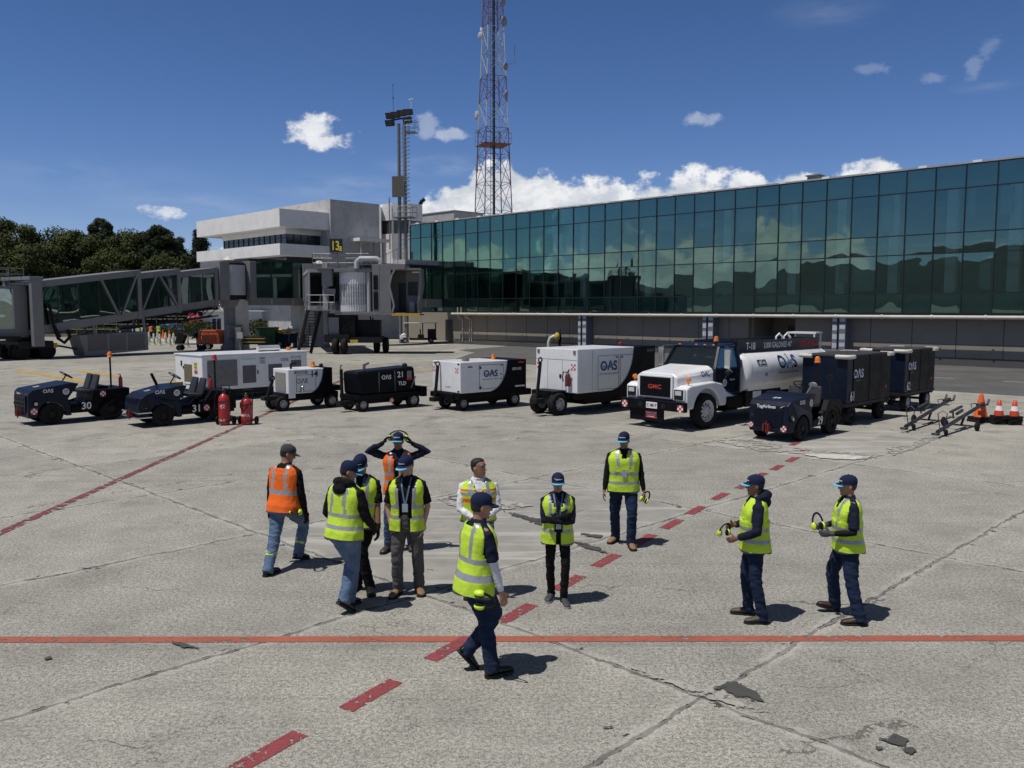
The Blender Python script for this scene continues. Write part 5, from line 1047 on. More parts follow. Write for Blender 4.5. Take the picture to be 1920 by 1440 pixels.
# GPU 02
loc, yaw = place((-1.74, 28.7), 40, 1.46, .82); o = thing('ground_power_unit', 'low white ground power unit lettered GPU 02 with a curved black tail and amber beacon', 'generator', loc, yaw, 'towed ground power units')
arc_body(o, 1.46, .82, .62, 1.68, .78, white, black, -.60)
MB().box(-1.75, 1.5, -.8, .8, .40, .615).box(-1.2, .9, -.6, .6, .25, .4).box(1.46, 1.56, -.85, .5, .42, .6).build('chassis', black, o, bevel=.02)
frontaxle(o, 1.15, .5, .24, rimw)
for y in (-.6, .6): wheel(o, -1.05, y, .26, .2, rim=rimw, holes=6)
drawbar(o, 1.55, -.35, .35, 1.5, .02); logo(o, (.16, .824, 1.14), XS, .24, letn, True, 'OPERACIONES AEREAS Y SERVICIOS'); txt(o, 'GPU-02', (-1.02, .83, 1.32), XS, .13, name='number'); door_lines(o, .822, -.42, .66, .72, 1.56)
MB().box(.58, .64, .823, .84, 1.42, 1.5).box(.58, .64, .823, .84, .74, .82).box(-.38, -.28, .823, .835, 1.5, 1.53).build('hinge', blackm, o); MB().box(.95, 1.15, .823, .83, 1.48, 1.53).build('marker_lamp', reds, o)
for y, z in ((-.74, 1.4), (.62, 1.4)): checker(o, (1.462, y, z), XF, .17)
for y in (-.72, .66): MB().box(1.462, 1.475, y, y + .1, .66, .71).box(1.462, 1.475, y, y + .1, 1.6, 1.64).build('corner_lamp', blackm, o)
txt(o, 'NO STEP', (1.462, .1, .78), XF, .07, letg); MB().lathe([(.075, 1.69), (.075, 1.74), (.065, 1.75), (.06, 1.86), (.01, 1.88)], (-.5, .15, 0), n=12).build('beacon', amber, o); MB().box(.75, .95, .2, .4, 1.685, 1.78).build('exhaust_cap', steel, o, bevel=.02); tq = MB()
for z in (1.18, 1.02): tq.add([(-.36, .828, z), (-.26, .828, z), (-.31, .828, z + .09)], [(0, 1, 2)])
tq.build('warning_triangles', letg, o, norm=False); MB().box(-1.4, -.95, .829, .835, .72, .77).build('step_lamp', letw, o); MB().box(-1.35, -1.1, .829, .838, 1.56, 1.62).build('marker_lamp', reds, o)
# air starter: the large white one
loc, yaw = place((2.13, 27.7), 43, 2.03, .96); o = thing('air_starter_unit', 'largest white towed unit with big twin front wheels left of the tanker', 'generator', loc, yaw)
arc_body(o, 2.03, .96, .72, 2.17, .88, white, black, -.85)
MB().box(-2.3, 2.0, -.85, .85, .50, .715).box(1.0, 2.6, -.6, .45, .62, .80).box(-1.0, 1.4, -.7, .7, .3, .5).build('chassis', black, o, bevel=.02)
frontaxle(o, 2.4, .42, .37, rimw, .26)
for y in (-.7, .7): wheel(o, -1.3, y, .36, .24, rim=rimw, holes=6)
drawbar(o, 2.95, .15, .5, 1.75, -.02); logo(o, (.48, .965, 1.42), XS, .33, letn, True, 'OPERACIONES AEREAS Y SERVICIOS'); door_lines(o, .962, -.05, 1.03, .78, 1.92); door_lines(o, .968, -1.15, -.12, .8, 1.92); MB().box(1.3, 1.31, .961, .965, .74, 2.12).build('panel_seam', letg, o)
q = MB(); q.box(2.031, 2.034, -.93, .93, 1.80, 1.812).box(2.031, 2.034, -.40, -.388, .74, 1.8).box(2.031, 2.034, .28, .292, .74, 1.8); q.build('panel_seam', letg, o); MB().box(2.031, 2.05, .16, .24, 1.2, 1.32).build('latch', blackm, o)
for y in (-.8, .78): checker(o, (2.032, y, 1.58), XF, .2)
for y in (-.88, .78): MB().box(2.031, 2.05, y, y + .1, 2.0, 2.12).build('corner_lamp', mat('lamp_brown', (.2, .14, .1), .4), o)
MB().box(.02, .12, .963, .975, 1.82, 1.86).box(-.26, -.16, .969, .98, 1.82, 1.86).build('latch', blackm, o); e_ = MB().lathe([(.01, .95), (.09, .95), (.09, 1.28), (.06, 1.36), (.02, 1.4), (.01, 1.4)], (2.13, .62, 0), n=14).build('fire_extinguisher', mat('dark_red_paint', (.12, .02, .02), .4), o, smooth=50); MB().tube([(2.13, .6, 1.4), (2.15, .45, 1.42), (2.15, .4, 1.25), (2.15, .44, 1.1)], .02, 6).obox((2.13, .62, 1.4), (2.15, .7, 1.5), .03, .04).build('hose', blackm, e_)
MB().lathe([(.07, 2.185), (.07, 2.27), (.01, 2.29)], (-1.4, -.1, 0), n=12).build('beacon', red, o); txt(o, 'ACS-01', (-1.75, .975, 1.98), XS, .13, letg, 'number')
# ---------- fuel tanker
loc, yaw = place(G(1318, 803), 42, 0, .98); K = thing('fuel_tanker_truck', 'white fuel tanker truck with a black grille and a dark blue cab', 'truck', loc, yaw)
cabn = mat('cab_navy', (.005, .008, .020), .3, coat=.12, dirt=.04, spec=.25); coat_glass(clrgl, .14, (.86, .97, .92)); hw = 1.12; WR = .52
# hood with flared fenders
def sect(x, zt, wt, zs, ws, zb): return [(x, -ws, zb), (x, -ws, zs), (x, -wt, zt - .08), (x, -wt * .8, zt), (x, wt * .8, zt), (x, wt, zt - .08), (x, ws, zs), (x, ws, zb)]
MB().loft([sect(.95, 1.62, .70, 1.50, .74, .86), sect(.5, 1.68, .72, 1.52, .78, .86), (sect(-.62, 1.80, .86, 1.6, .92, .86))]).build('hood', white, K, bevel=.04, seg=3)
for s in (-1, 1):
    p = arch_poly(-.95, .98, .78 if 0 else .62, [(.98, 1.22), (.80, 1.30), (-.35, 1.36), (-.75, 1.28), (-.95, 1.05)], [(0, .66, WR)]); f_ = MB(); ya, yb = (.70, hw) if s > 0 else (-hw, -.70); f_.prism(p, 'y', ya, yb); f_.build('fender', white, K, bevel=.05, seg=3)
MB().box(.955, 1.02, -.62, .62, .90, 1.56).build('grille_surround', white, K, bevel=.02); g_ = MB().box(1.021, 1.03, -.56, .56, .94, 1.51).build('grille', blackm, K); q = MB()
for k in range(12): q.box(1.031, 1.042, -.55, .55, .955 + k * .046, .972 + k * .046)
q.build('grille_bar', black, g_); MB().text('G', .17, (1.046, -.17, 1.17), XF, ZU, sx=1.3).text('M', .17, (1.046, 0, 1.17), XF, ZU, sx=1.2).text('C', .17, (1.046, .17, 1.17), XF, ZU, sx=1.3).build('lettering', mat('grille_red', (.55, .06, .03), .4), g_, norm=False)
for s in (-1, 1):
    c = .86 * s; h_ = MB().box(.98, 1.03, c - .2, c + .2, .86, 1.22).build('headlight_housing', white, K, bevel=.03); MB().box(1.031, 1.036, c - .16, c + .16, .90, 1.18).build('headlight_bezel', blackm, h_); MB().box(1.037, 1.05, c - .12, c + .10, 1.02, 1.15).build('headlight', lensm, h_, bevel=.01)
    MB().cyl((.75, .98 * s, 1.30), (.75, .98 * s, 1.42), .015, n=6).lathe([(.01, -.04), (.07, -.04), (.07, .03), (.01, .04)], (.75, .98 * s, 1.46), 'x', 14).build('turn_signal', amber, K)
MB().box(1.03, 1.16, -1.18, 1.18, .56, .84).build('bumper', black, K, bevel=.02); MB().box(1.02, 1.06, -.9, .35, .20, .555).build('skirt_plate', black, K); pl = MB().box(1.161, 1.17, -.2, .2, .60, .78).build('licence_plate', letw, K); txt(pl, 'C 0817', (1.171, 0, .65), XF, .12, letn, 'plate_lettering')
for y in (-.42, .42): MB().lathe([(.08, .0), (.08, .012), (.01, .012)], (1.161, y, .69), 'x', 14).build('tow_hole', blackm, K)
rp = MB().box(1.061, 1.07, -.3, .12, .30, .50).build('red_notice', reds, K); MB().text('PROHIBIDO FUMAR', .045, (1.074, -.09, .44), XF, ZU).text('NO SMOKING', .05, (1.074, -.09, .38), XF, ZU).text('INFLAMABLE', .045, (1.074, -.09, .325), XF, ZU).build('lettering', letw, rp, norm=False)
for y in (-1.02, 1.02): checker(K, (1.163, y, .66), XF, .2)
# cab
cw = .98
cbm = MB(); lo = [(-.62, 1.62), (-.95, .80), (-1.75, .80), (-1.75, 1.65)]
MB().prism([(-.55, .62), (-.55, 1.62), (-.62, 1.72), (-1.9, 1.72), (-1.9, .62)], 'y', -cw, cw).build('cab_body', cabn, K, bevel=.04)
rf = MB(); rf.loft([[(-.98, -.80, 2.30), (-.98, .80, 2.30), (-.92, .80, 2.36), (-.92, -.80, 2.36)], [(-1.88, -.82, 2.30), (-1.88, .82, 2.30), (-1.84, .80, 2.44), (-1.84, -.80, 2.44)]]); rf.build('cab_roof', cabn, K, bevel=.04)
pil = MB()
for s in (-1, 1): pil.obox((-.60, .93 * s, 1.68), (-.98, .80 * s, 2.33), .07, .09); pil.obox((-1.86, .95 * s, 1.7), (-1.86, .80 * s, 2.34), .09, .12)
pil.obox((-.6, -.93, 1.72), (-.6, .93, 1.72), .06, .07); pil.obox((-1.86, -.9, 1.74), (-1.86, .9, 1.74), .05, .1); pil.build('cab_pillar', cabn, K)
MB().hexa([(-.61, -.9, 1.74), (-.61, .9, 1.74), (-.625, .9, 1.74), (-.625, -.9, 1.74), (-.97, -.78, 2.31), (-.97, .78, 2.31), (-.985, .78, 2.31), (-.985, -.78, 2.31)]).build('windscreen', clrgl, K)
for s in (-1, 1): MB().hexa([(-.70, .945 * s, 1.73), (-1.80, .955 * s, 1.73), (-1.80, .945 * s, 1.73), (-.70, .935 * s, 1.73), (-1.02, .80 * s, 2.31), (-1.80, .81 * s, 2.31), (-1.80, .80 * s, 2.31), (-1.02, .79 * s, 2.31)]).build('side_window', clrgl, K)
MB().box(-1.87, -1.855, -.8, .8, 1.8, 2.3).build('rear_window', clrgl, K); inn = MB().box(-1.1, -.66, -.9, .9, 1.60, 1.74).build('dashboard', mat('cab_trim', (.30, .31, .29), .7), K)
MB().ring((-1.15, .42, 1.82), (-.6, 0, .8), .2, .018, 20).build('steering_wheel', blackm, K)
for y in (-.45, .42): MB().box(-1.75, -1.6, y - .25, y + .25, 1.5, 2.0).build('seat', mat('cab_trim', (.16, .165, .16), .7), K, bevel=.05)
dr_ = MB().box(-1.80, -.74, cw + .001, cw + .02, .95, 1.70).build('door', cabn, K, bevel=.015); seal(dr_, (-1.02, cw + .022, 1.28), XS, .11); MB().box(-1.74, -1.6, cw + .021, cw + .05, 1.48, 1.53).build('handle', blackm, dr_); txt(dr_, 'TagAirlines', (-1.42, cw + .021, 1.34), XS, .06)
cv = MB(); P = []
for k in range(13): t_ = k / 12; P.append((-.60 - 1.28 * t_, 1.30 - .48 * sin(t_ * pi / 2)))
cv.loft([[(x, cw + .003, z - .02) for x, z in P] + [(x, cw + .003, .66) for x, z in reversed(P)], [(x, cw + .035, z - .02) for x, z in P] + [(x, cw + .035, .66) for x, z in reversed(P)]]); cv.build('white_door_skirt', white, K)
ln = MB(); ln.add([q for x, z in P for q in ((x, cw + .038, z - .02), (x, cw + .038, z + .02))], [(2 * k, 2 * k + 2, 2 * k + 3, 2 * k + 1) for k in range(12)]); ln.build('blue_trim_line', letb, K, norm=False)
logo(K, (-.22, .90, 1.50), XS, .17, letn, True, yd=V((0, -.28, .96)))
MB().box(-.95, -1.6, .75, 1.1, .42, .50).box(-1.95, -1.1, .7, 1.05, .46, .85).build('fuel_step_box', black, K, bevel=.03)
for k in (0, 2, 3, 4): MB().sph((-.96, -.62 + k * .31, 2.395), (.035, .05, .022), 8, 6).build('marker_light', amber, K)
br_ = MB().cyl((-1.2, .55, 2.40), (-1.2, .55, 2.5), .03, n=8).build('beacon_stem', blackm, K); MB().lathe([(.08, 2.5), (.08, 2.54), (.07, 2.55), (.06, 2.64), (.01, 2.66)], (-1.2, .55, 0), n=12).build('beacon', amber, br_)
for s in (-1, 1):
    mr_ = MB().box(-.86, -.78, 1.22 * s - .10, 1.22 * s + .10, 1.72, 2.30).build('mirror', chrome, K, bevel=.02); MB().tube([(-1.0, .96 * s, 1.35), (-.84, 1.24 * s, 1.62), (-.84, 1.24 * s, 1.74)], .014, 6).tube([(-1.25, .84 * s, 2.36), (-.9, 1.18 * s, 2.34), (-.84, 1.22 * s, 2.30)], .014, 6).obox((-1.5, .97 * s, 1.55), (-.84, 1.2 * s, 1.75), .02, .02).build('mirror_arm', chrome, mr_)
    MB().sph((-.8, 1.24 * s, 1.60), (.05, .1, .1)).build('round_mirror', blackm, mr_)
MB().box(-7.3, 1.0, -.45, .45, .55, .85).build('frame', blackm, K); MB().box(-4.2, -2.2, .5, 1.0, .45, .95).box(-4.2, -2.2, -1.0, -.5, .45, .95).build('side_box', blackm, K, bevel=.03); MB().box(-3.0, -2.55, 1.0, 1.02, .70, .92).build('pump_hatch', letw, K)
for s in (-.98, .98): wheel(K, 0, s, WR, .30, rim=mat('pale_wheel_paint', (.60, .60, .60), .4, dirt=.35, sc=8), holes=10, hubr=.62)
for x in (-5.9,):
    for y in (-.98, -.66, .66, .98): wheel(K, x, y, WR, .27, rim=rimw, holes=8, hubr=.62)
# tank
ZC, RZ, RY, NN = 1.50, .72, 1.16, 2.6
def te(k, n_, f=1): a = 2 * pi * k / n_; c, s = cos(a), sin(a); return (RY * f * abs(c) ** (2 / NN) * (1 if c > 0 else -1), RZ * f * abs(s) ** (2 / NN) * (1 if s > 0 else -1))
rings = []
for x, f in ((-2.02, .02), (-2.02, .6), (-2.05, .86), (-2.12, .96), (-2.22, 1), (-7.1, 1), (-7.25, .96), (-7.36, .84), (-7.42, .6), (-7.44, .02)): rings.append([(x, te(k, 40, f)[0], ZC + te(k, 40, f)[1]) for k in range(40)])
MB().loft(rings).build('tank', mat('tank_white', (.76, .77, .78), .28, var=.05, dirt=.10, coat=.4), K, smooth=40)
bd = MB()
for x in (-2.24, -4.7, -7.04): bd.loft([[(x - d, te(k, 40, f)[0], ZC + te(k, 40, f)[1]) for k in range(40)] for d, f in ((0, 1.004), (.02, 1.008), (.05, 1.008), (.07, 1.004))], False)
bd.build('tank_seam', letw, K, smooth=60)
co = MB().box(-7.0, -2.0, -.85, -.79, 2.06, 2.50).box(-7.0, -2.0, .70, .76, 2.06, 2.50).box(-2.06, -2.0, -.79, .70, 2.06, 2.50).box(-7.0, -6.94, -.79, .70, 2.06, 2.50).build('roof_coaming', cabn, K)
for x in (-3.4, -4.9, -6.2): MB().lathe([(.01, 2.36), (.26, 2.36), (.26, 2.22), (.3, 2.2)], (x, 0, 0), n=18).build('manhole', yellow if x < -5 else blackm, K)
for x in (-5.0, -5.5): MB().tube([(x, .3, 2.3), (x, .3, 2.55), (x - .2, .3, 2.66), (x - .4, .3, 2.55), (x - .4, .3, 2.3)], .03, 6).build('hoop_rail', letw, K)
txt(K, 'T-18', (-2.75, .762, 2.21), XS, .32, name='number', sx=.85); txt(K, '3,000 GALONES 40\u00b0', (-4.35, .762, 2.24), XS, .25, sx=.8); txt(K, 'INFLAMABLE', (-6.3, .762, 2.24), XS, .26, letr, sx=.85)
ftk = lambda p: V((p.x, RY * (max(0, 1 - abs((p.z - ZC) / RZ) ** NN)) ** (1 / NN) + .007 + (p.y - RY if p.y > RY else 0), p.z))
logo(K, (-4.35, RY, 1.60), XS, .42, letn, True, 'OPERACIONES AEREAS Y SERVICIOS', fn=ftk)
j_ = MB(); vs = [ftk(V((x, RY, z))) for x, z in ((-2.62, 1.74), (-3.12, 1.74), (-3.12, 1.90), (-2.62, 1.90))]; j_.quad(*vs); jo = j_.build('fuel_grade_plate', letn, K, norm=False); MB().text('JET-A', .14, (-2.87, RY + .006, 1.77), XS, ZU, fn=ftk).build('lettering', letw, jo, norm=False)
m_ = MB()
for x, z, cm in ((-6.2, 1.92, 0), (-6.75, 1.92, 1)):
    m_.m = cm; m_.quad(*[ftk(V((x + .16 * a, RY, z + .13 * b))) for a, b in ((0, -1), (1, 0), (0, 1), (-1, 0))])
m_.m = 2; m_.quad(*[ftk(V((-6.2 + .16 * a, RY + .004, 1.92 + .13 * b))) for a, b in ((0, -1), (-.5, -.5), (0, 0), (.5, -.5))]); m_.m = 3; m_.quad(*[ftk(V((-6.2 + .16 * a, RY + .004, 1.92 + .13 * b))) for a, b in ((-.5, -.5), (-1, 0), (-.5, .5), (0, 0))])
m_.build('hazard_diamond', [reds, reds, letb, yellow], K, norm=False); nq = MB().text('60', .16, (-3.05, RY, 1.38), XS, ZU, fn=ftk); nq.build('capacity_mark', letg, K, norm=False)
MB().tube([(-7.4, 1.0, 1.0), (-7.4, 1.0, .5), (-7.4, -1, .5), (-7.4, -1, 1.0)], .05, 6).build('rear_guard', blackm, K); sk = MB().hexa([(-7.0, .55, .86), (-2.3, .55, .86), (-2.3, .95, .86), (-7.0, .95, .86), (-7.0, .55, 1.1), (-2.3, .55, 1.1), (-2.3, 1.05, 1.1), (-7.0, 1.05, 1.1)]).build('tank_skirt', white, K)
# ---------- enclosed baggage trailers
def dolly(num, label, corner, ax, L=3.05, w=1.42):
    loc, yaw = place(corner, ax, L / 2, w / 2); o = thing('baggage_trailer', label, 'baggage trailer', loc, yaw, 'enclosed baggage trailers'); a, b = L / 2, w / 2; z0, z1 = .66, 2.06
    MB().box(-a, a, -b, b, z0, z1).build('box_body', navy, o, bevel=.015); MB().box(-a - .02, a + .02, -b - .02, b + .02, z1 + .001, z1 + .05).build('roof', mat('trailer_roof', (.028, .03, .034), .75, dirt=.3), o); MB().box(-a - .05, a + .05, -b - .02, b + .02, z0 - .10, z0 - .002).box(-a, a, -.3, .3, .4, z0 - .1).build('chassis', blackm, o)
    d = MB().box(-a + .02, -.02, b + .002, b + .02, z0 + .03, z1 - .04).build('sliding_door', black, o); MB().box(.02, a - .45, b + .002, b + .018, z0 + .03, z1 - .04).build('sliding_door', black, o); MB().box(-.02, .02, b + .001, b + .03, z0, z1).box(a - .44, a - .40, b + .001, b + .025, z0, z1).box(-.75, -.74, b + .02, b + .024, z0 + .03, z1 - .04).build('door_rail', blackm, o)
    logo(o, (a - .72 if L > 2.8 else a - .6, b + .02, 1.42), XS, .26, letw, letb, 'OPERACIONES'); txt(o, num, (a - .33, b + .021, .74), XS, .40, name='number', sx=.8)
    c = MB(); s = .12; cx, cz = -a + .3, 1.02; c.box(cx - s / 2, cx + s / 2, b + .021, b + .024, cz - s * .2, cz + s * .2).box(cx - s * .2, cx + s * .2, b + .0245, b + .026, cz - s / 2, cz + s / 2); c.build('red_cross_mark', letr, o)
    for x in (-a, a):
        for y in (-b, b): sx_ = 1 if x > 0 else -1; sy_ = 1 if y > 0 else -1; MB().tube([(x + .06 * sx_, y - .34 * sy_, z1), (x + .07 * sx_, y + .02 * sy_, z1), (x + .02 * sx_, y + .07 * sy_, z1), (x - .3 * sx_, y + .06 * sy_, z1)], .065, 8).build('corner_bumper', offwhite, o, smooth=60)
    MB().hexa([(-a + .1, b - .1, .5), (-a + .35, b - .1, .5), (-a + .35, b + .02, .5), (-a + .1, b + .02, .5), (-a + .05, b - .1, .66), (-a + .4, b - .1, .66), (-a + .4, b + .02, .66), (-a + .05, b + .02, .66)]).build('rear_step', blackm, o)
    for x in (-a + .5, a - .45):
        for y in (-b + .12, b - .12): wheel(o, x, y, .30, .20, rim=rimw if num == '62' else blackm, holes=0)
        MB().cyl((x, -b + .15, .3), (x, b - .15, .3), .045, n=8).build('axle', blackm, o)
    MB().obox((a, 0, .5), (a + .75, 0, .34), .1, .08).ring((a + .8, 0, .33), (0, 0, 1), .06, .02).build('drawbar', blackm, o); return o
dolly('61', 'dark blue baggage trailer numbered 61 behind tow tractor 29', (9.93, 25.2), 44); dolly('62', 'dark blue baggage trailer numbered 62 at the end of the row', (13.2, 28.6), 45, 2.75)
# ---------- tow bars
def towbar(a, b, label):
    a = V((a[0], a[1], 0)); b = V((b[0], b[1], 0)); L = (b - a).length; o = thing('aircraft_tow_bar', label, 'tow bar', a, atan2(b.y - a.y, b.x - a.x), 'aircraft tow bars')
    zz = lambda x: .14 + .42 * x / L; rod = mat('tow_bar_black', (.02, .022, .026), .5, dirt=.3)
    MB().tube([(.15, 0, zz(.15)), (L * .55, 0, zz(L * .55)), (L - .35, 0, zz(L - .35))], .055, 10).build('bar', rod, o); MB().ring((0, 0, .11), (0, 0, 1), .085, .03, 18).obox((.08, 0, .12), (.3, 0, .16), .07, .05).build('tow_eye', rod, o)
    MB().obox((L - .4, 0, zz(L - .4)), (L + .1, 0, zz(L) + .02), .09, .1).obox((L - .15, -.14, zz(L)), (L - .15, .14, zz(L)), .06, .06).obox((L + .05, -.12, zz(L)), (L + .22, -.12, zz(L) + .14), .05, .07).obox((L + .05, .12, zz(L)), (L + .22, .12, zz(L) + .14), .05, .07).build('coupling_head', rod, o)
    xw = L * .52; MB().cyl((xw, -.42, .13), (xw, .42, .13), .025, n=8).obox((xw, 0, .13), (xw + .3, 0, zz(xw) + .02), .05, .05).build('axle', rod, o)
    for y in (-.42, .42): MB().lathe([(.03, -.04), (.1, -.05), (.13, -.02), (.13, .02), (.1, .05), (.03, .04)], (xw, y, .13), 'y', 18).build('wheel', rubber, o, smooth=40)
    MB().lathe([(.02, -.03), (.08, -.03), (.1, 0), (.08, .03), (.02, .03)], (.55, -.1, .1), 'y', 14).obox((.55, -.06, .1), (.62, 0, .2), .03, .03).build('jockey_wheel', rubber, o)
    MB().tube([(.5, .05, .2), (.52, .12, .62), (.56, .0, .7), (.52, -.12, .62), (.5, -.05, .2)], .013, 6).build('lifting_handle', rod, o); MB().obox((xw - .5, .16, zz(xw) + .18), (xw + .55, .16, zz(xw) + .26), .07, .05).cyl((xw - .1, .1, zz(xw) + .1), (xw + .4, .1, zz(xw) + .16), .045, n=10).obox((xw - .4, .1, zz(xw)), (xw - .3, .16, zz(xw) + .2), .04, .04).build('hydraulic_jack', mat('jack_metal', (.06, .06, .065), .5, metal=.4, dirt=.2), o)
    MB().tube([(L - .9, .05, zz(L - .9) + .05), (L - .8, .12, zz(L) + .06), (L - .6, .05, zz(L) + .08), (L - .55, 0, zz(L))], .012, 6).build('cable', blackm, o)
towbar((11.1, 23.95), (14.05, 27.3), 'far black aircraft tow bar lying nearer the baggage trailers'); towbar((11.45, 22.85), (14.45, 26.05), 'near black aircraft tow bar with its raised head against the tall orange cone')
# ---------- cones
def tall_cone():
    o = thing('traffic_cone', 'tall plain orange cone on a single thick black base', 'cone', G(1838, 791), .3, 'cones by the tow bars'); MB().box(-.27, .27, -.27, .27, 0, .09).build('base', rubber, o, bevel=.02); MB().box(-.26, .26, -.26, .26, .091, .17).build('base', rubber, o, bevel=.02)
    MB().lathe([(.21, .171), (.195, .20), (.05, .86), (.035, .87), (.01, .87)], n=24).build('cone_body', cone_or, o, smooth=40); return o
tall_cone(); cone_red = mat('cone_red', (.62, .06, .02), .5, dirt=.15)
for (px, py, where) in ((1870, 797, 'left'), (1899, 798, 'right')):
    p0 = G(px, py - 2)
    for k in range(5):
        top = k == 4
        o = thing('traffic_cone', f'red and white cone on top of the {where} short stack of black-based cones' if top else f'black-based cone stacked under the top cone of the {where} short cone stack', 'cone', p0 + V((.004 * k, -.006 * k, .055 * k)), .1 * (k % 3) - .1, 'cones by the tow bars'); o['group'] = f'cones of the {where} stack' if not top else 'cones by the tow bars'
        MB().box(-.185, .185, -.185, .185, 0, .05).build('base', rubber, o, bevel=.012)
        c = MB(); c.lathe([(.14, .051), (.115, .20)], n=20); c.m = 1; c.lathe([(.115, .20), (.082, .345)], n=20); c.m = 0; c.lathe([(.082, .345), (.042, .52), (.03, .525), (.01, .525)], n=20); c.build('cone_body', [cone_red, letw], o, smooth=60)
# trestle and stand by the terminal behind the tanker
q = thing('metal_table', 'grey metal table frame standing behind the tanker near the dark doorway', 'table', G(1545, 690), radians(-45)); MB().box(-1.6, 1.6, -.5, .5, 1.0, 1.08).build('table_top', steel, q)
for x in (-1.5, 1.5):
    for y in (-.42, .42): MB().cyl((x, y, 0), (x, y, 1.0), .04, n=6).build('leg', steel, q)
q2 = thing('display_stand', 'taller pale metal stand beside the grey table behind the tanker', 'stand', G(1507, 688), radians(-45)); f_ = MB()
for x in (-.8, .8):
    for y in (-.4, .4): f_.box(x - .04, x + .04, y - .04, y + .04, 0, 2.0)
f_.box(-.9, .9, -.45, .45, 2.0, 2.1).box(-.8, .8, -.4, -.36, 1.0, 1.05); f_.build('frame', letw, q2)
# =============================================================== PEOPLE   (local frame: +y = the way the person faces, +x = their right)
skin_t = mat('skin_tan', (.36, .19, .12), .55, var=.1, sc=12); skin_d = mat('skin_brown', (.24, .12, .075), .55, var=.1, sc=12); skin_l = mat('skin_fair', (.46, .27, .19), .55, var=.1, sc=12)
def cloth(name, col, bump=.35, rough=.85, var=.2, sc=9, bsc=28): return mat(name, col, rough, var=var, sc=sc, bump=bump, bsc=bsc, spec=.2)
hv_y = cloth('hi_vis_yellow', (.54, .76, .06), .5, .75, .16, 5, 14); hv_o = cloth('hi_vis_orange', (.84, .15, .02), .5, .75, .16, 5, 14); refl = mat('reflective_tape', (.36, .37, .38), .35, metal=.25, var=.15, sc=14, spec=.6); refd = mat('grey_tape', (.10, .105, .11), .5)
den_l = cloth('light_denim', (.11, .17, .27), .6, .9, .35, 7); den_m = cloth('mid_denim', (.055, .095, .18), .6, .9, .4, 7); den_d = cloth('dark_denim', (.014, .026, .060), .6, .9, .4, 7)
cl_blk = cloth('black_cloth', (.008, .008, .009)); cl_nav = cloth('navy_cloth', (.010, .014, .032)); cl_gry = cloth('grey_cargo', (.10, .094, .092), .5); cl_wht = cloth('white_shirt', (.72, .72, .74)); slv_w = cloth('white_sleeve', (.66, .66, .74)); slv_n = cloth('navy_sleeve', (.022, .03, .055))
cap_n = cloth('cap_navy', (.010, .018, .055), .2); cap_g = cloth('cap_grey', (.055, .056, .062), .2); cap_b = mat('cap_brim_blue', (.10, .50, .72), .7); glv_k = cloth('black_glove', (.010, .010, .010)); glv_g = cloth('grey_glove', (.09, .09, .095))
boot_k = mat('black_leather', (.010, .0095, .009), .38, bump=.3, bsc=40); boot_t = mat('tan_leather', (.24, .14, .065), .6, bump=.3, bsc=40); boot_b = mat('brown_leather', (.055, .032, .022), .45, bump=.3, bsc=40); boot_o = mat('olive_leather', (.085, .070, .050), .6, bump=.3, bsc=40); shoe_g = mat('grey_trainer', (.05, .05, .055), .6, bump=.4, bsc=60); sole_k = mat('black_sole', (.012, .012, .012), .8); sole_w = mat('pale_sole', (.40, .40, .40), .8)
hair_k = mat('black_hair', (.008, .007, .006), .5, var=.3, sc=40, bump=.5, bsc=90); lens_k = mat('dark_sunglasses', (.004, .004, .004), .1); eye_m = mat('eye', (.012, .009, .008), .25); lip_m = mat('lips', (.24, .095, .075), .5); lime = mat('lime_plastic', (.62, .85, .06), .4); badge = mat('id_badge', (.35, .42, .50), .3); lany = mat('lanyard_blue', (.10, .16, .28), .6)
def remesh(mb, name, mats, parent, vox, sm=6, fn=None, label=None):
    me = bpy.data.meshes.new('t'); me.from_pydata(mb.v, [], mb.f); bm = bmesh.new(); bm.from_mesh(me); bmesh.ops.recalc_face_normals(bm, faces=bm.faces); bm.to_mesh(me); bm.free()
    ob = bpy.data.objects.new('t', me); COL.objects.link(ob); r = ob.modifiers.new('r', 'REMESH'); r.mode = 'VOXEL'; r.voxel_size = vox; r.use_smooth_shade = True
    s = ob.modifiers.new('s', 'SMOOTH'); s.iterations = sm; s.factor = .5
    out = bpy.data.meshes.new_from_object(ob.evaluated_get(bpy.context.evaluated_depsgraph_get())); bpy.data.objects.remove(ob); bpy.data.meshes.remove(me)
    if fn:
        ns = [v.normal.copy() for v in out.vertices]
        for v, n_ in zip(out.vertices, ns): v.co += n_ * fn(v.co)
    out.materials.clear()
    for m in (mats if isinstance(mats, (list, tuple)) else [mats]): out.materials.append(m)
    out.shade_smooth(); out.name = name; o = bpy.data.objects.new(name, out); COL.objects.link(o)
    if parent: o.parent = parent
    return o
def ik(a, c, l1, l2, pole):
    a = V(a); c = V(c); d = c - a; L = min(d.length, (l1 + l2) * .999); d.normalize(); c = a + d * L; x = (l1 * l1 - l2 * l2 + L * L) / (2 * L); h = sqrt(max(0, l1 * l1 - x * x)); p = V(pole); p = p - d * p.dot(d)
    return a + d * x + p.normalized() * h, c
def sring(T, z, rx, ry, y0, n=28, e=2.4):
    q = []
    for i in range(n):
        a = 2 * pi * i / n; c, s = cos(a), sin(a); q.append(T(V((rx * abs(c) ** (2 / e) * (1 if c > 0 else -1), y0 + ry * abs(s) ** (2 / e) * (1 if s > 0 else -1), z))))
    return q
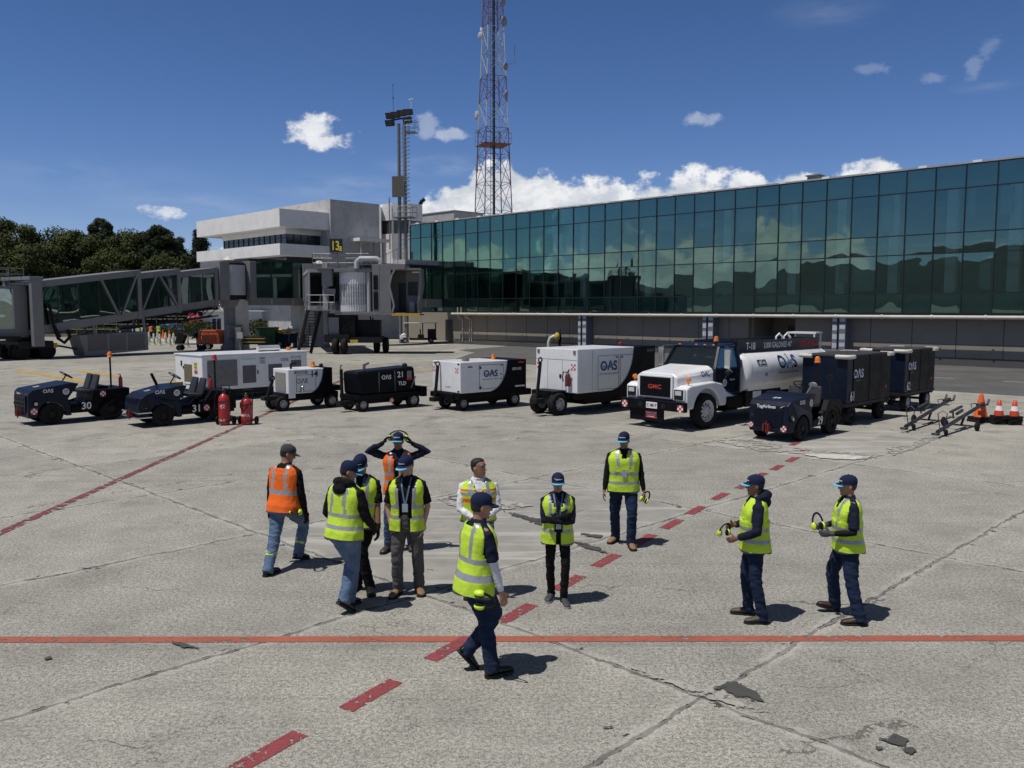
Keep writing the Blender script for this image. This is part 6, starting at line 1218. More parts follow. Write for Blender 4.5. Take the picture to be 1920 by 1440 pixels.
TOR = [(.80, .150, .118, -.01), (.86, .172, .130, -.012), (.93, .175, .130, -.008), (1.0, .165, .122, .002), (1.10, .162, .118, .008), (1.20, .172, .120, .010), (1.30, .184, .118, .008), (1.37, .182, .104, .0), (1.42, .155, .084, -.008), (1.455, .10, .066, -.010), (1.485, .064, .060, -.006)]
def hand(mb, w, f, n, t, s, curl=.5, g=0.0, spread=0):
    w = V(w); f = V(f).normalized(); n = V(n); n = (n - f * n.dot(f)).normalized(); t = V(t); t = t - f * t.dot(f) - n * t.dot(n); t.normalize()
    def R(c, a, b): return [c + t * (a * cos(2 * pi * i / 12)) + n * (b * sin(2 * pi * i / 12)) for i in range(12)]
    mb.loft([R(w - f * .01, (.026 + g) * s, (.020 + g) * s), R(w + f * .025 * s, (.034 + g) * s, (.018 + g) * s), R(w + f * .065 * s, (.042 + g) * s, (.017 + g) * s), R(w + f * .095 * s, (.040 + g) * s, (.014 + g) * s)])
    for k, (o_, L) in enumerate(((.030, .070), (.010, .080), (-.010, .074), (-.030, .058))):
        p = w + f * .088 * s + t * (o_ * s); d = (f + t * (o_ * spread * 4)).normalized(); pts = [p]
        for j in range(3):
            a = curl * (.55 + .35 * j); d2 = d * cos(a) + n * sin(a); pts.append(pts[-1] + d2 * (L * s * (.42, .32, .26)[j])); d, = (d2,); 
        mb.tube(pts, [(.0100 + g) * s, (.0095 + g) * s, (.0088 + g) * s, (.0065 + g) * s], 7)
    p = w + f * .022 * s + t * .026 * s; d = (f * .55 + t * .75 + n * .25).normalized(); q = p + d * .045 * s; d2 = (f * .85 + t * .25 + n * (.25 + curl * .5)).normalized()
    mb.tube([p, q, q + d2 * .034 * s, q + d2 * .058 * s], [(.014 + g) * s, (.0125 + g) * s, (.0105 + g) * s, (.007 + g) * s], 8)
def person(label, fl, fr, yaw, H=1.72, hip=(0, 0), zf=None, lean=0, side=0, twist=0, hy=0, hp=0, hands=None, poles=None, top=cl_nav, slv='long', slvm=None, pants=den_d, boots=boot_k, sole=sole_k, vest=None, glove=None, skin=skin_t, cap=cap_n, brim=True,
           bands=((.955, 1.0), (1.09, 1.135)), vert=True, opening=0.0, hood=False, lan=None, glasses=False, slim=1.0, legw=1.0, belly=0, word=True, curl=(.5, .5), pn=None, cuff=None, fine=True, hairlong=False, collar=None, vestm2=None, hem=.835, grp='ramp workers', category='person'):
    slim *= 1.06; s = H / 1.72; fl, fr = list(fl), list(fr)   # foot = (x, y, lift, toe yaw deg relative to world facing, pitch deg)
    mid = V(((fl[0] + fr[0]) / 2, (fl[1] + fr[1]) / 2, 0)); o = thing('person', label, category, mid, yaw - pi / 2, grp); Ri = Matrix.Rotation(-(yaw - pi / 2), 3, 'Z')
    loc = lambda x, y, z=0.0: Ri @ (V((x, y, z)) - mid)
    P = V((hip[0], hip[1], .93 * s)); P0 = V((0, 0, .925)); RT = Matrix.Rotation(radians(twist), 3, 'Z') @ Matrix.Rotation(radians(-lean), 3, 'X') @ Matrix.Rotation(radians(side), 3, 'Y')
    T = lambda p: P + RT @ ((p - P0) * s)
    leg = {}; zz = []
    def foot(ft):
        g_ = loc(ft[0], ft[1]); ta = radians(ft[3]); fd = V((sin(ta), cos(ta), 0)); pt = radians(ft[4]); up = V((0, 0, 1))
        toe = g_ + fd * (.12 * s); fdp = fd * cos(pt) - up * sin(pt); fup = fd * sin(pt) + up * cos(pt); z0 = V((0, 0, ft[2]))   # toe or heel stays down
        base = toe - fdp * (.12 * s) + z0 if pt >= 0 else g_ - fd * .09 * s + fdp * (.09 * s) + z0
        return base, fd, fdp, fup, base + fup * (.085 * s) - fdp * (.035 * s)
    hipo = {k: V((k * .088 * s * slim, 0, -.02)) for k in (-1, 1)}; ft_ = {-1: foot(fl), 1: foot(fr)}
    for k in (-1, 1):
        a = ft_[k][4]; dx = a - P - RT @ hipo[k]; zz.append(a.z + sqrt(max(.3, (.846 * s) ** 2 - dx.x ** 2 - dx.y ** 2)) + .02)
    P.z = min(zz + [.955 * s])
    for k in (-1, 1):
        base, fd, fdp, fup, ank = ft_[k]; hipj = P + RT @ hipo[k]; kn, ank = ik(hipj, ank, .425 * s, .425 * s, fd + V((k * .08, .3, 0))); leg[k] = (hipj, kn, ank, base, fdp, fup)
    hands = hands or {}; arm = {}
    for k in (-1, 1):
        sh = T(V((k * .172 * slim, -.005, 1.372))); h = hands.get(k, (k * .24, .03, .80)); w = T(V(h)); pole = (poles or {}).get(k, (k * .35, -.8, -.3)); el, w = ik(sh, w, .285 * s, .255 * s, RT @ V(pole)); arm[k] = (sh, el, w)
    # ---- body (one surface): trunk, limbs, head, hands
    b = MB(); TR = [(z, rx * .93 * slim, ry * .93 + (belly if .95 < z < 1.2 else 0), y0) for z, rx, ry, y0 in TOR]
    b.loft([sring(T, *q, n=20) for q in TR]); RH = RT @ Matrix.Rotation(radians(-hy), 3, 'Z') @ Matrix.Rotation(radians(-hp), 3, 'X'); HC = T(V((0, .012, 1.605)))
    Hh = lambda p: HC + RH @ (V(p) * s)
    b.tube([T(V((0, -.012, 1.44))), T(V((0, -.002, 1.50))), Hh((0, -.01, -.06))], [.062 * s, .057 * s, .056 * s], 12)
    hr = [(-.118, .018, .060, .0), (-.108, .036, .078, .022), (-.085, .050, .088, .050), (-.055, .058, .090, .072), (-.02, .065, .091, .085), (.015, .070, .092, .092), (.045, .074, .097, .096), (.072, .072, .090, .092), (.095, .058, .070, .076), (.110, .034, .042, .046), (.116, .01, .012, .014)]
    b.loft([[Hh((w_ * cos(2 * pi * i / 20), (f_ if sin(2 * pi * i / 20) > 0 else k_) * sin(2 * pi * i / 20), z)) for i in range(20)] for z, w_, f_, k_ in hr])
    b.tube([Hh((0, .084, .028)), Hh((0, .104, -.008)), Hh((0, .113, -.026)), Hh((0, .088, -.036))], [.007 * s, .010 * s, .0145 * s, .010 * s], 8)
    b.sph(Hh((0, .090, -.062)), (.024 * s, .010 * s, .011 * s), 10, 6, RH); b.sph(Hh((0, .082, -.098)), (.022 * s, .016 * s, .016 * s), 10, 6, RH)
    for k in (-1, 1):
        b.sph(Hh((k * .073, -.006, -.008)), (.012 * s, .020 * s, .032 * s), 10, 8, RH); b.tube([Hh((k * .012, .092, .034)), Hh((k * .032, .091, .038)), Hh((k * .055, .076, .032))], .007 * s, 6)
        lb = min(1, legw) * .85; hj, kn, ak, ba, fd, fu = leg[k]; b.tube([hj + V((0, 0, .03)), hj.lerp(kn, .5), kn, kn.lerp(ak, .35), ak], [.080 * s * lb, .070 * s * lb, .050 * s * lb, .052 * s * lb, .036 * s], 10)
        sh, el, w = arm[k]; b.tube([T(V((k * .12, -.005, 1.40))), sh, sh.lerp(el, .5), el, el.lerp(w, .35), w], [.05 * s, .050 * s, .046 * s, .038 * s, .036 * s, .026 * s], 10)
        f_ = (w - el).normalized(); nn, tt = (pn or {}).get(k, ((-k, 0, 0), (0, 1, 0))); nn = RT @ V(nn); tt = RT @ V(tt); hd_f = (pn or {}).get(('f', k)); hf = RT @ V(hd_f) if hd_f else f_
        hand(b, w, hf, nn, tt, s, curl[0 if k < 0 else 1])
        if glove: q = MB(); hand(q, w, hf, nn, tt, s, curl[0 if k < 0 else 1], .0035); q.tube([w - f_ * .05 * s, w + hf * .01], [.034 * s, .034 * s], 10); remesh(q, 'glove', glove, o, .006 if fine else .01, 1)
    remesh(b, 'body', skin, o, .0075 if fine else .012, 3)
    # ---- face details
    for k in (-1, 1):
        if not glasses: MB().sph(Hh((k * .031, .0835, .012)), (.011 * s, .006 * s, .006 * s), 8, 6, RH).build('eye', eye_m, o, smooth=180); MB().tube([Hh((k * .014, .0955, .036)), Hh((k * .033, .0945, .041)), Hh((k * .054, .079, .034))], .0042 * s, 6).build('eyebrow', hair_k, o)
    if glasses:
        q = MB()
        for k in (-1, 1): q.sph(Hh((k * .033, .093, .012)), (.028 * s, .007 * s, .019 * s), 10, 8, RH); q.tube([Hh((k * .06, .085, .016)), Hh((k * .078, .03, .016)), Hh((k * .078, -.01, .01))], .003, 5)
        q.tube([Hh((-.02, .098, .016)), Hh((.02, .098, .016))], .003, 5); q.build('sunglasses', lens_k, o, smooth=180)
    MB().sph(Hh((0, .0965, -.062)), (.021 * s, .005 * s, .006 * s), 8, 6, RH).build('mouth', lip_m, o, smooth=180)
    # ---- hair
    q = MB(); hz = [(-.055 if not hairlong else -.09, .050, .02, .078), (-.03, .071, -.002, .093), (.0, .0765, .002, .101), (.035, .080, .012 if cap else .03, .104), (.07, .079, .075 if not cap else .05, .101), (.098, .066, .086 if not cap else .05, .086), (.118, .042, .055, .056), (.126, .01, .012, .014)]
    q.loft([[Hh((w_ * cos(2 * pi * i / 24), (f_ if sin(2 * pi * i / 24) > 0 else k_) * sin(2 * pi * i / 24), z)) for i in range(24)] for z, w_, f_, k_ in hz])
    if hairlong: q.tube([Hh((0, -.09, .0)), Hh((0, -.13, -.04)), Hh((0, -.13, -.12)), Hh((0, -.11, -.17))], [.02, .03, .026, .008], 8)
    remesh(q, 'hair', hair_k, o, .012, 2)
    # ---- cap
    if cap:
        q = MB(); cz = [(.026, .083, .101, .104), (.055, .084, .105, .107), (.085, .079, .101, .102), (.112, .062, .078, .082), (.128, .036, .044, .05), (.134, .008, .01, .012)]; n_ = 28
        q.loft([[Hh((w_ * cos(2 * pi * i / n_), (f_ if sin(2 * pi * i / n_) > 0 else k_) * sin(2 * pi * i / n_) , z)) for i in range(n_)] for z, w_, f_, k_ in cz], True); q.sph(Hh((0, 0, .136)), .008 * s, 8, 5)
        co = q.build('cap', cap, o, smooth=50); q = MB(); rows = []
        for i in range(13):
            a = radians(-66 + 11 * i); r_ = []
            for j in range(6):
                t_ = j / 5; L = .078 * cos(a * .9) ** .6 if abs(a) < 1.4 else .01; x = .083 * sin(a) * (1 + .10 * t_); y = .100 * cos(a) + L * t_; z = .032 - .020 * t_ - .16 * max(0, abs(x) - .02) * (.25 + .75 * t_); r_.append(Hh((x, y, z)))
            rows.append(r_)
        vs = [p for r_ in rows for p in r_]; fs = []; mi = []
        for i in range(12):
            for j in range(5): fs.append((i * 6 + j, i * 6 + j + 1, i * 6 + j + 7, i * 6 + j + 6)); mi.append(1 if (j >= 3 and brim) else 0)
        q.v = vs; q.f = fs; q.mi = mi; bo = q.build('brim', [cap, cap_b], co, smooth=180, norm=False); sd = bo.modifiers.new('thick', 'SOLIDIFY'); sd.thickness = .005
        if word:
            fc = lambda p: Hh((p.x, sqrt(max(0, 1 - (p.x / .086) ** 2)) * (.108 - max(0, p.z - .06) * .25), p.z)); w2 = MB(); w2.text('TagAirlines', .024, (0, 0, .062), (-1, 0, 0), (0, 0, 1), fn=fc, sx=.95); w2.build('cap_lettering', letw, co, norm=False)
    # ---- trousers
    q = MB(); wr = lambda p: .010 * noise.noise(V((p.x * 8 + p.z * 5, p.y * 8 - p.z * 4, p.z * 19))) + .006 * noise.noise(V((p.x * 18, p.y * 18 + p.z * 12, p.z * 38))) - .006 * max(0, noise.noise(V((p.x * 7, p.y * 7, p.z * 30 + 4))) - .15)
    q.loft([sring(T, z, rx * slim * 1.03, ry * 1.04, y0, n=20) for z, rx, ry, y0 in [(.79, .13, .11, -.01)] + TOR[:4] + [(1.03, .162, .12, .004)]])
    for k in (-1, 1):
        hj, kn, ak, ba, fd, fu = leg[k]; lw = legw * s; dn = (ak - kn).normalized()
        q.tube([hj + V((0, 0, .06)), hj + V((0, 0, -.03)), hj.lerp(kn, .45), kn - V((0, 0, -.03)), kn.lerp(ak, .15), kn.lerp(ak, .55), ak - dn * .06 * s, ak + dn * .045 * s], [.088 * lw, .098 * lw, .088 * lw, .072 * lw, .070 * lw, .068 * lw, .064 * lw, .066 * lw], 14)
    remesh(q, 'trousers', pants, o, .0125 if fine else .018, 3, wr)
    if cuff:
        for k in (-1, 1):
            hj, kn, ak, ba, fd, fu = leg[k]; d = (ak - kn).normalized(); c = kn.lerp(ak, .52); MB().tube([c - d * .035, c + d * .035], .0765 * s, 20, False).build('reflective_cuff', hv_y, o, smooth=60); MB().tube([c - d * .012, c + d * .012], .078 * s, 20, False).build('cuff_tape', refl, o, smooth=60)
    # ---- boots
    for k in (-1, 1):
        hj, kn, ak, ba, fd, fu = leg[k]; sd_ = fd.cross(fu); q = MB(); rr = []
        for y, w_, h_ in ((-.108, .024, .070), (-.098, .037, .088), (-.06, .042, .098), (-.01, .043, .100), (.04, .046, .092), (.085, .050, .078), (.125, .051, .070), (.155, .045, .062), (.172, .030, .050), (.180, .012, .034)):
            c = ba + fd * (y * s); rr.append([c + sd_ * (w_ * s * cos(a)) + fu * ((.022 + (h_ - .022) * (.5 + .5 * sin(a))) * s) for a in [2 * pi * i / 14 for i in range(14)]])
        q.loft(rr); q.tube([ba - fd * .045 * s + fu * .05 * s, ba - fd * .042 * s + fu * .10 * s, ak + (kn - ak).normalized() * .06 * s], [.040 * s, .043 * s, .046 * s], 12)
        bo = remesh(q, 'boot', boots, o, .009, 2); q = MB(); r2 = []
        for z in (.0, .026):
            r2.append([ba + fd * (y * s) + sd_ * (w_ * s) + fu * (z * s) for y, w_ in ((-.115, 0), (-.104, .036), (-.06, .045), (.0, .044), (.06, .049), (.10, .054), (.14, .052), (.170, .038), (.187, 0), (.170, -.038), (.14, -.052), (.10, -.054), (.06, -.049), (0, -.044), (-.06, -.045), (-.104, -.036))])
        q.loft(r2).build('sole', sole, bo)
    # ---- shirt or jacket
    q = MB(); q.loft([sring(T, z, rx * 1.035 * slim, ry * 1.04 + (belly if .95 < z < 1.2 else 0), y0, n=24) for z, rx, ry, y0 in [(.885, .172, .128, -.01)] + TOR[2:]])
    for k in (-1, 1):
        sh, el, w = arm[k]; a0 = T(V((k * .09, -.005, 1.405))); thick = 1.12 if hood else 1.0; d = (w - el).normalized()
        if slv == 'short': q.tube([a0, sh, sh.lerp(el, .45), sh.lerp(el, .85)], [.052 * s, .062 * s, .063 * s, .066 * s], 12)
        else: q.tube([a0, sh, sh.lerp(el, .5), el, el.lerp(w, .4), w - d * .02], [.052 * s * thick, .062 * s * thick, .060 * s * thick, .052 * s * thick, .047 * s * thick, .036 * s * thick], 12)
    if hood: q.tube([T(V((k * .01, 0, 0)) + V((x, y, z))) for k, x, y, z in ((0, -.11, .02, 1.455), (0, -.10, -.07, 1.49), (0, 0, -.115, 1.50), (0, .10, -.07, 1.49), (0, .11, .02, 1.455))], [.035, .052, .062, .052, .035], 10); q.sph(T(V((0, -.12, 1.42))), (.10 * s, .055 * s, .075 * s))
    elif collar is not False: q.lathe([(.066, 0), (.072, .0), (.070, .035), (.062, .035)], (0, 0, 0), n=18); n0 = 18 * 4; q.v[-n0:] = [tuple(T(V((x, y - .006 + z * .3, 1.468 + z)))) for x, y, z in q.v[-n0:]]
    remesh(q, 'hooded_jacket' if hood else 'shirt', top, o, .012 if fine else .018, 3, lambda p: .008 * noise.noise(V((p.x * 13, p.y * 13, p.z * 17))) + .005 * noise.noise(p * 30))
    if slvm:
        for k in (-1, 1):
            sh, el, w = arm[k]; d = (w - el).normalized(); q = MB(); q.tube([sh.lerp(el, .5), el, el.lerp(w, .4), w - d * .01], [.054 * s, .044 * s, .041 * s, .031 * s], 14); remesh(q, 'arm_sleeve', slvm, o, .01, 3, lambda p: .002 * noise.noise(p * 40))
    # ---- vest
    if vest:
        na = 56; zs = [hem + (1.468 - hem) * i / 42 for i in range(43)]
        def prof(z):
            for (z0, a0, b0, c0), (z1, a1, b1, c1) in zip(TOR, TOR[1:]):
                if z0 <= z <= z1: t_ = (z - z0) / (z1 - z0); return (a0 + (a1 - a0) * t_, b0 + (b1 - b0) * t_, c0 + (c1 - c0) * t_)
            return TOR[-1][1:]
        fv = []; vs = []; mi = []
        for i, z in enumerate(zs):
            rx, ry, y0 = prof(max(z, .86)); e = .026 if z < 1.36 else .020; fl_ = max(0, 1.05 - z) * .06; rx = rx * slim * 1.02 + e + fl_; ry = ry * 1.03 + e + fl_ + (belly if .95 < z < 1.2 else belly * .6 if z < .96 else 0)
            for j in range(na):
                a = 2 * pi * j / na; c, s_ = cos(a), sin(a); w_ = 1 + .035 * noise.noise(V((c * 2.5 + yaw, s_ * 2.5, z * 5))) + .022 * noise.noise(V((c * 7, s_ * 7 + yaw, z * 13)))
                vs.append(V((rx * abs(c) ** .85 * (1 if c > 0 else -1) * w_, y0 + ry * abs(s_) ** .85 * (1 if s_ > 0 else -1) * w_, z - (.012 * sin(a * 3 + 1) if i == 0 else 0))))
        for i in range(42):
            for j in range(na):
                q4 = (i * na + j, i * na + (j + 1) % na, (i + 1) * na + (j + 1) % na, (i + 1) * na + j); c = (vs[q4[0]] + vs[q4[1]] + vs[q4[2]] + vs[q4[3]]) / 4; a = 2 * pi * (j + .5) / na; z = c.z
                if c.y > 0:
                    ow = opening * (1 if z > .98 else .6) + max(0, z - 1.30) * .42
                    if z > 1.30 and abs(c.x) < max(.012, ow): continue
                    if opening and abs(c.x) < ow: continue
                elif z > 1.43 and abs(c.x) < .075: continue
                if z > 1.17 and abs(cos(a)) > (.985 if z < 1.2 else .955 if z < 1.26 else .93): continue
                fv.append(q4); m_ = 0
                if any(z0 <= z <= z1 for z0, z1 in bands): m_ = 1
                if vert and z > bands[-1][1] and .078 < abs(c.x) < .128: m_ = 1
                if i == 0 or (c.y > 0 and not opening and abs(c.x) < .008): m_ = 2
                if vestm2 and m_ == 0 and (1.20 < z < 1.24 or 1.33 < z < 1.36): m_ = 3
                mi.append(m_)
        q = MB(); q.v = [tuple(T(p)) for p in vs]; q.f = fv; q.mi = mi; edge = refd
        vo = q.build('safety_vest', [vest, refl, edge, vestm2 or vest], o, smooth=180, norm=False); sd = vo.modifiers.new('thick', 'SOLIDIFY'); sd.thickness = .006; sd.offset = 0
        if not opening:
            for k in (-1, 1): MB().loft([[T(V((k * .10 + x, prof(z)[2] + prof(z)[1] * 1.03 + .034 - abs(k * .10 + x) * .10 + d, z))) for x, z in ((-.045, z0), (.045, z0))] + [T(V((k * .10 + .045, prof(z0)[2] + prof(z0)[1] * 1.03 + .02 - .014, z0))), T(V((k * .10 - .045, prof(z0)[2] + prof(z0)[1] * 1.03 + .02 - .014, z0)))] for z0, d in ((1.15, .0), (1.24, .0))]).build('vest_pocket', vest, o)
    if lan:
        zb = lan; yb = lambda z: .008 + .125 + .024 if z < 1.35 else .10; q = MB(); yf = .008 + .12 + .03
        for k in (-1, 1): q.obox(T(V((k * .060, .045, 1.465))), T(V((k * .045, yf - .03, 1.36))), .018, .004, (0, 1, 0)); q.obox(T(V((k * .045, yf - .03, 1.36))), T(V((k * .006, yf + .006, zb + .10))), .018, .004, (0, 1, 0))
        q.build('lanyard', lany, o); MB().hexa([T(V((x, yf + .008 + d, zb + z))) for z in (0, .10) for x, d in ((-.035, .006), (.035, .006), (.035, 0), (-.035, 0))]).build('id_badge', badge, o); 
    return o, T, Hh, arm, RT
def muffs(label, c, R, sc=1.0, gap=.075):
    o = thing('ear_muffs', label, 'ear muffs', c, 0, 'lime ear muffs'); o.rotation_euler = R.to_euler()
    for k in (-1, 1):
        q = MB().sph((k * gap, 0, 0), (.026, .036, .046), 14, 10).build('ear_cup', lime, o, smooth=180); MB().sph((k * (gap - .018), 0, 0), (.012, .034, .043), 12, 8).build('cushion', glv_k, q, smooth=180)
    MB().tube([(k_ * 1, 0, z) for k_, z in [(gap * cos(a) * 1.12, .02 + .125 * sin(a)) for a in [pi * i / 14 for i in range(15)]]], [(.012, .004)] * 15, 6).build('headband', glv_k, o); o.scale = (sc,) * 3; return o
ang = lambda x, y: atan2(y, x)
W_ = lambda o, p: o.matrix_basis @ p
g = lambda px, py, lift=0, ty=0, pt=0: (G(px, py + 6).x, G(px, py + 6).y, lift, ty, pt)
# 1 orange vest, walking away to the right
p1 = person('person in orange vest and grey cap walking away with black gloves', g(506, 1072, 0, 0), g(561, 1046, 0, 6, 14), ang(.42, .9), 1.74, (.0, .02), .90, lean=6, hy=42, hp=14, top=cl_blk, pants=den_l, vest=hv_o, cap=cap_g, brim=False, glove=glv_k, bands=((1.08, 1.13),), cuff=True, glasses=True, slim=1.1, legw=1.12, hands={-1: (-.27, .04, .84), 1: (.28, .10, .82)})
muffs('lime ear muffs hanging at the hip of the walking person in orange', W_(p1[0], p1[1](V((.235, -.06, .86)))), Matrix.Rotation(pi / 2, 3, 'X'), 1.15, .055)
# 2 hooded jacket, yellow vest, back to the camera
p2 = person('person in yellow vest over a black hooded jacket and light jeans seen from behind', g(640, 1146, 0, 10, 38), g(658, 1131, 0, -10, 10), ang(.55, .83), 1.71, (.0, .0), .905, lean=5, hy=38, hp=18, top=cl_blk, hood=True, pants=den_l, vest=hv_y, glove=glv_k, slim=1.12, legw=1.15, hands={-1: (-.22, .16, .92), 1: (.20, .26, .96)}, poles={1: (.5, -.6, -.3), -1: (-.5, -.6, -.3)})
# 3 dark clothes behind person 2, facing the camera
p3 = person('person in dark clothes and yellow vest facing the camera half hidden behind the hooded one', g(668, 1100, 0, 12), g(694, 1106, 0, -20), ang(-.1, -1), 1.71, top=cl_blk, slv='short', pants=cl_blk, vest=hv_y, hp=24, hy=6, opening=.03, skin=skin_d, lan=1.12, glove=glv_k, hands={-1: (-.24, .14, .80), 1: (.24, .02, .80)})
# 4 open vest, grey cargo trousers
p4 = person('person in black shirt, open yellow vest and grey cargo trousers with tan boots', g(787, 1106, 0, -18), g(744, 1110, 0, 14), ang(-.05, -1), 1.69, lean=-1, hy=32, hp=16, top=cl_blk, slv='short', pants=cl_gry, boots=boot_t, vest=hv_y, opening=.085, skin=skin_l, glasses=True, lan=1.06, legw=1.08, hands={-1: (-.20, .03, .85), 1: (.20, .03, .85)}, poles={1: (.9, -.5, -.1), -1: (-.9, -.5, -.1)}, hem=.80)
# 5 orange vest, arms raised to the ear muffs
p5 = person('person in orange vest raising both arms to put on lime ear muffs', g(772, 1024, 0, -12), g(726, 1028, 0, 16), ang(-.05, -1), 1.70, top=cl_nav, slvm=slv_n, pants=den_m, boots=boot_b, vest=hv_o, glove=glv_k, skin=skin_d, glasses=True, hy=2, bands=((1.0, 1.04), (1.12, 1.16)), opening=.02, hands={-1: (-.215, .06, 1.575), 1: (.215, .06, 1.575)}, poles={1: (1, .05, .02), -1: (-1, .05, .02)}, pn={('f', 1): (-.55, .1, .8), ('f', -1): (.55, .1, .8), 1: ((-1, .1, -.2), (0, 1, 0)), -1: ((1, .1, -.2), (0, 1, 0))})
muffs('lime ear muffs being lifted onto the head of the person in orange', W_(p5[0], p5[2](V((0, -.0, .045)))), Matrix.Rotation(.05, 3, 'Z') @ Matrix.Rotation(-1.0, 3, 'X'), 1.1, .108)
# 6 white shirt, two-tone vest
p6 = person('person in white shirt and two-tone yellow and orange vest looking to the right', g(915, 1108, 0, -14), g(880, 1112, 0, 14), ang(.12, -1), 1.67, hy=-52, hp=-4, top=cl_wht, pants=den_m, boots=boot_b, vest=hv_y, vestm2=hv_o, cap=None, skin=skin_t, opening=.02, lan=None, bands=((1.28, 1.315),), hands={-1: (-.05, .22, 1.00), 1: (.05, .22, 1.00)}, poles={1: (1, -.4, -.5), -1: (-1, -.4, -.5)}, hem=.95, slim=1.05)
# 7 nearest, walking right in profile
p7 = person('nearest person walking right in yellow vest, navy cap and white arm sleeves', g(930, 1262, 0, 4, -4), g(862, 1252, .02, 8, 50), ang(.86, .50), 1.76, (.0, -.02), .885, lean=4, hy=10, hp=4, top=cl_nav, slv='short', slvm=slv_w, pants=den_d, vest=hv_y, brim=False, skin=skin_t, legw=1.08, opening=.03, hands={-1: (-.25, .12, .82), 1: (.25, .16, .80)}, hem=.80, bands=((.95, 1.0), (1.10, 1.15)))
muffs('lime ear muffs clipped on the belt of the nearest walking person', W_(p7[0], p7[1](V((.225, -.07, .80)))), Matrix.Rotation(pi / 2, 3, 'Y') @ Matrix.Rotation(.6, 3, 'X'), 1.25, .05)
# 8 woman, arms crossed
p8 = person('person with crossed arms in slim black trousers and open yellow vest', g(1058, 1128, 0, -10), g(1032, 1118, 0, 20), ang(.02, -1), 1.54, hp=4, top=cl_nav, pants=cl_blk, boots=shoe_g, sole=sole_w, vest=hv_y, opening=.045, slim=.95, legw=.84, lan=1.02, hairlong=True, glove=glv_k, skin=skin_t, hands={-1: (.03, .215, 1.13), 1: (-.03, .195, 1.19)}, poles={1: (.8, -.2, -.9), -1: (-.8, -.2, -.9)}, pn={('f', -1): (1, .0, .25), ('f', 1): (-1, .05, .1), -1: ((0, -1, 0), (0, .2, 1)), 1: ((0, -1, 0), (0, .2, 1))}, hem=.80)
# 9 rear person facing the camera
p9 = person('person in yellow vest standing farthest back holding lime ear muffs by the thigh', g(1184, 1022, 0, -8), g(1152, 1010, 0, 32), ang(-.06, -1), 1.68, hy=22, hp=6, top=cl_blk, slvm=slv_n, pants=den_d, boots=boot_t, vest=hv_y, skin=skin_d, lan=1.07, slim=1.1, legw=1.12, brim=True, hands={-1: (-.30, .06, .84), 1: (.29, .04, .84)})
w9 = p9[3][-1][2]; muffs('lime ear muffs held low in the left hand of the person standing farthest back', W_(p9[0], w9 + V((.0, .05, -.12))), Matrix.Rotation(.5, 3, 'Y'), .95, .05)
# 10 hooded, profile left
p10 = person('person in navy hooded jacket and yellow vest seen from the side facing left', g(1424, 1163, 0, -6), g(1398, 1146, 0, 6), ang(-.98, .16), 1.62, hp=2, lean=-1, top=cl_nav, hood=True, pants=den_d, boots=boot_o, vest=hv_y, skin=skin_d, belly=.02, slim=1.04, vert=False, hands={-1: (-.17, .22, 1.00), 1: (.10, .24, 1.09)}, poles={1: (.6, -.5, -.6), -1: (-.6, -.5, -.6)})
w10 = p10[3][-1][2]; muffs('lime ear muffs held in front by the person in the navy hooded jacket', W_(p10[0], w10 + V((.06, .14, .04))), Matrix.Rotation(.3, 3, 'Z') @ Matrix.Rotation(.5, 3, 'X'), .95, .06)
# 11 profile left, stepping
p11 = person('rightmost person in yellow vest and grey gloves stepping to the left', g(1606, 1166, 0, 2, 0), g(1556, 1140, 0, -4, -16), ang(-.99, .10), 1.62, (0, -.02), .895, hp=2, top=cl_nav, slvm=cl_blk, slv='short', pants=den_d, boots=boot_b, vest=hv_y, skin=skin_t, glove=glv_g, belly=.015, slim=1.05, legw=1.1, hands={-1: (-.15, .23, 1.06), 1: (.10, .25, 1.10)}, poles={1: (.6, -.5, -.7), -1: (-.6, -.5, -.7)})
w11 = p11[3][-1][2]; muffs('lime ear muffs held up in front by the rightmost person', W_(p11[0], w11 + V((.05, .13, .07))), Matrix.Rotation(.3, 3, 'Z') @ Matrix.Rotation(-.3, 3, 'X'), 1.0, .06)
# ---- distant people
kw = dict(fine=False, word=False, grp='distant workers')
def far_person(label, c, yaw, **k):
    fx = V((sin(yaw), -cos(yaw), 0)) * .12; c = V(c); a = c - fx; b2 = c + fx; d = dict(kw); d.update(k); return person(label, (a.x, a.y, 0, 5, 0), (b2.x, b2.y, 0, -5, 0), yaw, **d)
far_person('distant person in yellow vest and pale helmet left of the dark equipment cart', (G(272, 636).x - .5, 96.6, 0), 1.2, vest=hv_y, pants=cl_blk, cap=cap_n, brim=False)
far_person('distant person in orange vest between the two yellow ones at the equipment cart', (G(291, 636).x - .2, 96.4, 0), 1.5, vest=hv_o, pants=den_d, brim=False)
far_person('distant person in yellow vest right of the one in orange at the equipment cart', (G(297, 636).x + .1, 96.9, 0), 1.7, vest=hv_y, pants=cl_blk, brim=False)
far_person('person in dark jacket pushing the flat trolley beside the orange generator', (G(371, 657).x, 71.2, 0), pi, top=cl_blk, pants=cl_blk, vest=None, cap=cap_n, brim=False, lean=10, hands={-1: (-.15, .4, 1.05), 1: (.15, .4, 1.05)})
far_person('person in dark clothes with a yellow sack by the cream pipe at the terminal wall', (G(1048, 655).x, 71.8, 0), pi * 1.1, top=cl_blk, pants=cl_blk, vest=None, brim=False, hands={-1: (-.15, .25, 1.1), 1: (.12, .25, 1.1)})
sk_ = MB().sph((0, 0, 0), (.24, .3, .34), 14, 10).build('sack', bpy.data.materials['yellow_sack'], None, smooth=180); sk_.location = (G(1048, 655).x - .25, 71.4, 1.15); tag(sk_, 'yellow sack carried by the person at the terminal wall', 'sack')
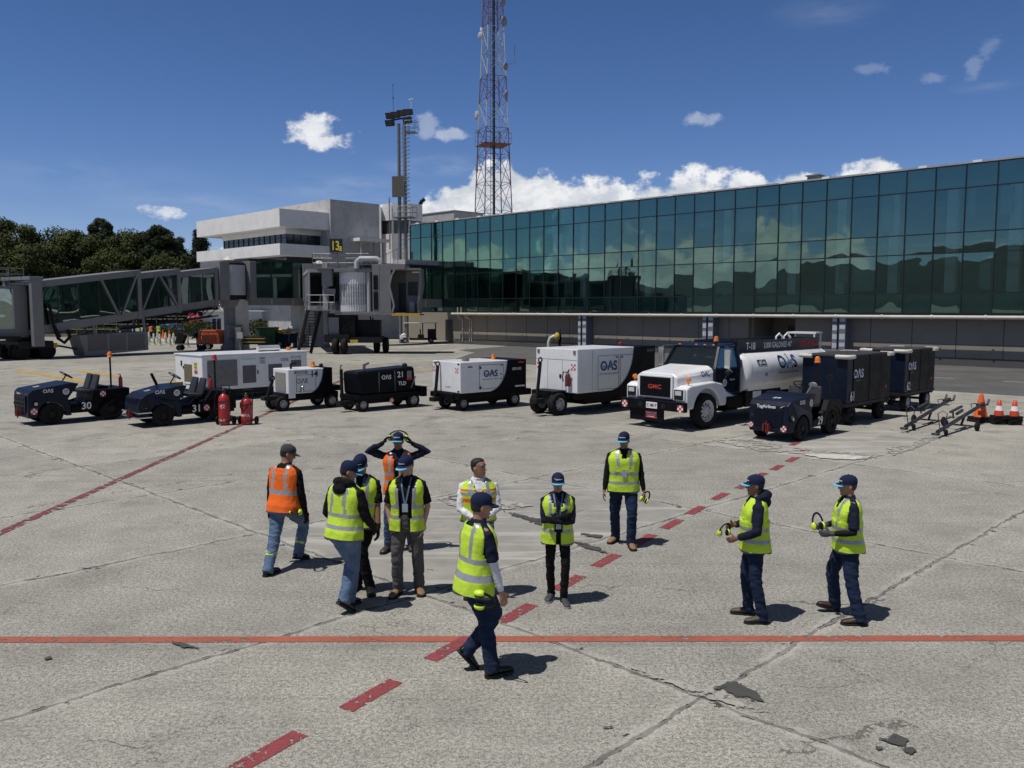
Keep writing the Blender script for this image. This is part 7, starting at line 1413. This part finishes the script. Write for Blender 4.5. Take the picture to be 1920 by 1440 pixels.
far_person('person in yellow vest standing at the front of the golf cart', (G(762, 643).x, G(762, 643).y - .2, 0), 0.2, vest=hv_y, pants=cl_blk, brim=False)
# ---------- camera, sky, sun ----------
cam = bpy.data.objects.new('camera', bpy.data.cameras.new('camera')); COL.objects.link(cam)
cam.location = (0, 0, CH); cam.rotation_euler = (pi / 2 - TH, 0, 0)
cam.data.sensor_width = 36; cam.data.lens = 36 * F / 1920; cam.data.clip_end = 9000; cam.data.clip_start = .1
S.camera = cam
SUN_EL = radians(68); SH = radians(28)            # elevation; direction in which shadows fall (from +X)
sx, sy = -cos(SH), -sin(SH)                       # horizontal direction towards the sun
sun = bpy.data.objects.new('sun', bpy.data.lights.new('sun', 'SUN')); COL.objects.link(sun)
sun.data.energy = 3.7; sun.data.angle = radians(.5); sun.data.color = (1, .955, .89)
sun.rotation_euler = V((sx * cos(SUN_EL), sy * cos(SUN_EL), sin(SUN_EL))).to_track_quat('Z', 'Y').to_euler()
wd = bpy.data.worlds.new('World'); S.world = wd; wd.use_nodes = True; t = wd.node_tree; n = N(t)
bg = t.nodes['Background']; bg.inputs[1].default_value = .085
sky = n('ShaderNodeTexSky', sky_type='NISHITA'); sky.sun_disc = False; sky.sun_elevation = SUN_EL
sky.sun_rotation = atan2(sx, sy); sky.altitude = 1500; sky.air_density = 1.0; sky.dust_density = .35; sky.ozone_density = 2.2
d = n('ShaderNodeTexCoord').outputs['Generated']
xyz = n('ShaderNodeSeparateXYZ', {0: d}); X, Y, Z = xyz.outputs
az = n.math('ARCTAN2', X, Y)
el = n.math('ARCSINE', Z)
AZ0 = -.7; AZ1 = .7
def azel(px, py):
    r = ray(px, py).normalized(); return atan2(r.x, r.y), math.asin(r.z)
tops = [(0, 560), (700, 500), (790, 400), (800, 384), (835, 364), (878, 344), (893, 314), (925, 304), (958, 308), (976, 338), (992, 352), (1005, 340), (1045, 342), (1068, 352), (1120, 358), (1180, 362), (1250, 350), (1272, 330),
        (1310, 332), (1350, 340), (1400, 342), (1425, 336), (1445, 352), (1480, 348), (1530, 332), (1560, 345), (1590, 328), (1620, 312), (1650, 318), (1675, 340), (1720, 380), (1920, 400)]
cr = n('ShaderNodeValToRGB', {0: n.mr(az, AZ0, AZ1)}); e = cr.color_ramp.elements
pts = [(0.0, .048)] + [((azel(*p)[0] - AZ0) / (AZ1 - AZ0), azel(*p)[1]) for p in tops[1:-1]]
pts = pts[:31]
e.remove(e[1]); e[0].position = 0; e[0].color = [pts[0][1] * 3] * 3 + [1]
for a, b in pts[1:]: e.new(a).color = (b * 3, b * 3, b * 3, 1)
top = n.math('DIVIDE', cr.outputs[0], 3.0)
vs = n('ShaderNodeMapping', {'Vector': d, 'Scale': (1, 1, 1.35)}).outputs[0]
n1 = n.noise(vs, 26, 8, .6); n2 = n.noise(vs, 5.5, 3, .5)
inview = n.mr(n.math('ABSOLUTE', az), .50, .62)
big = n.math('MULTIPLY', n.mr(n2, .25, .75, -.03, .050), inview)
hgt = n.math('ADD', n.math('ADD', top, n.mr(n1, .3, .7, -.006, .028)), big)
dens = n.mr(n.math('SUBTRACT', hgt, el), -.001, .012, smooth=True)
shd = n.noise(n('ShaderNodeVectorMath', {0: vs, 1: (.012, 0, -.016)}, operation='ADD').outputs[0], 26, 8, .6)
lit = n.mr(n.math('SUBTRACT', n1, shd), -.10, .13)
depth = n.mr(n.math('SUBTRACT', hgt, el), 0.0, .06)
lit = n.math('ADD', n.math('MULTIPLY', lit, .75), n.math('MULTIPLY', n.math('SUBTRACT', 1.0, depth), .25), clamp=True)
K = 1 / .085
ccol = n.mix(lit, (.50 * K, .55 * K, .63 * K, 1), (.90 * K, .91 * K, .92 * K, 1))
skc = n('ShaderNodeHueSaturation', {'Saturation': 1.22, 'Value': .92, 'Color': sky.outputs[0]}).outputs[0]
skc = n.mix(1.0, skc, n.mix(n.mr(el, .02, .36), (.98, .95, 1.20, 1), (.90, .84, .98, 1)), 'MULTIPLY')
skc = n('ShaderNodeVectorMath', {0: skc, 'Scale': n.mr(el, .38, .85, 1.0, .38, smooth=True)}, operation='SCALE').outputs[0]   # sky above the frame dimmed to weaken the shadow fill
skc = n('ShaderNodeHueSaturation', {'Saturation': n.mr(el, .38, .85, 1.0, .40, smooth=True), 'Color': skc}).outputs[0]  # upper sky also greyed so the shadow fill turns less blue
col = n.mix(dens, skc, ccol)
# small fair-weather clouds and wisps: (px, py, half-width px, half-height px, density)
n3 = n.noise(n('ShaderNodeMapping', {'Vector': d, 'Scale': (1, 1, 1.6)}).outputs[0], 30, 7, .62)
n4 = n.noise(n('ShaderNodeMapping', {'Vector': d, 'Scale': (.8, .8, 3.2)}).outputs[0], 16, 6, .6)
tot = None
for px, py, hw, hh, dn, w in [(592, 240, 40, 26, 1.0, 0), (610, 266, 56, 16, 1.0, 0), (302, 397, 34, 13, .8, 0), (800, 236, 18, 24, .28, 0), (848, 253, 30, 12, .42, 0), (1318, 224, 34, 11, .34, 0),
                              (1625, 130, 24, 10, .15, 0), (1748, 148, 22, 10, .16, 0), (1826, 124, 12, 18, .15, 0), (1850, 90, 16, 14, .12, 0), (360, 382, 190, 26, .22, 1), (830, 312, 130, 24, .28, 1), (660, 355, 200, 34, .2, 1),
                              (1560, 20, 120, 40, .1, 1), (150, 330, 300, 40, .10, 1), (1850, 160, 60, 14, .16, 1)]:
    a0, e0 = azel(px, py)
    qa = n.math('DIVIDE', n.math('SUBTRACT', az, a0), hw / F); qe = n.math('DIVIDE', n.math('SUBTRACT', el, e0), hh / F)
    r2 = n.math('SQRT', n.math('ADD', n.math('MULTIPLY', qa, qa), n.math('MULTIPLY', qe, qe)))
    if w: mk = n.math('MULTIPLY', n.mr(r2, 1.1, 0, smooth=True), n.mr(n4, .38, .75, 0, 1.0))
    else: mk = n.mr(n.math('ADD', r2, n.mr(n3, .3, .7, .75, -.75)), 1.15, .35, smooth=True)
    mk = n.math('MULTIPLY', mk, dn)
    tot = mk if tot is None else n.math('MAXIMUM', tot, mk)
col = n.mix(n.math('MULTIPLY', tot, n.mr(az, -.62, -.6)), col, n.mix(n.mr(n3, .3, .65), (.62 * K, .66 * K, .74 * K, 1), (.86 * K, .87 * K, .9 * K, 1)))
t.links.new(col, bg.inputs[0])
S.view_settings.view_transform = 'Standard'; S.view_settings.look = 'None'; S.view_settings.gamma = 1; S.view_settings.exposure = 0
S.cycles.use_denoising = True; S.cycles.max_bounces = 8; S.cycles.transparent_max_bounces = 16
S.cycles.sample_clamp_indirect = 6; S.cycles.caustics_reflective = False
